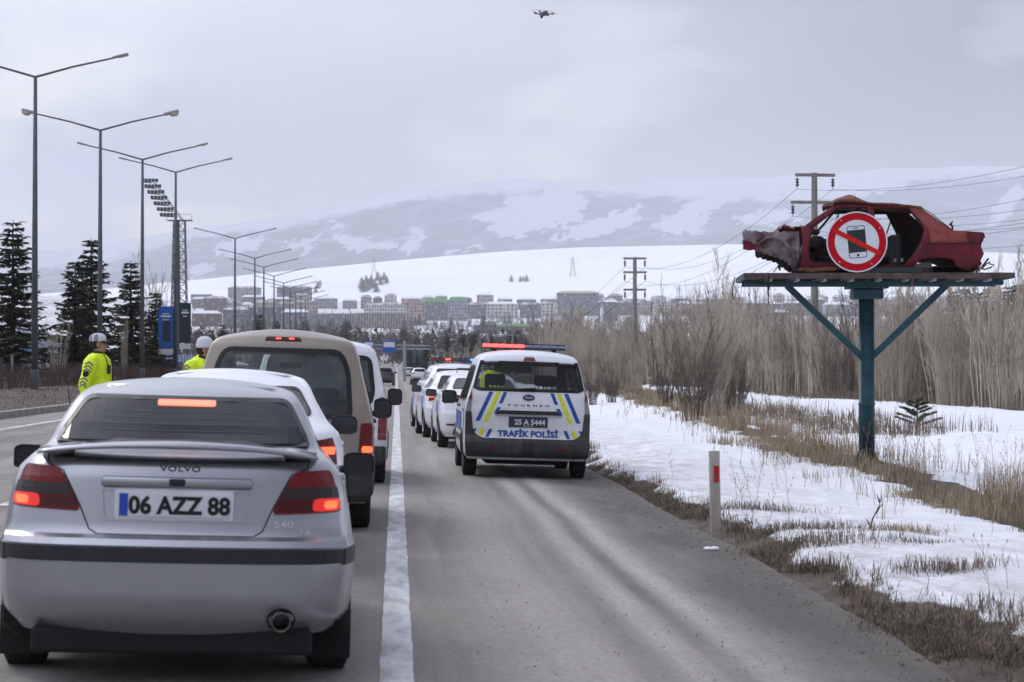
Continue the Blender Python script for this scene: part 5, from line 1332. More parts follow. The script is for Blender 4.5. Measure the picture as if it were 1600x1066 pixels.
banner(247, 271, 480, 545, D4, mat('banner_blue', (.02, .11, .42), .5), mat('banner_dark', (.02, .03, .05), .5), 'bright blue tall banner on the left side of the lamp pole', 1)
banner(280, 298, 475, 537, D4, mat('banner_green', (.012, .04, .035), .5), mat('banner_dark', (.02, .03, .05), .5), 'dark green tall banner on the right side of the lamp pole', -1)

# ================================================================== UTILITY POLES AND WIRES
CONC = mat('weathered_concrete_pole', (.17, .155, .135), .85, col2=(.27, .25, .225), scale=1.5, stretch=(2, 2, .4))
INSU = mat('insulator', (.02, .02, .03), .3)
def util_pole(px, pyt, pyb, D, arms, sw, label, z0=None, rz=0):
    t = at(px, pyt, D); z0 = ground_z(t.x, t.y) if z0 is None else z0
    r = empty('utility_pole', (t.x, t.y, z0), rz, 0, label, 'utility pole', 'concrete power-line poles'); h = t.z - z0
    b = MB(); b.tube([(0, 0, -.3), (0, 0, h)], [sw, sw*.62], 8); b.build('pole', CONC, r)
    for (zz, hw, drop, hx) in arms:
        b = MB(); b.cbox((hx, -.05, h - zz), (2*hw, .16, .17), .02); a = b.build('crossarm', CONC, r)
        for s in (-1, 1):
            x = hx + s*(hw-.12); q = MB(); prof = [(.015, 0), (.015, -.12)]
            for k in range(3): prof += [(.10, -.14 - k*.16), (.105, -.19 - k*.16), (.04, -.22 - k*.16)]
            prof += [(.012, -.62), (.012, -.72)]
            q.lathe(prof, 8, Matrix.Translation((x, -.05, h - zz - .08))); q.build('insulator', INSU, a)
    return r, h
u1, h1 = util_pole(1273, 270, 615, 112, [(.12, 1.12, 1, 0.02), (1.62, 1.35, 1, 0.0)], .26, 'nearest tall concrete power pole with two crossarms, behind the wrecked car', rz=R(4))
u2, h2 = util_pole(992, 402, 603, 170, [(.1, .95, 1, 0), (1.25, .97, 1, 0), (2.7, .95, 1, 0)], .24, 'concrete power pole with three crossarms among bare trees, left of the platform')
u3, h3 = util_pole(764, 503, 570, 330, [(.1, 1.1, 1, 0), (1.3, 1.0, 1, 0)], .22, 'small distant power pole just left above the police light bar')
u4, h4 = util_pole(801, 512, 570, 300, [(.1, .9, 1, 0), (1.1, 1.1, 1, 0)], .22, 'small distant power pole right above the police light bar')
b = MB()
def wire(a, c, sag, r=.012, n=16):
    a, c = Vector(a), Vector(c); b.tube([a.lerp(c, k/n) - Vector((0, 0, sag*4*(k/n)*(1-k/n))) for k in range(n+1)], r, 3, False)
P1 = u1.location + Vector((0, 0, h1)); P2 = u2.location + Vector((0, 0, h2)); P3 = u3.location + Vector((0, 0, h3))
for (dx1, dz1, dx2, dz2) in ((-1.0, -.9, -.83, -.8), (1.0, -.9, .83, -.8), (-1.23, -2.4, -.85, -2.0), (1.23, -2.4, .85, -2.0), (0, -3.2, -.83, -3.4), (.4, -3.4, .83, -3.4)):
    wire(P1 + Vector((dx1, -.05, dz1)), P2 + Vector((dx2, -.05, dz2)), 1.6, .013)
    wire(P2 + Vector((dx2, -.05, dz2)), P3 + Vector((dx2, 0, dz1)), 3.2, .014)
    wire(P1 + Vector((dx1, -.05, dz1)), Vector((30 + dx1, 64, P1.z + dz1 * .9 - .5)), 1.2, .011)
for y0, y1 in ((350, 330), (355, 348), (385, 375), (455, 448)):
    wire(at(1390, y0 + 3, 140), at(1760, y1 - 16, 120), .5, .014)
tag(b.build('power_line', mat('cable', (.05, .05, .055), .6)), 'thin dark power cables strung between the concrete poles', 'power line')

# ================================================================== DELINEATOR POST, STICK, SNOW LUMP
c = at(1118, 573, 20.6)
r = empty('delineator_post', (c.x, c.y, ground_z(c.x, c.y)), R(8), R(-1.2), 'pale roadside marker post with a red reflector, at the edge of the snow', 'marker post')
pz = .80
b = MB(); prof = rpoly([(-.05, -.035), (.05, -.035), (.05, .035), (-.05, .035)], .012); n = len(prof)
vs = [Vector((x, y, z)) for z in (-.2, pz) for x, y in prof]; b.add(vs, [(i, (i+1) % n, n+(i+1) % n, n+i) for i in range(n)] + [tuple(n+i for i in range(n))])
b.build('post', mat('stained_post', (.34, .31, .26), .7, col2=(.50, .475, .42), scale=4, stretch=(3, 3, .6), bump=.2, dirt=(.09, .075, .06), dirtz=(-.1, .35)), r)
b = MB(); b.cbox((.008, -.037, .57), (.052, .008, .165), .003); b.build('reflector', mat('post_reflector', (.42, .01, .02), .35), r)
def twig(name, base, pts, r0, m, label, cat):
    b = MB(); 
    for p in pts: b.tube([Vector(q) for q in p], [r0 * (1 - .75*i/(len(p)-1)) for i in range(len(p))], 5)
    o = b.build(name, m); o.location = base; return tag(o, label, cat)
c = at(1358, 573, 19.2); twig('dead_stick', (c.x, c.y, ground_z(c.x, c.y)), [[(0, 0, -.02), (.03, 0, .10), (.09, .02, .20), (.12, .0, .31)], [(.06, 0, .15), (.12, 0, .24)], [(.0, 0, .04), (-.03, 0, .10)], [(.10, .01, .25), (.07, 0, .33)]], .010, mat('dead_wood', (.07, .05, .035), .9), 'broken dry stick standing upright in the open snow', 'stick')
c = at(1116, 573, 18.0); b = MB()
for k in range(9): b.ellipsoid((random.Random(k).uniform(-.05, .05), random.Random(k+9).uniform(-.03, .03), .012), (.03, .025, .018), 8, 6)
o = b.build('ice_lump', HS, None, True); o.location = (c.x - .03, c.y, road_z(c.x) + .004); tag(o, 'small white lump of snow lying on the asphalt by the verge', 'snow lump')

rng = random.Random(99); b = MB()
for k in range(2600):
    y = 7.5 + 26*rng.random()**1.5; x = edge_x(y) - abs(rng.gauss(0, .45)) + .06; 
    if rng.random() < .25: x = rng.uniform(.3, 2.6)
    r_ = rng.uniform(.0025, .009)*(1 + .5*(x > 2.6)); z = road_z(x) if x < edge_x(y) else ground_z(x, y)
    a = rng.random()*6; c_ = Vector((x, y, z + r_*.4)); p = [c_ + Vector((math.cos(a + q*2.09)*r_, math.sin(a + q*2.09)*r_, -r_*.4)) for q in range(3)]; b.add(p + [c_ + Vector((0, 0, r_*.7))], [(0, 1, 3), (1, 2, 3), (2, 0, 3)])
tag(meshobj('road_grit', b.v, b.f, mat('grit', (.06, .052, .045), .9, col2=(.30, .28, .26), scale=9)), 'small stones and grit scattered along the shoulder', None, None, 'stuff')
# ================================================================== TREES
BARK = mat('dark_bark', (.045, .036, .03), .9, var=.3, scale=6)
NEED = mat('spruce_needles', (.018, .030, .014), .8, col2=(.10, .098, .045), scale=1.6, lo=.35, hi=.7)
def spruce_proto(h, rad, seed, dens=1.0, top=.15):
    rng = random.Random(seed); tr = MB(); tr.tube([(0, 0, -.2), (0, 0, h*.5), (0, 0, h*.985)], [.13*h/7, .07*h/7, .012], 7)
    vs = []; fs = []
    def leaf(p, d, w):
        s_ = d.cross(Vector((0, 0, 1))); s_ = s_.normalized() if s_.length > 1e-4 else Vector((1, 0, 0)); s_ = (s_ + Vector((0, 0, rng.uniform(-.9, .9)))).normalized()
        n = len(vs); m = p + d*.45; vs.extend([p, m + s_*w, p + d, m - s_*w]); fs.append((n, n+1, n+2, n+3))
    z = h * .10
    while z < h*.97:
        f = 1 - z/h; L_ = rad * (f ** .85) * (.75 + .35*rng.random()) + .12; nb = max(4, int(8*dens*(.6+.4*f)))
        a0 = rng.random()*6.28
        for k in range(nb):
            a = a0 + 6.283*k/nb + rng.uniform(-.3, .3); l = L_ * rng.uniform(.6, 1.12)
            dr = -.10 - .38*f if rng.random() < .9 else .1
            zj = z; z = z + rng.uniform(-.16, .16)*(h/7)*min(1, f*3)
            pts = []; 
            for q in range(5):
                t = q/4; pts.append(Vector((math.cos(a)*l*t, math.sin(a)*l*t, z + l*(dr*t + .28*t*t))))
            tr.tube(pts[:4], [.018*f+.008, .014*f+.006, .01, .005], 3, False)
            z = zj; ns = max(3, int(l/.06))
            for q in range(ns):
                t = (q+.5)/ns; i = min(3, int(t*4)); p = pts[i].lerp(pts[i+1], t*4-i); fd = (pts[i+1]-pts[i]).normalized()
                for s in (-1, 1, 0):
                    side_ = Vector((-math.sin(a), math.cos(a), 0)) * s
                    d = (fd*rng.uniform(.5, .9) + side_*rng.uniform(.5, 1) + Vector((0, 0, rng.uniform(-.35, .12)))).normalized() * rng.uniform(.16, .36) * (1.15 - .5*t) 
                    leaf(p, d, rng.uniform(.045, .085))
                    if rng.random() < .6: leaf(p + d*.5, (d + Vector((rng.uniform(-.1, .1), rng.uniform(-.1, .1), -.10)))*.8, .045)
        z += rng.uniform(.16, .26) * (h/7) / max(.6, dens)
    return tr, vs, fs
def make_spruce(h, rad, seed, dens=1.0, name='spruce_tree'):
    tr, vs, fs = spruce_proto(h, rad, seed, dens)
    r = empty(name); t = meshobj('trunk', tr.v, tr.f, BARK, r); meshobj('crown', vs, fs, NEED, r); return r
def place(proto, loc, s=1, rz=0, label=None, cat=None, group=None, first=[]):
    o = proto if id(proto) not in first else copy_tree(proto)
    first.append(id(proto)); o.location = loc; o.scale = (s, s, s) if not isinstance(s, tuple) else s; o.rotation_euler = (0, 0, rz)
    for k in ('label', 'category', 'group'):
        if k in o: del o[k]
    return tag(o, label, cat, group)
sp = [make_spruce(8, 1.9, 3), make_spruce(7.2, 1.55, 7), make_spruce(6.4, 1.45, 12, .9)]
SPL = [(20, 340, 104, 0, 'big dark spruce at the left edge beside the tallest lamp pole'), (142, 368, 112, 1, 'tall spruce with pointed top behind the second lamp pole'), (117, 405, 106, 2, 'broader olive-brown spruce in front of the tall pointed spruce'),
       (204, 404, 116, 1, 'slim spruce between the lamp pole behind the first officer and the second lamp pole'), (243, 455, 122, 2, 'low dark spruce left of the blue banner'), (-60, 360, 96, 2, 'spruce just outside the left edge'),
       (348, 505, 250, 1, 'small distant spruce above the second officer'), (405, 490, 270, 2, 'distant dark evergreen beneath the small group of lamps'), (432, 500, 290, 0, 'second distant evergreen right of the one beneath the lamps'), (330, 515, 240, 2, 'low distant evergreen right of the green banner')]
for i, (px, py, D, k, lab) in enumerate(SPL):
    c = at(px, py, D); z0 = ground_z(c.x, c.y) - .1; hh = (8, 7.2, 6.4)[k]
    place(sp[k], (c.x, c.y, z0), ((c.z - z0)/hh*1.3, (c.z - z0)/hh*1.3, (c.z - z0)/hh), i*1.3, lab, 'spruce', 'spruces on the left verge')
# distant and right-hand evergreens behind the bare thicket
rng = random.Random(21)
for i in range(14):
    px = 1496 + i*12 + rng.uniform(-8, 8); D = rng.uniform(108, 135); c = at(px, 470 - 5*rng.random()*6, D); z0 = ground_z(c.x, c.y)
    k = i % 3; place(sp[k], (c.x, c.y, z0), tuple([(c.z - z0)/(8, 7.2, 6.4)[k]*q for q in (1.25, 1.25, 1)]), i, 'dark evergreen standing behind the bare thicket at the right edge', 'evergreen tree', 'dark evergreens behind the thicket')
for i in range(34):
    px = 690 + i*28 + rng.uniform(-10, 10); D = rng.uniform(240, 420); c = at(px, 512 + rng.uniform(-6, 14), D); z0 = ground_z(c.x, c.y)
    k = i % 3; place(sp[k], (c.x, c.y, z0), tuple([(c.z - z0)/(8, 7.2, 6.4)[k]*q for q in (1.7, 1.7, 1)]), i, 'dark evergreen in the low wooded strip before the town', 'evergreen tree', 'dark evergreens before the town')
for i, (px, D, top) in enumerate([(640, 330, 545), (652, 340, 552), (665, 350, 535), (540, 500, 515), (500, 520, 520), (470, 480, 512)]):
    c = at(px, top, D); z0 = ground_z(c.x, c.y); k = i % 3; place(sp[k], (c.x, c.y, z0), tuple([(c.z - z0)/(8, 7.2, 6.4)[k]*q for q in (1.5, 1.5, 1)]), i, 'dark evergreen near the overhead sign gantry', 'evergreen tree', 'evergreens near the gantry')
# ------------------------------------------------------------------ bare trees
TWIG = mat('pale_bare_branches', (.25, .212, .168), .9, col2=(.55, .485, .40), scale=.8, lo=.3, hi=.7)
TWIGD = mat('brown_bare_branches', (.075, .058, .045), .9, col2=(.18, .145, .115), scale=.8, lo=.3, hi=.7)
def bare_proto(seed, nst, h, spread, m, base_r=.45, twigs=13, thick=.018, fan=1.0):
    rng = random.Random(seed); st = MB(); tw = MB()
    for i in range(nst):
        a = rng.random()*6.283; lean = spread * math.sqrt(rng.random()); hh = h * rng.uniform(.55, 1.05) * (1 - .25*lean/max(spread, .01))
        b0 = Vector((math.cos(a)*base_r*rng.random(), math.sin(a)*base_r*rng.random(), -.1)); ax = Vector((math.cos(a)*lean, math.sin(a)*lean, 1))
        pts = []
        for q in range(6):
            t = q/5; pts.append(b0 + Vector((ax.x*hh*t*(.35+.65*t)*fan + rng.uniform(-.05, .05)*q*.4, ax.y*hh*t*(.35+.65*t)*fan + rng.uniform(-.05, .05)*q*.4, hh*t)))
        r0 = thick * rng.uniform(.7, 1.5); st.tube(pts, [r0, r0*.85, r0*.7, r0*.5, r0*.35, r0*.2], 3, False)
        for k in range(twigs):
            t = rng.uniform(.15, .97); j = min(4, int(t*5)); p = pts[j].lerp(pts[j+1], t*5-j); dd = (pts[j+1]-pts[j]).normalized()
            a2 = rng.random()*6.283; d = (dd*1.5 + Vector((math.cos(a2), math.sin(a2), .1))*rng.uniform(.4, .8)).normalized(); l = hh*rng.uniform(.10, .26)*(1.15-.6*t)
            q1 = p + d*l*.5; q2 = q1 + (d + Vector((0, 0, .35))).normalized()*l*.5; tw.tube([p, q1, q2], [r0*.42, r0*.32, r0*.14], 3, False)
            for _ in range(3):
                tt = rng.uniform(.3, 1); p3 = p.lerp(q2, tt); a3 = rng.random()*6.283; d3 = (d*1.2 + Vector((math.cos(a3), math.sin(a3), .4))*.6).normalized()*l*rng.uniform(.25, .5); tw.tube([p3, p3+d3], [r0*.24, r0*.1], 3, False)
    r = empty('bare_tree'); meshobj('trunk', st.v, st.f, m, r); meshobj('crown', tw.v, tw.f, m, r); return r
bp_ = [bare_proto(1, 22, 5, .17, TWIG, .65, 9, .024, .8), bare_proto(2, 20, 5, .24, TWIG, .6, 9, .026, .8), bare_proto(3, 17, 5, .12, TWIG, .5, 9, .028, .7), bare_proto(4, 20, 5, .28, TWIGD, .45, 10, .022)]
tall = bare_proto(9, 34, 5, .22, TWIG, .35, 16); poplar = bare_proto(10, 30, 5, .12, TWIG, .7, 18); brown = bare_proto(11, 40, 5, .35, TWIGD, .5, 14)
rng = random.Random(5); y = 58.0; cnt = 0
while y < 330:
    step = 2.5 if y < 165 else 4.5
    for row in range(5 if y < 170 else 4):
        yy = y + rng.uniform(-.9, .9); x = thicket_x(yy) + row*1.9 + rng.uniform(-.8, .8)
        if px_of(x, yy) > 1640 or px_of(x, yy) < 840: continue
        if row > 3 and rng.random() < .3: continue
        h = rng.uniform(3.8, 6.6) + row*.15; px_ = px_of(x, yy)
        if px_ < 1180 : h *= 1.3
        far = 'nearest' if row == 0 else ('middle' if row < 3 else 'back')
        place(rng.choice(bp_[:3]) if rng.random() < .82 else bp_[3], (x, yy, ground_z(x, yy)), (h/5*1.15, h/5*1.15, h/5), rng.random()*6.28, 'bare many-stemmed willow bush in the %s rows of the long roadside thicket' % far, 'bare tree', 'bare willow thicket on the right, %s rows' % far); cnt += 1
    y += step
for px, D, top, pr, lab in [(1112, 62, 398, tall, 'tall pale bare tree with feathery top, at the left end of the platform'), (1085, 60, 455, brown, 'brown bare shrub at the foot of the tall pale bare tree'), (1135, 66, 440, tall, 'bare tree right behind the tall pale one'),
    (1040, 80, 520, brown, 'small brown bare shrub left of the tall pale tree'), (1150, 64, 500, brown, 'brown leafless bush right of the tall pale tree'), (955, 92, 545, brown, 'thin brown shrub beside the snow near the police van'), (925, 88, 560, brown, 'small bare shrub close behind the police van'),
    (1590, 74, 395, tall, 'tall bare tree at the right edge, rising above the platform level'), (1560, 78, 430, tall, 'bare tree left of the tallest one at the right edge'), (865, 140, 478, poplar, 'tall pale bare poplar just right of the police van'), (900, 136, 486, poplar, 'second pale bare poplar right of the police van'), (885, 150, 472, poplar, 'pale bare poplar between the two nearest the police van'),
    (915, 152, 492, poplar, 'lower pale poplar in front of the grey hotel'), (715, 260, 525, bp_[1], 'bare round tree left of the small power poles'), (735, 280, 520, bp_[1], 'bare tree behind the left small power pole'), (700, 300, 535, bp_[0], 'low bare tree above the police off-roader'), (750, 230, 525, bp_[2], 'bare tree directly above the light bar'),
    (960, 150, 500, poplar, 'bare poplar left of the power pole with three arms'), (1000, 132, 520, tall, 'bare tree at the foot of the three-arm power pole'), (87, 100, 470, bp_[1], 'round leafless tree between the big spruce and the olive spruce'), (195, 104, 470, poplar, 'slender pale leafless sapling by the lamp pole behind the first officer'), (236, 150, 375, bp_[2], 'far thin leafless tree against the mountain')]:
    c = at(px, top, D); z0 = ground_z(c.x, c.y); h = c.z - z0
    sx = h/5 * (1.0 if pr is not poplar else .9)
    if px == 195: sx *= .35
    place(pr, (c.x, c.y, z0), (sx, sx, h/5), px, lab, 'bare tree', 'bare trees')
# small pine in the snow
def pine_sapling():
    rng = random.Random(3); r = empty('pine_sapling'); t = MB(); t.tube([(0, 0, -.05), (.02, 0, .5), (0, 0, .95)], [.03, .02, .008], 5); vs = []; fs = []
    for k in range(17):
        z = .10 + .85*k/17; a = k*2.4; l = .62*(1-.75*k/17) + .06
        e = Vector((math.cos(a)*l, math.sin(a)*l, z + l*.35)); t.tube([(0, 0, z), e], [.012, .005], 4, False)
        for q in range(420):
            tt = rng.uniform(.25, 1.08); p = Vector((0, 0, z)).lerp(e, tt); d = Vector((rng.uniform(-1, 1), rng.uniform(-1, 1), rng.uniform(-.4, 1))).normalized()*rng.uniform(.05, .12); s_ = d.orthogonal().normalized()*.010; n = len(vs); vs.extend([p-s_, p+s_, p+d]); fs.append((n, n+1, n+2))
    meshobj('trunk', t.v, t.f, BARK, r); meshobj('needles', vs, fs, mat('pine_needles', (.035, .05, .02), .7, col2=(.09, .10, .04), scale=4), r); return r
c = at(1432, 573, 50); ps = pine_sapling(); ps.location = (c.x, c.y, ground_z(c.x, c.y)); ps.scale = (.85, .85, .75); tag(ps, 'little green pine sapling in the snow right of the platform post', 'pine sapling')

# ================================================================== DEAD GRASS
GR1 = mat('dry_grass', (.17, .125, .075), .9, col2=(.44, .35, .235), scale=3, lo=.3, hi=.7)
GR2 = mat('dark_dead_grass', (.065, .048, .034), .9, col2=(.27, .215, .16), scale=5, lo=.3, hi=.7)
def blade(vs, fs, p, h, lean, w, a, rng):
    d = Vector((math.cos(a), math.sin(a), 0)); s_ = Vector((-d.y, d.x, 0))*w; n = len(vs)
    m = p + d*lean*.35 + Vector((0, 0, h*.62)); t = p + d*lean + Vector((0, 0, h*(1 - .35*min(1, lean/h))))
    vs.extend([p - s_, p + s_, m + s_*.7, m - s_*.7, t]); fs.append((n, n+1, n+2, n+3)); fs.append((n+3, n+2, n+4))
def grass(name, pts, hmin, hmax, m, seed, lean=.6, w=.003, label=None, per=1, spread=.05):
    rng = random.Random(seed); vs = []; fs = []
    for x, y, k in pts:
        for _ in range(per):
            px_, py_ = x + rng.gauss(0, spread), y + rng.gauss(0, spread); h = rng.uniform(hmin, hmax)*k
            blade(vs, fs, Vector((px_, py_, ground_z(px_, py_) - .01)), h, h*lean*rng.uniform(.2, 1.4), w*rng.uniform(.7, 1.6)*max(1, y/26), rng.random()*6.283, rng)
    o = meshobj(name, vs, fs, m); return tag(o, label, None, None, 'stuff')
rng = random.Random(77); P_ = []
while len(P_) < 5200:
    y = 8 + 62*rng.random()**1.7; x = edge_x(y) + rng.expovariate(1/.30) - .03
    if x > edge_x(y) + 2.8 or snowcover(x, y) > .55 or nz3(x*1.5, y*.55, 4) < -.12: continue
    P_.append((x, y, rng.uniform(.5, 1.3) * (1 if x > edge_x(y)+.15 else .6)))
grass('verge_grass', P_, .04, .13, GR2, 1, .9, .0028, 'dark dead grass and weeds along the broken asphalt edge', 7, .035)
P_ = []
while len(P_) < 2600:
    y = 8 + 30*rng.random()**1.3; x = edge_x(y) + rng.uniform(.2, 4.2)
    if .15 < snowcover(x, y) < .8 or (snowcover(x, y) <= .15 and rng.random() < .5): P_.append((x, y, rng.uniform(.5, 1.4)))
grass('patchy_grass', P_, .05, .16, GR2, 2, 1.0, .0028, 'dark tufts of dead grass melting out of the snow', 6, .05)
P_ = []
while len(P_) < 3400:
    y = 20 + 120*rng.random()**1.4; x = band_x(y) + rng.gauss(0, .42 + .25*(y < 40))
    if x < 4.6 or nz3(x*.8, y*.35, 6) < -.05: continue
    P_.append((x, y, rng.uniform(.5, 1.2) * (1.25 if x > band_x(y) else .8)))
grass('dry_grass_band', P_, .16, .50, GR1, 3, .45, .003, 'tawny dry grass in a long strip through the snow', 6, .08)
P_ = []
while len(P_) < 1500:
    y = 45 + 110*rng.random()**1.2; x = 12.3 + .02*(y-60) + 1.2*nz3(y*.03, 9.1) + rng.gauss(0, .55); 
    if px_of(x, y) < 1640: P_.append((x, y, rng.uniform(.5, 1.2)))
grass('grey_reed_strip', P_, .2, .6, GR2, 4, .3, .0035, 'thin grey stems in a second strip beyond the dry grass', 5, .12)
P_ = []
while len(P_) < 1500:
    y = 58 + 180*rng.random()**1.2; x = thicket_x(y) + rng.uniform(-1.6, 2.5)
    if px_of(x, y) < 1640: P_.append((x, y, rng.uniform(.5, 1.2)))
grass('thicket_undergrowth', P_, .2, .8, GR2, 5, .4, .004, 'brown undergrowth at the foot of the bare thicket', 5, .15)
def weeds(name, pts, seed, m, label, hmin=.3, hmax=.8):
    rng = random.Random(seed); b = MB()
    for x, y in pts:
        h = rng.uniform(hmin, hmax); a = rng.random()*6.283; p = Vector((x, y, ground_z(x, y)-.02)); t = p + Vector((math.cos(a)*h*.2, math.sin(a)*h*.2, h)); r0 = .003*max(1, y/26)
        b.tube([p, p.lerp(t, .5) + Vector((.01, 0, 0)), t], [r0, r0*.8, r0*.4], 3, False)
        for k in range(rng.randint(4, 9)):
            q = p.lerp(t, rng.uniform(.4, 1)); a2 = rng.random()*6.283; e = q + Vector((math.cos(a2)*.4, math.sin(a2)*.4, .7)).normalized()*h*rng.uniform(.1, .3); b.tube([q, e], [r0*.6, r0*.35], 3, False)
            b.tube([e, e + Vector((0, 0, .018))], [r0*1.8, r0*1.2], 3, False)
    o = meshobj(name, b.v, b.f, m); return tag(o, label, None, None, 'stuff')
P_ = []
while len(P_) < 300:
    y = 21 + 60*rng.random()**1.3; x = band_x(y) + rng.gauss(.5, 1.3)
    if x > 4.4 and px_of(x, y) < 1640: P_.append((x, y))
for _ in range(28): y = rng.uniform(9, 30); P_.append((edge_x(y) + rng.uniform(.3, 3.5), y))
weeds('dry_weeds', P_, 6, GR1, 'branching dry weed stalks standing out of snow and grass')
# distinct tufts in the open snow
def tuft(px, D, h, n, m, label, sp=.12, lean=.6):
    c = at(px, 573, D); rng = random.Random(int(px)); vs = []; fs = []; z0 = ground_z(c.x, c.y)
    for k in range(n):
        x, y = rng.gauss(0, sp*1.6), rng.gauss(0, sp); hh = h*rng.uniform(.4, 1.1)
        blade(vs, fs, Vector((x, y, ground_z(c.x + x, c.y + y) - z0 - .01)), hh, hh*lean*rng.uniform(.2, 1.5), .0032*max(1, D/22), rng.random()*6.283, rng)
    o = meshobj('grass_tuft', vs, fs, m); o.location = (c.x, c.y, z0); return tag(o, label, 'grass tuft', 'grass tufts in the open snow')
tuft(1250, 17.6, .16, 700, GR2, 'big dark tuft of grass midway between marker post and snow lower right', .22, .9)
tuft(1265, 19.3, .13, 420, GR2, 'dark tuft just behind the big dark one', .16, .9)
tuft(1180, 22.2, .15, 420, GR2, 'low spreading tuft directly right of the marker post', .2, .9)
tuft(1410, 18.6, .14, 260, GR1, 'flattened tawny tuft beside the dead stick', .14, 1.1)
tuft(1425, 17.4, .07, 200, GR2, 'thin dark wisp of grass in front of the tawny tuft', .14, 1.3)
tuft(1470, 15.1, .15, 420, GR2, 'rounded dark tuft standing alone in snow at lower right', .15, .9)
tuft(1425, 12.7, .17, 800, GR2, 'wide dark clump near the bottom edge of the snow', .24, .9)
tuft(1567, 24.0, .42, 420, GR1, 'upright yellowish tuft near the right edge', .16, .35)
tuft(1500, 12.2, .12, 420, GR2, 'dark clump right of the wide one near the bottom', .2, .9)
tuft(918, 38, .2, 90, GR1, 'tiny tuft in the snow right of the police van', .08, .4)
tuft(1130, 41, .25, 110, GR1, 'small tuft in the smooth snow above the marker post', .12, .4)
# ------------------------------------------------------------------ bare hedge on the central reservation
rng = random.Random(41); b = MB()
for k in range(5200):
    y = 46 + 150*rng.random()**1.25; x = -13.6 + rng.uniform(-.75, .6); z0 = ground_z(x, y); hh = rng.uniform(.45, .95) + .12*nz3(y*.3, 2)
    a = rng.random()*6.283; t = Vector((x + math.cos(a)*hh*.5, y + math.sin(a)*hh*.5, z0 + hh)); p = Vector((x, y, z0-.05)); r0 = .007
    b.tube([p, p.lerp(t, .5) + Vector((0, 0, .08)), t], [r0, r0*.8, r0*.4], 3, False)
    for q in range(4):
        s_ = p.lerp(t, rng.uniform(.35, 1)); a2 = rng.random()*6.283; b.tube([s_, s_ + Vector((math.cos(a2)*.7, math.sin(a2)*.7, rng.uniform(.1, .9))).normalized()*rng.uniform(.12, .3)], [r0*.6, r0*.3], 3, False)
tag(meshobj('bare_hedge', b.v, b.f, mat('hedge_twigs', (.045, .030, .026), .9, col2=(.12, .08, .066), scale=1.2)), 'low leafless brown hedge along the central reservation', None, None, 'stuff')
P_ = []
while len(P_) < 1800:
    y = 22 + 70*rng.random(); P_.append((rng.uniform(-13.0, -9.7), y, rng.uniform(.4, 1)))
grass('reservation_grass', P_, .03, .10, GR2, 8, 1.1, .004, 'short dead grass on the bare bank behind the kerb', 5, .12)
# striped fence
r = empty('striped_fence', (0, 0, 0), 0, 0, 'long fence of blue and white striped panels behind the hedge and spruces', 'fence')
FB = mat('fence_blue', (.05, .20, .42), .6, var=.3, scale=.6); FW_ = mat('fence_white', (.50, .54, .58), .6, var=.1, scale=.6)
yy0 = []; bb = MB(); wb = MB(); pb = MB(); y = 30; k = 0; rng = random.Random(2)
while y < 300:
    w_ = 1.3*(1 + .6*rng.random()); x0 = -26 + .6*nz3(y*.02, 1); tgt = bb if k % 2 else wb
    yy0.append((y, x0, k % 2))
    y += w_; k += 1
fv = [Vector((x + d_, y_, z_)) for y_, x, _ in yy0 for d_, z_ in ((0, .9), (0, 2.95), (.06, .9), (.06, 2.95))]; ff = []; fm = []
for i in range(len(yy0)-1):
    a, b_ = 4*i, 4*i+4; ff += [(a, b_, b_+1, a+1), (a+2, a+3, b_+3, b_+2), (a+1, b_+1, b_+3, a+3)]; fm += [yy0[i][2]]*3
meshobj('striped_panels', fv, ff, None, r, mats=[FB, FW_], fmi=fm)
r = empty('stake_fence', (0, 0, 0), 0, 0, 'rough grey wooden stakes and rails standing before the striped fence', 'fence'); b = MB(); rng = random.Random(6)
for k in range(26):
    y = 74 + k*3.1; x = -18.5 - k*.05; b.box(x, x+.12, y, y+.12, .6, 2.0 + rng.uniform(-.2, .25))
b.build('stakes', CONC, r); b = MB()
for k in (0, 4, 5, 9, 14): y = 74+k*3.1; b.tube([(-18.4, y, 1.9), (-18.5, y+3.1, 1.85)], .05, 5)
b.build('rails', CONC, r)
# blue vaulted hall with pale ribs
r = empty('vaulted_hall', (-36, 175, .8), R(4), 0, 'dark blue curved hall with pale arched ribs behind the left spruces', 'building'); b = MB(); rb = MB(); pts = []
prof = [(6.5*math.cos(a)+0, 4.4*math.sin(a)) for a in [PI*k/16 for k in range(17)]]
b.add([Vector((x, y_, z)) for y_ in (-28, 45) for x, z in prof], [(i, i+1, 18+i, 17+i) for i in range(16)] + [tuple(range(17)), tuple(range(17, 34))]); b.build('vault', mat('hall_blue', (.012, .03, .075), .5), r)
for k in range(24): rb = MB(); yy = -28.1 + k*3.1; rb.tube([(x*1.02, yy, z*1.02) for x, z in prof], .10, 5); rb.build('rib', mat('rib_white', (.40, .44, .48), .6), r)
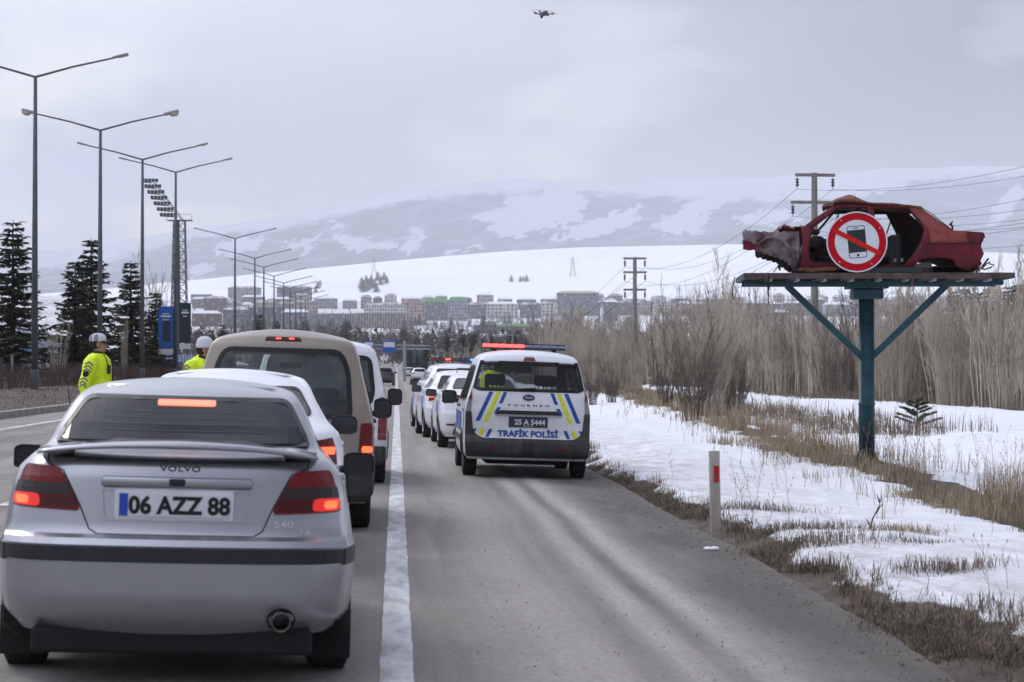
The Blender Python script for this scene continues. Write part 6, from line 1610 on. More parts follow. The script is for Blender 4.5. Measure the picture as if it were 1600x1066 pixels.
# ------------------------------------------------------------------ stadium floodlight mast
D = 450; c = at(280, 480, D); top = at(280, 345, D); r = empty('floodlight_mast', (c.x, c.y, 2), 0, 0, 'tall dark lattice mast with a leaning rack of stadium floodlights', 'floodlight mast'); H_ = top.z - 2
ST = mat('mast_steel', (.035, .038, .045), .6); b = MB(); w0, w1 = 1.9, 1.2
def leg(sx, sy, t): ww = w0 + (w1-w0)*t; return Vector((sx*ww, sy*ww, H_*t))
for sx, sy in ((-1, -1), (1, -1), (1, 1), (-1, 1)): b.tube([leg(sx, sy, k/10) for k in range(11)], .13, 4)
cs = [(-1, -1), (1, -1), (1, 1), (-1, 1)]
for k in range(14):
    t0, t1 = k/14, (k+1)/14
    for q in range(4):
        a_, c_ = cs[q], cs[(q+1) % 4]; b.tube([leg(*a_, t0), leg(*c_, t1)], .07, 3); b.tube([leg(*c_, t0), leg(*a_, t1)], .07, 3); b.tube([leg(*a_, t1), leg(*c_, t1)], .07, 3)
b.tube([(0, 0, 0), (-.4, 0, H_)], .45, 6); b.build('lattice', ST, r)
b = MB(); b.box(-2.6, 2.8, -1.6, 1.6, H_, H_+.12)
for x in (-2.6, 2.8): b.tube([(x, -1.6, H_), (x, -1.6, H_+1.3)], .05, 4)
b.tube([(-2.6, -1.6, H_+1.3), (2.8, -1.6, H_+1.3)], .05, 4); b.build('gallery', ST, r)
fr = MB(); 
for x in (.6, 1.0): fr.tube([(x, -.6, H_), (x-6.2, -.6, H_+8.4)], .10, 4); 
fr.build('rack_frame', ST, r)
for k in range(7):
    z = H_ + 1.0 + k*1.25; x0 = -.2 - (z-H_)*.74; b = MB(); b.tube([(x0-3.2 + .25*k, -.7, z), (x0+.6, -.7, z-.25)], .16, 4)
    for q in range(5): b.cbox((x0-2.9+.25*k + q*.75, -1.0, z+.30), (.66, .5, .72), .1)
    b.build('lamp_row', ST, r)
def hill_D(px, py):
    zc = (573 - interp_(CREST, px)) / F * 4500; best = 3200
    for k in range(160):
        y = 2900 + k*10; t = (y - 2850)/1650; z = 88 + (zc - 88)*(t ** .85)
        if 573 - F*(z - CAMZ)/y <= py: return y
    return 4400
# ------------------------------------------------------------------ pylons on the hill
def pylon(px, pyt, pyb, D, label):
    D = hill_D(px, pyb)
    t = at(px, pyt, D); b0 = at(px, pyb, D); h = t.z - b0.z; r = empty('lattice_pylon', b0 - Vector((0, 0, 3)), 0, 0, label, 'pylon', 'high-voltage pylons on the snowy hill'); h += 3; b = MB(); w0, w1 = h*.14, h*.03
    PS = mat('pylon_steel', (.11, .12, .135), .6)
    def lg(sx, sy, t_): ww = w0 + (w1-w0)*min(1, t_*1.25); return Vector((sx*ww, sy*ww, h*t_))
    for sx, sy in cs: b.tube([lg(sx, sy, k/6) for k in range(7)], .30, 3)
    for k in range(7):
        for q in range(4): b.tube([lg(*cs[q], k/7), lg(*cs[(q+1) % 4], (k+1)/7)], .18, 3)
    b.build('tower', PS, r); b = MB()
    for z in (.72, .84, .95): b.tube([(-h*.17, 0, h*z), (0, 0, h*(z+.03)), (h*.17, 0, h*z)], .25, 3)
    b.build('crossarms', PS, r)
pylon(895, 402, 434, 3900, 'grey lattice pylon on the snowy hill, left of the three-arm power pole')
pylon(584, 404, 434, 3900, 'grey lattice pylon on the snowy hill above the dark clump of trees')
# dark tree clumps on the hill
for lab, pts in (('dark clump of trees on the snowy hillside', [(565, 447), (572, 441), (580, 438), (590, 437), (600, 436), (585, 446), (575, 449), (595, 442), (588, 452), (568, 452), (580, 444), (604, 440)]), ('small dark clump of trees on the hill behind the lamps', [(496, 447), (500, 443), (493, 452)]), ('tiny row of dark trees high on the snowy slope', [(799, 437), (813, 437), (818, 436), (823, 437)])):
    for i, (px, py) in enumerate(pts):
        D = hill_D(px, py + 5); c = at(px, py + 5, D); s_ = 1.9 if len(pts) > 5 else 1.3
        place(sp[i % 3], (c.x, c.y, c.z - 1), (s_*2.4, s_*2.4, s_*1.3), i, 'dark tree in a clump on the snowy hillside' if len(pts) > 5 else ('dark tree of the small group high on the hill behind the lamps' if len(pts) == 3 else 'tiny dark tree of the row high on the snowy slope'), 'tree', lab)
# ================================================================== TOWN
WALLC = {'grey': (0.124, 0.124, 0.136), 'dgrey': (0.062, 0.062, 0.074), 'tan': (0.30, 0.255, 0.20), 'cream': (0.48, 0.45, 0.39), 'white': (0.58, 0.57, 0.56), 'brick': (0.099, 0.037, 0.031), 'yellow': (0.26, 0.211, 0.112), 'pink': (0.36, 0.25, 0.22), 'blue': (0.037, 0.068, 0.136), 'brown': (0.105, 0.074, 0.062), 'lgrey': (0.223, 0.223, 0.236)}
ROOFC = {'snow': (.72, .73, .76), 'green': (.07, .24, .08), 'red': (.11, .03, .028), 'dark': (.035, .03, .035), 'none': None, 'buff': (.42, .36, .22), 'brown': (.07, .042, .038)}
WIN = mat('town_window', (.035, .04, .055), .25); WINL = mat('town_window_pale', (.22, .26, .32), .3)
def unit_box(nm, m):
    b = MB(); b.box(-.5, .5, -.5, .5, -.5, .5); me = bpy.data.meshes.new(nm); me.from_pydata([tuple(v) for v in b.v], [], b.f); me.materials.append(m); return me
WM = unit_box('window', WIN); WML = unit_box('window_pale', WINL)
def dist_for(yb):
    tab = [(563, 420), (556, 600), (549, 800), (540, 1050), (528, 1400), (520, 1600), (510, 1800), (500, 2000), (492, 2200), (485, 2400), (478, 2600), (470, 2800)]
    return interp_([(-a, d) for a, d in tab], -yb)
NB = [0]
def building(px0, px1, yt, yb, wall, roof, floors, cols, label, cat='building', rs=0, wins=True, style='grid', rot=None, D=None, name='apartment_building', group='buildings of the town'):
    D = D or dist_for(yb); a = at(px0, yt, D); c = at(px1, yb, D); w_ = c.x - a.x; h = a.z - c.z; NB[0] += 1
    z0 = far_z(c.y) - 1.5; base = c.z; dp = max(9, min(18, w_*.5))
    r = empty(name, ((a.x + c.x)/2, (a.y + c.y)/2, base), R(rot if rot is not None else ((NB[0]*37) % 11 - 5)), 0, label, cat, group)
    m = mat('wall_' + wall, WALLC[wall], .85, var=.12, scale=.15)
    b = MB(); b.box(-w_/2, w_/2, 0, dp, -8 - max(0, base - z0) , h); b.build('wall', m, r)
    rc = ROOFC.get(roof)
    if rc:
        rm = mat('roof_' + roof, rc, .8, col2=(.70, .71, .74) if roof in ('red', 'brown', 'dark') else None, scale=.12, lo=.38, hi=.62) if roof != 'snow' else mat('roof_snow', rc, .85)
        q = MB(); o_ = .6; rh = min(h*.35, 2.6 if roof != 'green' else 4)
        q.add([(-w_/2-o_, -o_, h+.02), (w_/2+o_, -o_, h+.02), (w_/2+o_, dp+o_, h+.02), (-w_/2-o_, dp+o_, h+.02), (-w_/2+dp*.3, dp/2, h+rh), (w_/2-dp*.3, dp/2, h+rh)], [(0, 1, 5, 4), (1, 2, 5), (2, 3, 4, 5), (3, 0, 4), (3, 2, 1, 0)]); q.build('roof', rm, r)
    else:
        q = MB(); q.box(-w_/2-.3, w_/2+.3, -.3, dp+.3, h+.02, h+.9); q.build('parapet', mat('parapet_' + wall, tuple(v*.8 for v in WALLC[wall]), .8), r)
    if wins and floors and cols:
        while floors*cols > 96: cols -= 1
        fh = h/floors; cw = w_/cols
        for i in range(floors):
            for j in range(cols):
                if style == 'grid' and (i*7 + j*13 + NB[0]*5) % 17 == 0: continue
                wd, hh = (.5, .55) if style == 'grid' else ((.42, .92) if style == 'tall' else (.86, .45))
                o = bpy.data.objects.new('window', WM if (i + j*3 + NB[0]) % 5 else WML); COL.objects.link(o); o.parent = r
                o.location = (-w_/2 + cw*(j+.5), -.02, fh*(i+.52)); o.scale = (cw*wd, .25, fh*hh)
    return r
B = building
B(555, 634, 491, 518, 'tan', 'none', 5, 19, 'long tan office block with tall narrow windows', style='tall', rot=3)
B(480, 553, 492, 520, 'lgrey', 'none', 4, 20, 'long pale grey block left of the long tan office block', style='tall', rot=-2)
B(300, 345, 490, 516, 'brick', 'snow', 4, 8, 'dark brick block with rows of square windows above the second officer', rot=0)
B(348, 388, 484, 519, 'grey', 'dark', 5, 6, 'grey block right of the dark brick block', rot=4)
B(386, 440, 482, 516, 'dgrey', 'none', 5, 9, 'dark grey glazed block behind the lamp poles', rot=-3, style='tall')
B(440, 482, 488, 520, 'grey', 'snow', 5, 7, 'mid grey apartment block between the lamps and the pale grey block', rot=2)
B(357, 408, 450, 470, 'lgrey', 'brown', 5, 8, 'left one of the two towers high on the slope, with dark glass front', rot=8, name='hilltop_tower')
B(432, 484, 449, 470, 'dgrey', 'brown', 5, 8, 'right one of the two towers high on the slope, with dark glass front', rot=-8, name='hilltop_tower')
B(298, 330, 461, 474, 'grey', 'none', 3, 8, 'low grey block at the left end of the hillside')
B(336, 362, 468, 478, 'lgrey', 'snow', 2, 6, 'low snow-roofed block left of the two towers')
B(568, 634, 477, 497, 'white', 'red', 4, 16, 'long white building with a red-brown roof behind the tan office block', rot=1)
B(634, 664, 473, 505, 'pink', 'none', 6, 5, 'narrow pinkish block right of the long tan office block')
B(662, 700, 472, 500, 'grey', 'green', 5, 7, 'left of the two grey blocks with green roofs')
B(700, 730, 470, 500, 'lgrey', 'green', 6, 6, 'right of the two grey blocks with green roofs')
B(730, 762, 476, 497, 'grey', 'red', 4, 6, 'grey block with red roof right of the green roofs')
B(760, 810, 475, 497, 'cream', 'snow', 4, 8, 'cream gabled apartment block in the middle of the town')
B(812, 846, 476, 496, 'grey', 'dark', 4, 6, 'grey block between the cream block and the poplars')
B(846, 872, 474, 494, 'cream', 'brown', 4, 4, 'small cream block partly behind the poplars')
B(870, 936, 458, 492, 'grey', 'buff', 6, 13, 'large grey-blue block with buff top storey at right of town', rot=-4, name='hotel_building')
B(880, 912, 483, 500, 'yellow', 'none', 3, 6, 'low yellow block in front of the large block with buff top')
B(776, 834, 510, 522, 'brown', 'green', 1, 5, 'low building with bright green roof behind the small power poles', name='low_building')
B(740, 752, 510, 524, 'blue', 'none', 1, 2, 'tiny blue shed beside the red-brown shed', name='shed')
B(752, 776, 509, 524, 'brick', 'none', 1, 3, 'small red-brown shed left of the green roof', name='shed')
B(1160, 1202, 474, 497, 'blue', 'snow', 2, 4, 'dark blue flat block seen between platform and bare thicket')
B(1198, 1232, 488, 500, 'dgrey', 'snow', 1, 4, 'low dark building with snowy roof beneath the platform', name='low_building')
B(936, 966, 472, 500, 'brown', 'snow', 4, 6, 'brownish block just right of the minaret')
B(1290, 1330, 476, 492, 'lgrey', 'snow', 3, 6, 'pale block under the right half of the platform')
B(684, 706, 553, 562, 'lgrey', 'none', 1, 3, 'small pale roadside kiosk below the bare trees', name='kiosk')
B(641, 662, 560, 569, 'blue', 'none', 0, 0, 'small turquoise stall at the far roadside', name='stall')
# smaller houses filling the slope
rng = random.Random(33); SEEN = {}
walls = ['cream', 'pink', 'grey', 'lgrey', 'brown', 'white', 'tan', 'brick', 'grey']; roofs = ['snow', 'snow', 'red', 'snow', 'brown', 'red', 'dark']
wn = {'cream': 'cream', 'pink': 'pinkish', 'grey': 'grey', 'lgrey': 'pale grey', 'brown': 'brown', 'white': 'white', 'tan': 'tan', 'brick': 'brick-red', 'dgrey': 'dark grey', 'blue': 'blue'}
rn = {'snow': 'snowy', 'red': 'red', 'brown': 'brown', 'dark': 'dark', 'green': 'green'}
for row, (yb, y0, x0, x1, stp) in enumerate([(480, 465, 300, 1500, 26), (488, 470, 318, 470, 30), (488, 470, 940, 1460, 30)]):
    px = x0
    while px < x1:
        w_ = rng.uniform(14, 38); yt = y0 + rng.uniform(-4, 6); wl = rng.choice(walls); rf = rng.choice(roofs)
        zone = 'left part' if px < 560 else ('middle' if px < 860 else 'right part'); lvl = 'highest' if row == 0 else ('upper' if row == 1 else ('middle' if row < 4 else 'lower'))
        lb_ = '%s house with %s roof, %s row, %s of the town' % (wn[wl], rn[rf], lvl, zone); sfx = ['', ', farther right', ', rightmost', ', farthest'][min(3, SEEN.get(lb_, 0))]; SEEN[lb_] = SEEN.get(lb_, 0) + 1
        B(px, px + w_, yt, yb + 3, wl, rf, 3 if yt > y0 else 4, max(2, int(w_/4)), lb_ + sfx, 'house', name='town_house', group='houses on the town slope'); px += w_ + rng.uniform(0, stp*.35)
# minaret
D = 1900; t = at(940, 459, D); b0 = at(940, 508, D); r = empty('minaret', b0, 0, 0, 'slim pale minaret with pointed tip right of the large buff-topped block', 'minaret'); h = t.z - b0.z; b = MB(); b.lathe([(1.5, -6), (1.4, h*.55), (1.25, h*.56)], 12); b.build('shaft', mat('minaret_stone', (.55, .55, .58), .8), r)
b = MB(); b.lathe([(1.3, h*.55), (2.1, h*.60), (2.1, h*.63), (1.1, h*.64), (1.05, h*.80), (1.2, h*.805), (.05, h)], 12); b.build('balcony_and_spire', mat('minaret_lead', (.22, .24, .28), .6), r)
# bare and evergreen trees in and below the town
for i in range(120):
    px = rng.uniform(560, 990); yb = (504 if px > 640 else 521) + 38*rng.random()**.8; D = dist_for(yb); c = at(px, yb, D); z = c.z; k = i % 3; s_ = rng.uniform(1.1, 1.9)*(1.15 if yb < 530 else .75)
    if i % 2: place(sp[k], (c.x, c.y, z - 2), (s_*1.7, s_*1.7, s_), i, 'dark evergreen in the wooded belt below the town', 'tree', 'trees in the belt below the town')
    else: place(bp_[3], (c.x, c.y, z - 1), (s_*3.4, s_*3.4, s_*1.9), i, 'brown leafless tree in the wooded belt below the town', 'tree', 'trees in the belt below the town')
for i in range(54):
    px = rng.uniform(300, 560); yb = rng.uniform(518, 556); D = dist_for(yb); c = at(px, yb, D); s_ = rng.uniform(1.2, 1.9); k = i % 3
    if i % 3 == 0: place(sp[k], (c.x, c.y, c.z - 2), (s_*1.6, s_*1.6, s_), i, 'dark evergreen below the left part of the town', 'tree', 'trees below the left part of the town')
    else: place(bp_[3], (c.x, c.y, c.z - 1), (s_*3.2, s_*3.2, s_*1.7), i, 'brown leafless tree below the left part of the town', 'tree', 'trees below the left part of the town')
def far_wood(name, n, x0, x1, y0, y1, m, seed, label, hgt=(4, 7.5)):
    rng = random.Random(seed); vs = []; fs = []
    for i in range(n):
        px = rng.uniform(x0, x1); yb = rng.uniform(y0, y1); D = dist_for(yb); c = at(px, yb, D); h = rng.uniform(*hgt); w_ = h*rng.uniform(.35, .6); cone = rng.random() < .4
        for k in range(70):
            t = rng.random(); rr = w_*((1-t) if cone else math.sin(PI*min(.98, .12+.88*t)))*math.sqrt(rng.random()); a = rng.random()*6.283; p = c + Vector((math.cos(a)*rr, math.sin(a)*rr, -1.5 + (h+1.5)*t)); s_ = .55
            q = [p + Vector((rng.uniform(-s_, s_), rng.uniform(-s_, s_), rng.uniform(-s_, s_)*1.3)) for _ in range(3)]; j = len(vs); vs += q; fs.append((j, j+1, j+2))
    return tag(meshobj(name, vs, fs, m), label, None, None, 'stuff')
far_wood('distant_evergreen_wood', 300, 640, 1000, 503, 560, mat('far_evergreens', (.012, .017, .014), .9, col2=(.04, .045, .035), scale=.05), 3, 'dark evergreen woods filling the slope below the town')
far_wood('distant_bare_wood', 460, 470, 1000, 521, 562, mat('far_bare_wood', (.05, .038, .035), .9, col2=(.11, .085, .075), scale=.05), 4, 'brown leafless woods filling the slope below the town')
far_wood('distant_left_wood', 420, 290, 560, 517, 562, mat('far_bare_wood', (.05, .038, .035), .9), 5, 'brown and dark woods below the left part of the town')
far_wood('distant_slope_trees', 260, 300, 1500, 474, 500, mat('far_evergreens', (.012, .017, .014), .9), 6, 'dark trees scattered between the houses of the town', (4, 7))
# ------------------------------------------------------------------ overhead sign gantry far down the road
D = 210; a = at(520, 537, D); c = at(672, 543, D); GA = mat('gantry_steel', (.30, .32, .35), .5, .3)
r = empty('sign_gantry', (at(632, 573, D).x, a.y, 0), 0, 0, 'thin steel overhead gantry spanning the road far ahead with blue and white boards', 'gantry'); ox = at(632, 573, D).x
b = MB(); b.tube([(0, 0, 0), (0, 0, a.z + .3)], .16, 8); b.build('post', GA, r)
b = MB(); zz = at(520, 538, D).z; b.tube([(a.x - ox, 0, zz), (c.x - ox, 0, zz - .15)], .07, 5); b.tube([(a.x - ox, 0, zz - .45), (c.x - ox, 0, zz - .5)], .07, 5)
for k in range(12): x = a.x - ox + (c.x - a.x)*k/12; b.tube([(x, 0, zz), (x + (c.x-a.x)/24, 0, zz-.45)], .03, 4)
b.build('truss', GA, r)
SB = mat('sign_blue', (.02, .10, .40), .5)
for px0, px1, y0, y1 in ((598, 618, 532, 551), (568, 584, 533, 548)):
    p = at(px0, y0, D); q = at(px1, y1, D); o = MB(); o.cbox(((p.x+q.x)/2 - ox, -.25, (p.z+q.z)/2), (q.x-p.x, .08, p.z-q.z), .02); s_ = o.build('sign_board', SB, r)
    o = MB(); o.cbox(((p.x+q.x)/2 - ox, -.30, p.z - (p.z-q.z)*.35), ((q.x-p.x)*.86, .03, (p.z-q.z)*.42), .01); o.build('white_field', SWH, s_)
# ================================================================== PEOPLE
SKIN = mat('skin', (.36, .20, .145), .55, var=.12, scale=14); HV = mat('hi_vis_yellow', (.74, .96, .03), .7, var=.12, scale=7, bump=.9, bscale=6)
NAVY = mat('navy_cloth', (.012, .015, .03), .85); CAPW = mat('cap_white', (.62, .62, .66), .7); CAPG = mat('cap_grey_mesh', (.24, .24, .28), .8); REFL = mat('reflective_grey', (.20, .22, .22), .4); BOOT = mat('boot_leather', (.015, .014, .013), .5); HAIR = mat('dark_hair', (.02, .015, .012), .7)
def capsule(b, p0, r0, p1, r1, n=14, flat=1.0):
    p0, p1 = Vector(p0), Vector(p1); d = p1 - p0; l = d.length; q = d.to_track_quat('Z', 'Y').to_matrix().to_4x4()
    prof = [(r0*math.cos(a), r0*math.sin(a)) for a in (-1.5, -1.0, -.5, 0)] + [(r1*math.cos(a), l + r1*math.sin(a)) for a in (0, .5, 1.0, 1.5)]
    M = Matrix.Translation(p0) @ q
    b.lathe(prof, n, M)
def fuse(name, b, voxel, m, parent, smooth_it=3):
    """melts overlapping limbs into one continuous skin"""
    o = meshobj('tmp', b.v, b.f, None); bm = bmesh.new(); bm.from_mesh(o.data); bmesh.ops.recalc_face_normals(bm, faces=bm.faces); bm.to_mesh(o.data); bm.free()
    md = o.modifiers.new('r', 'REMESH'); md.mode = 'VOXEL'; md.voxel_size = voxel; s_ = o.modifiers.new('s', 'SMOOTH'); s_.iterations = smooth_it; s_.factor = .5
    dg = bpy.context.evaluated_depsgraph_get(); me = bpy.data.meshes.new_from_object(o.evaluated_get(dg)); me.name = name
    bpy.data.objects.remove(o); me.materials.clear(); me.materials.append(m); me.polygons.foreach_set('use_smooth', [True]*len(me.polygons))
    return link(bpy.data.objects.new(name, me), parent)
def head_mesh(b, c, yaw, pitch=0, s=1.0):
    """skull, jaw, nose, brow, lips, ears; local -y is the face"""
    M = Matrix.Translation(c) @ Matrix.Rotation(yaw, 4, 'Z') @ Matrix.Rotation(pitch, 4, 'X') @ Matrix.Scale(s, 4)
    e = lambda cc, rr: b.ellipsoid(cc, rr, 20, 12, M)
    e((0, .012, .035), (.077, .098, .095)); e((0, -.018, -.03), (.062, .078, .085)); e((0, -.052, -.088), (.034, .034, .026)); e((-.03, -.02, -.075), (.035, .05, .03)); e((.03, -.02, -.075), (.035, .05, .03))
    e((0, -.098, -.012), (.013, .018, .030)); e((0, -.108, -.03), (.017, .017, .012)); e((0, -.083, .022), (.055, .018, .013)); e((0, -.088, -.064), (.024, .012, .006)); e((0, -.086, -.074), (.021, .012, .006))
    e((-.04, -.068, -.025), (.022, .02, .02)); e((.04, -.068, -.025), (.022, .02, .02))
    for s_ in (-1, 1): e((s_*.079, .01, -.012), (.010, .022, .033))
    return M
def hand(b, wrist, d, side_v, curl=.6):
    """palm, four unequal bent fingers and a thumb leaving the side of the palm"""
    d = Vector(d).normalized(); sv = Vector(side_v).normalized(); nrm = d.cross(sv).normalized(); w = Vector(wrist)
    for k in (-1, 0, 1): capsule(b, w + sv*k*.018, .017, w + d*.085 + sv*k*.022, .015, 8)
    for k, l in zip((-1.5, -.5, .5, 1.5), (.058, .072, .078, .070)):
        p = w + d*.09 + sv*k*.019; q = p + (d*math.cos(curl*.6) + nrm*math.sin(curl*.6))*l*.5; t = q + (d*math.cos(curl*1.5) + nrm*math.sin(curl*1.5))*l*.5
        capsule(b, p, .0088, q, .0082, 8); capsule(b, q, .0082, t, .0068, 8)
    p = w + d*.03 + sv*.03; q = p + (d*.6 + sv*.7 + nrm*.3).normalized()*.04; t = q + (d + nrm*.4).normalized()*.03; capsule(b, p, .012, q, .010, 8); capsule(b, q, .010, t, .008, 8)
def officer(loc, rz, label, hat, armL, armR, head_yaw=0, lean=0, H=1.84, legs=(.0, .0), radio=True, name='person', letter=None, hpitch=0):
    r0 = bpy.data.objects.new('tmp_empty', None); s = H/1.80
    b = MB(); V = Vector; ly = -math.sin(lean)*.5
    hip = {q: V((q*.095, 0, .93)) for q in (-1, 1)}; ch = V((0, ly, 1.36 - abs(ly)*.12)); neck = V((0, ly*1.25 - .005, 1.50 - abs(ly)*.2)); hc = V((0, ly*1.5 - .02, 1.655 - abs(ly)*.32))
    for q, st in ((-1, legs[0]), (1, legs[1])):
        kn = V((q*.105, st*.5 - .03, .50)); an = V((q*.11, st, .09)); capsule(b, hip[q], .085, kn, .055); capsule(b, kn, .055, an, .038); capsule(b, an, .04, an + V((q*.02, -.14, -.045)), .032)
    capsule(b, V((0, 0, .95)), .13, V((0, ly*.5, 1.12)), .125); capsule(b, V((0, ly*.5, 1.12)), .125, ch, .14); capsule(b, ch + V((-.13, 0, .04)), .06, ch + V((.13, 0, .04)), .06); capsule(b, ch, .07, neck + V((0, 0, .06)), .055)
    arms = {}
    for q, (el, wr_) in ((-1, armL), (1, armR)):
        sh = ch + V((q*.185, 0, .055)); el = V(el); wr_ = V(wr_); arms[q] = (sh, el, wr_); capsule(b, sh, .052, el, .040); capsule(b, el, .040, wr_, .027); hand(b, wr_, (wr_ - el), V((0, -1, 0)) if abs((wr_-el).normalized().y) < .8 else V((q, 0, 0)))
    HM_ = head_mesh(b, hc, head_yaw, hpitch)
    body = fuse(name, b, .0075, SKIN, None, 2); bpy.data.objects.remove(r0)
    body.location = loc; body.rotation_euler = (0, 0, rz); body.scale = (s, s, s); tag(body, label, 'person', 'police officers')
    j = MB(); capsule(j, V((-.075, .0, .915)), .172, V((.075, 0, .915)), .172, 18); capsule(j, V((0, .0, .95)), .205, V((0, ly*.5, 1.12)), .195, 18); capsule(j, V((0, ly*.5, 1.12)), .195, ch, .195, 18); capsule(j, ch + V((-.165, 0, .05)), .095, ch + V((.165, 0, .05)), .095); capsule(j, ch + V((0, 0, .04)), .11, ch + V((0, 0, .13)), .085)
    for q in (-1, 1):
        sh, el, wr_ = arms[q]; capsule(j, sh, .094, el, .078); capsule(j, el, .078, el.lerp(wr_, .92), .055)
        for t in (.3, .62, .9): p = sh.lerp(el, t); j.ellipsoid(p, (.078, .078, .03), 12, 6)
    fuse('jacket', j, .013, HV, body, 2)
    c = MB(); capsule(c, neck + V((0, 0, -.05)), .088, neck + V((0, .0, .015)), .078); fuse('collar', c, .012, NAVY, body, 1)
    t = MB()
    for q in (-1, 1):
        st = legs[0] if q < 0 else legs[1]; kn = V((q*.105, st*.5 - .03, .50)); an = V((q*.11, st, .12)); capsule(t, hip[q], .105, kn, .082); capsule(t, kn, .082, an, .07)
    capsule(t, V((-.06, 0, .93)), .11, V((.06, 0, .93)), .11); fuse('trousers', t, .014, NAVY, body, 2)
    for q in (-1, 1):
        st = legs[0] if q < 0 else legs[1]; bt = MB(); an = V((q*.11, st, .10)); capsule(bt, an + V((0, 0, .16)), .062, an + V((0, .01, -.03)), .058); capsule(bt, an + V((0, .02, -.045)), .05, an + V((q*.02, -.17, -.055)), .045); fuse('boot', bt, .01, BOOT, body, 1)
    # hat and hair
    hm = HM_
    k = MB(); k.ellipsoid((0, .022, .015), (.083, .098, .085), 20, 12, hm); hr = MB(); hr.ellipsoid((0, .035, .008), (.081, .088, .082), 20, 12, hm); hr.build('hair', HAIR, body, True)
    if hat == 'cap':
        k = MB(); vs = []; fs = []; n = 24
        for i, (rr, zz) in enumerate(((.098, .035), (.101, .06), (.098, .09), (.086, .112), (.062, .130), (.03, .139), (.002, .141))):
            for q in range(n): a = 2*PI*q/n; vs.append(hm @ V((rr*math.cos(a)*.88, .012 + rr*math.sin(a)*1.08, zz)))
        for i in range(6):
            for q in range(n): q2 = (q+1) % n; fs.append((i*n+q, i*n+q2, (i+1)*n+q2, (i+1)*n+q))
        o = meshobj('cap', vs, fs, None, body, True, mats=[CAPW, CAPG], fmi=[(1 if (f % n) in range(0, 13) and f//n < 4 and (f % n) % 3 else 0) for f in range(len(fs))])
        p_ = MB(); vs = []; m_ = 14
        for q in range(m_+1):
            a = -PI/2 - 1.15 + 2.3*q/m_
            for rr, dz in ((.92, .002), (1.75 - .45*abs(q/m_*2-1)**2, -.018 - .0)):
                vs.append(hm @ V((.088*math.cos(a)*(1 + (rr-1)*.35), .012 + .102*math.sin(a)*rr, .040 + dz)))
        N0 = len(vs); vs += [v - V((0, 0, .006)) for v in vs]; fs = []
        for q in range(m_): fs += [(2*q, 2*q+1, 2*q+3, 2*q+2), (N0+2*q, N0+2*q+2, N0+2*q+3, N0+2*q+1), (2*q+1, N0+2*q+1, N0+2*q+3, 2*q+3)]
        p_.add(vs, fs); p_.build('cap_peak', NAVY, o, False)
        bdg = MB(); bdg.ellipsoid((0, -.094, .085), (.02, .008, .016), 10, 6, hm); bdg.build('cap_badge', NAVY, o)
    else:
        k = MB(); k.lathe([(.091, .022), (.098, .03), (.098, .075), (.092, .105), (.075, .14), (.045, .16), (.004, .166)], 28, hm @ Matrix.Translation((0, .012, 0)) @ Matrix.Diagonal((.90, 1.08, 1, 1)))
        k.lathe([(.096, .020), (.101, .026), (.101, .062), (.096, .068)], 28, hm @ Matrix.Translation((0, .012, 0)) @ Matrix.Diagonal((.90, 1.08, 1, 1))); o = k.build('beanie', CAPW, body, True)
        bdg = MB(); bdg.ellipsoid((0, -.100, .045), (.022, .008, .018), 10, 6, hm); bdg.build('beanie_badge', NAVY, o)
    ey = MB()
    for q in (-1, 1): ey.ellipsoid((q*.031, -.078, .004), (.011, .010, .006), 10, 6, hm); 
    ey.build('eyes', HAIR, body)
    # zip, chest radio, sleeve chevrons and badge
    z = MB(); z.tube([V((0, ly - .175 - .01, 1.47)), V((0, ly*.9 - .203, 1.36)), V((0, ly*.5 - .206, 1.12)), V((0, -.212, .93))], .007, 5); z.build('jacket_zip', NAVY, body)
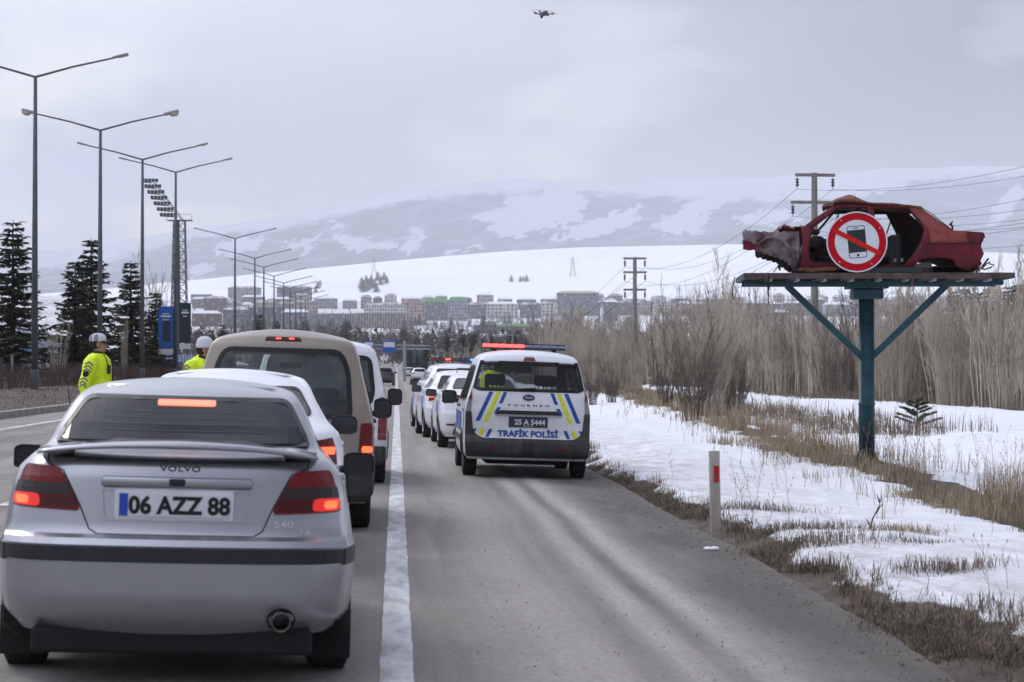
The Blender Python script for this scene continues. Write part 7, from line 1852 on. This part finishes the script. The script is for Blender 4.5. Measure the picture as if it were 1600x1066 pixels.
    if radio:
        z = MB(); z.cbox((-.095, ly - .192, 1.33), (.06, .035, .115), .01); z.tube([(-.115, ly - .185, 1.38), (-.115, ly - .16, 1.47)], .008, 5); z.tube([(-.08, ly-.175, 1.38), (-.075, ly - .15, 1.47), (-.05, ly-.1, 1.53)], .005, 5); z.build('radio', BOOT, body)
    for q in (-1, 1):
        sh, el, wr_ = arms[q]; ax = (el - sh).normalized(); out_ = V((q, 0, 0)) - ax*ax.dot(V((q, 0, 0))); out_.normalize(); fw = ax.cross(out_)
        z = MB()
        for t in (.12, .27, .42, .80, .95, 1.1):
            p = (sh.lerp(el, t) if t <= 1 else el.lerp(wr_, t-1)); rr = .098 - .018*t
            pts = [p + out_*math.cos(a)*rr + fw*math.sin(a)*rr + ax*(.03*abs(a)/.6 - .01) for a in (-.62, -.3, 0, .3, .62)]; z.tube(pts, .0105, 5)
        z.build('sleeve_chevrons', REFL, body)
        z = MB(); p = sh.lerp(el, .60); z.ellipsoid((0, 0, 0), (.042, .042, .012), 16, 6, Matrix.Translation(p + out_*.084) @ out_.to_track_quat('Z', 'Y').to_matrix().to_4x4()); z.build('sleeve_badge', NAVY, body)
    if letter:
        vs, fs = text_mesh(letter, .045, bold=.02, sx=1.2); meshobj('jacket_lettering', [V((v.x + .02, ly - .212 + abs(v.x)*.10, v.z + 1.215)) for v in vs], fs, REFL, body)
    return body
c = at(152, 573, 27.2); officer((c.x, c.y, road_z(c.x)), R(78), 'officer in yellow jacket and white peaked cap looking right, standing in the lane', 'cap', ((-.30, .06, 1.13), (-.33, .0, .88)), ((.30, .04, 1.13), (.30, -.10, .92)), R(22), 0, 1.86)
c = at(301, 573, 26.4); officer((c.x, c.y, road_z(c.x)), R(58), 'officer in yellow jacket and white knitted hat bending towards the beige van', 'beanie', ((-.32, -.12, 1.15), (-.26, -.38, 1.12)), ((.32, -.10, 1.15), (.26, -.35, 1.12)), R(30), R(14), 1.86, letter='POLİS')
c = at(768, 573, 33.9); officer((c.x, c.y, road_z(c.x)), R(75), 'officer in yellow jacket standing in front of the police van, seen through its windows', 'cap', ((-.30, .02, 1.13), (-.26, -.22, 1.02)), ((.30, .02, 1.13), (.26, -.22, 1.02)), 0, 0, 1.78)
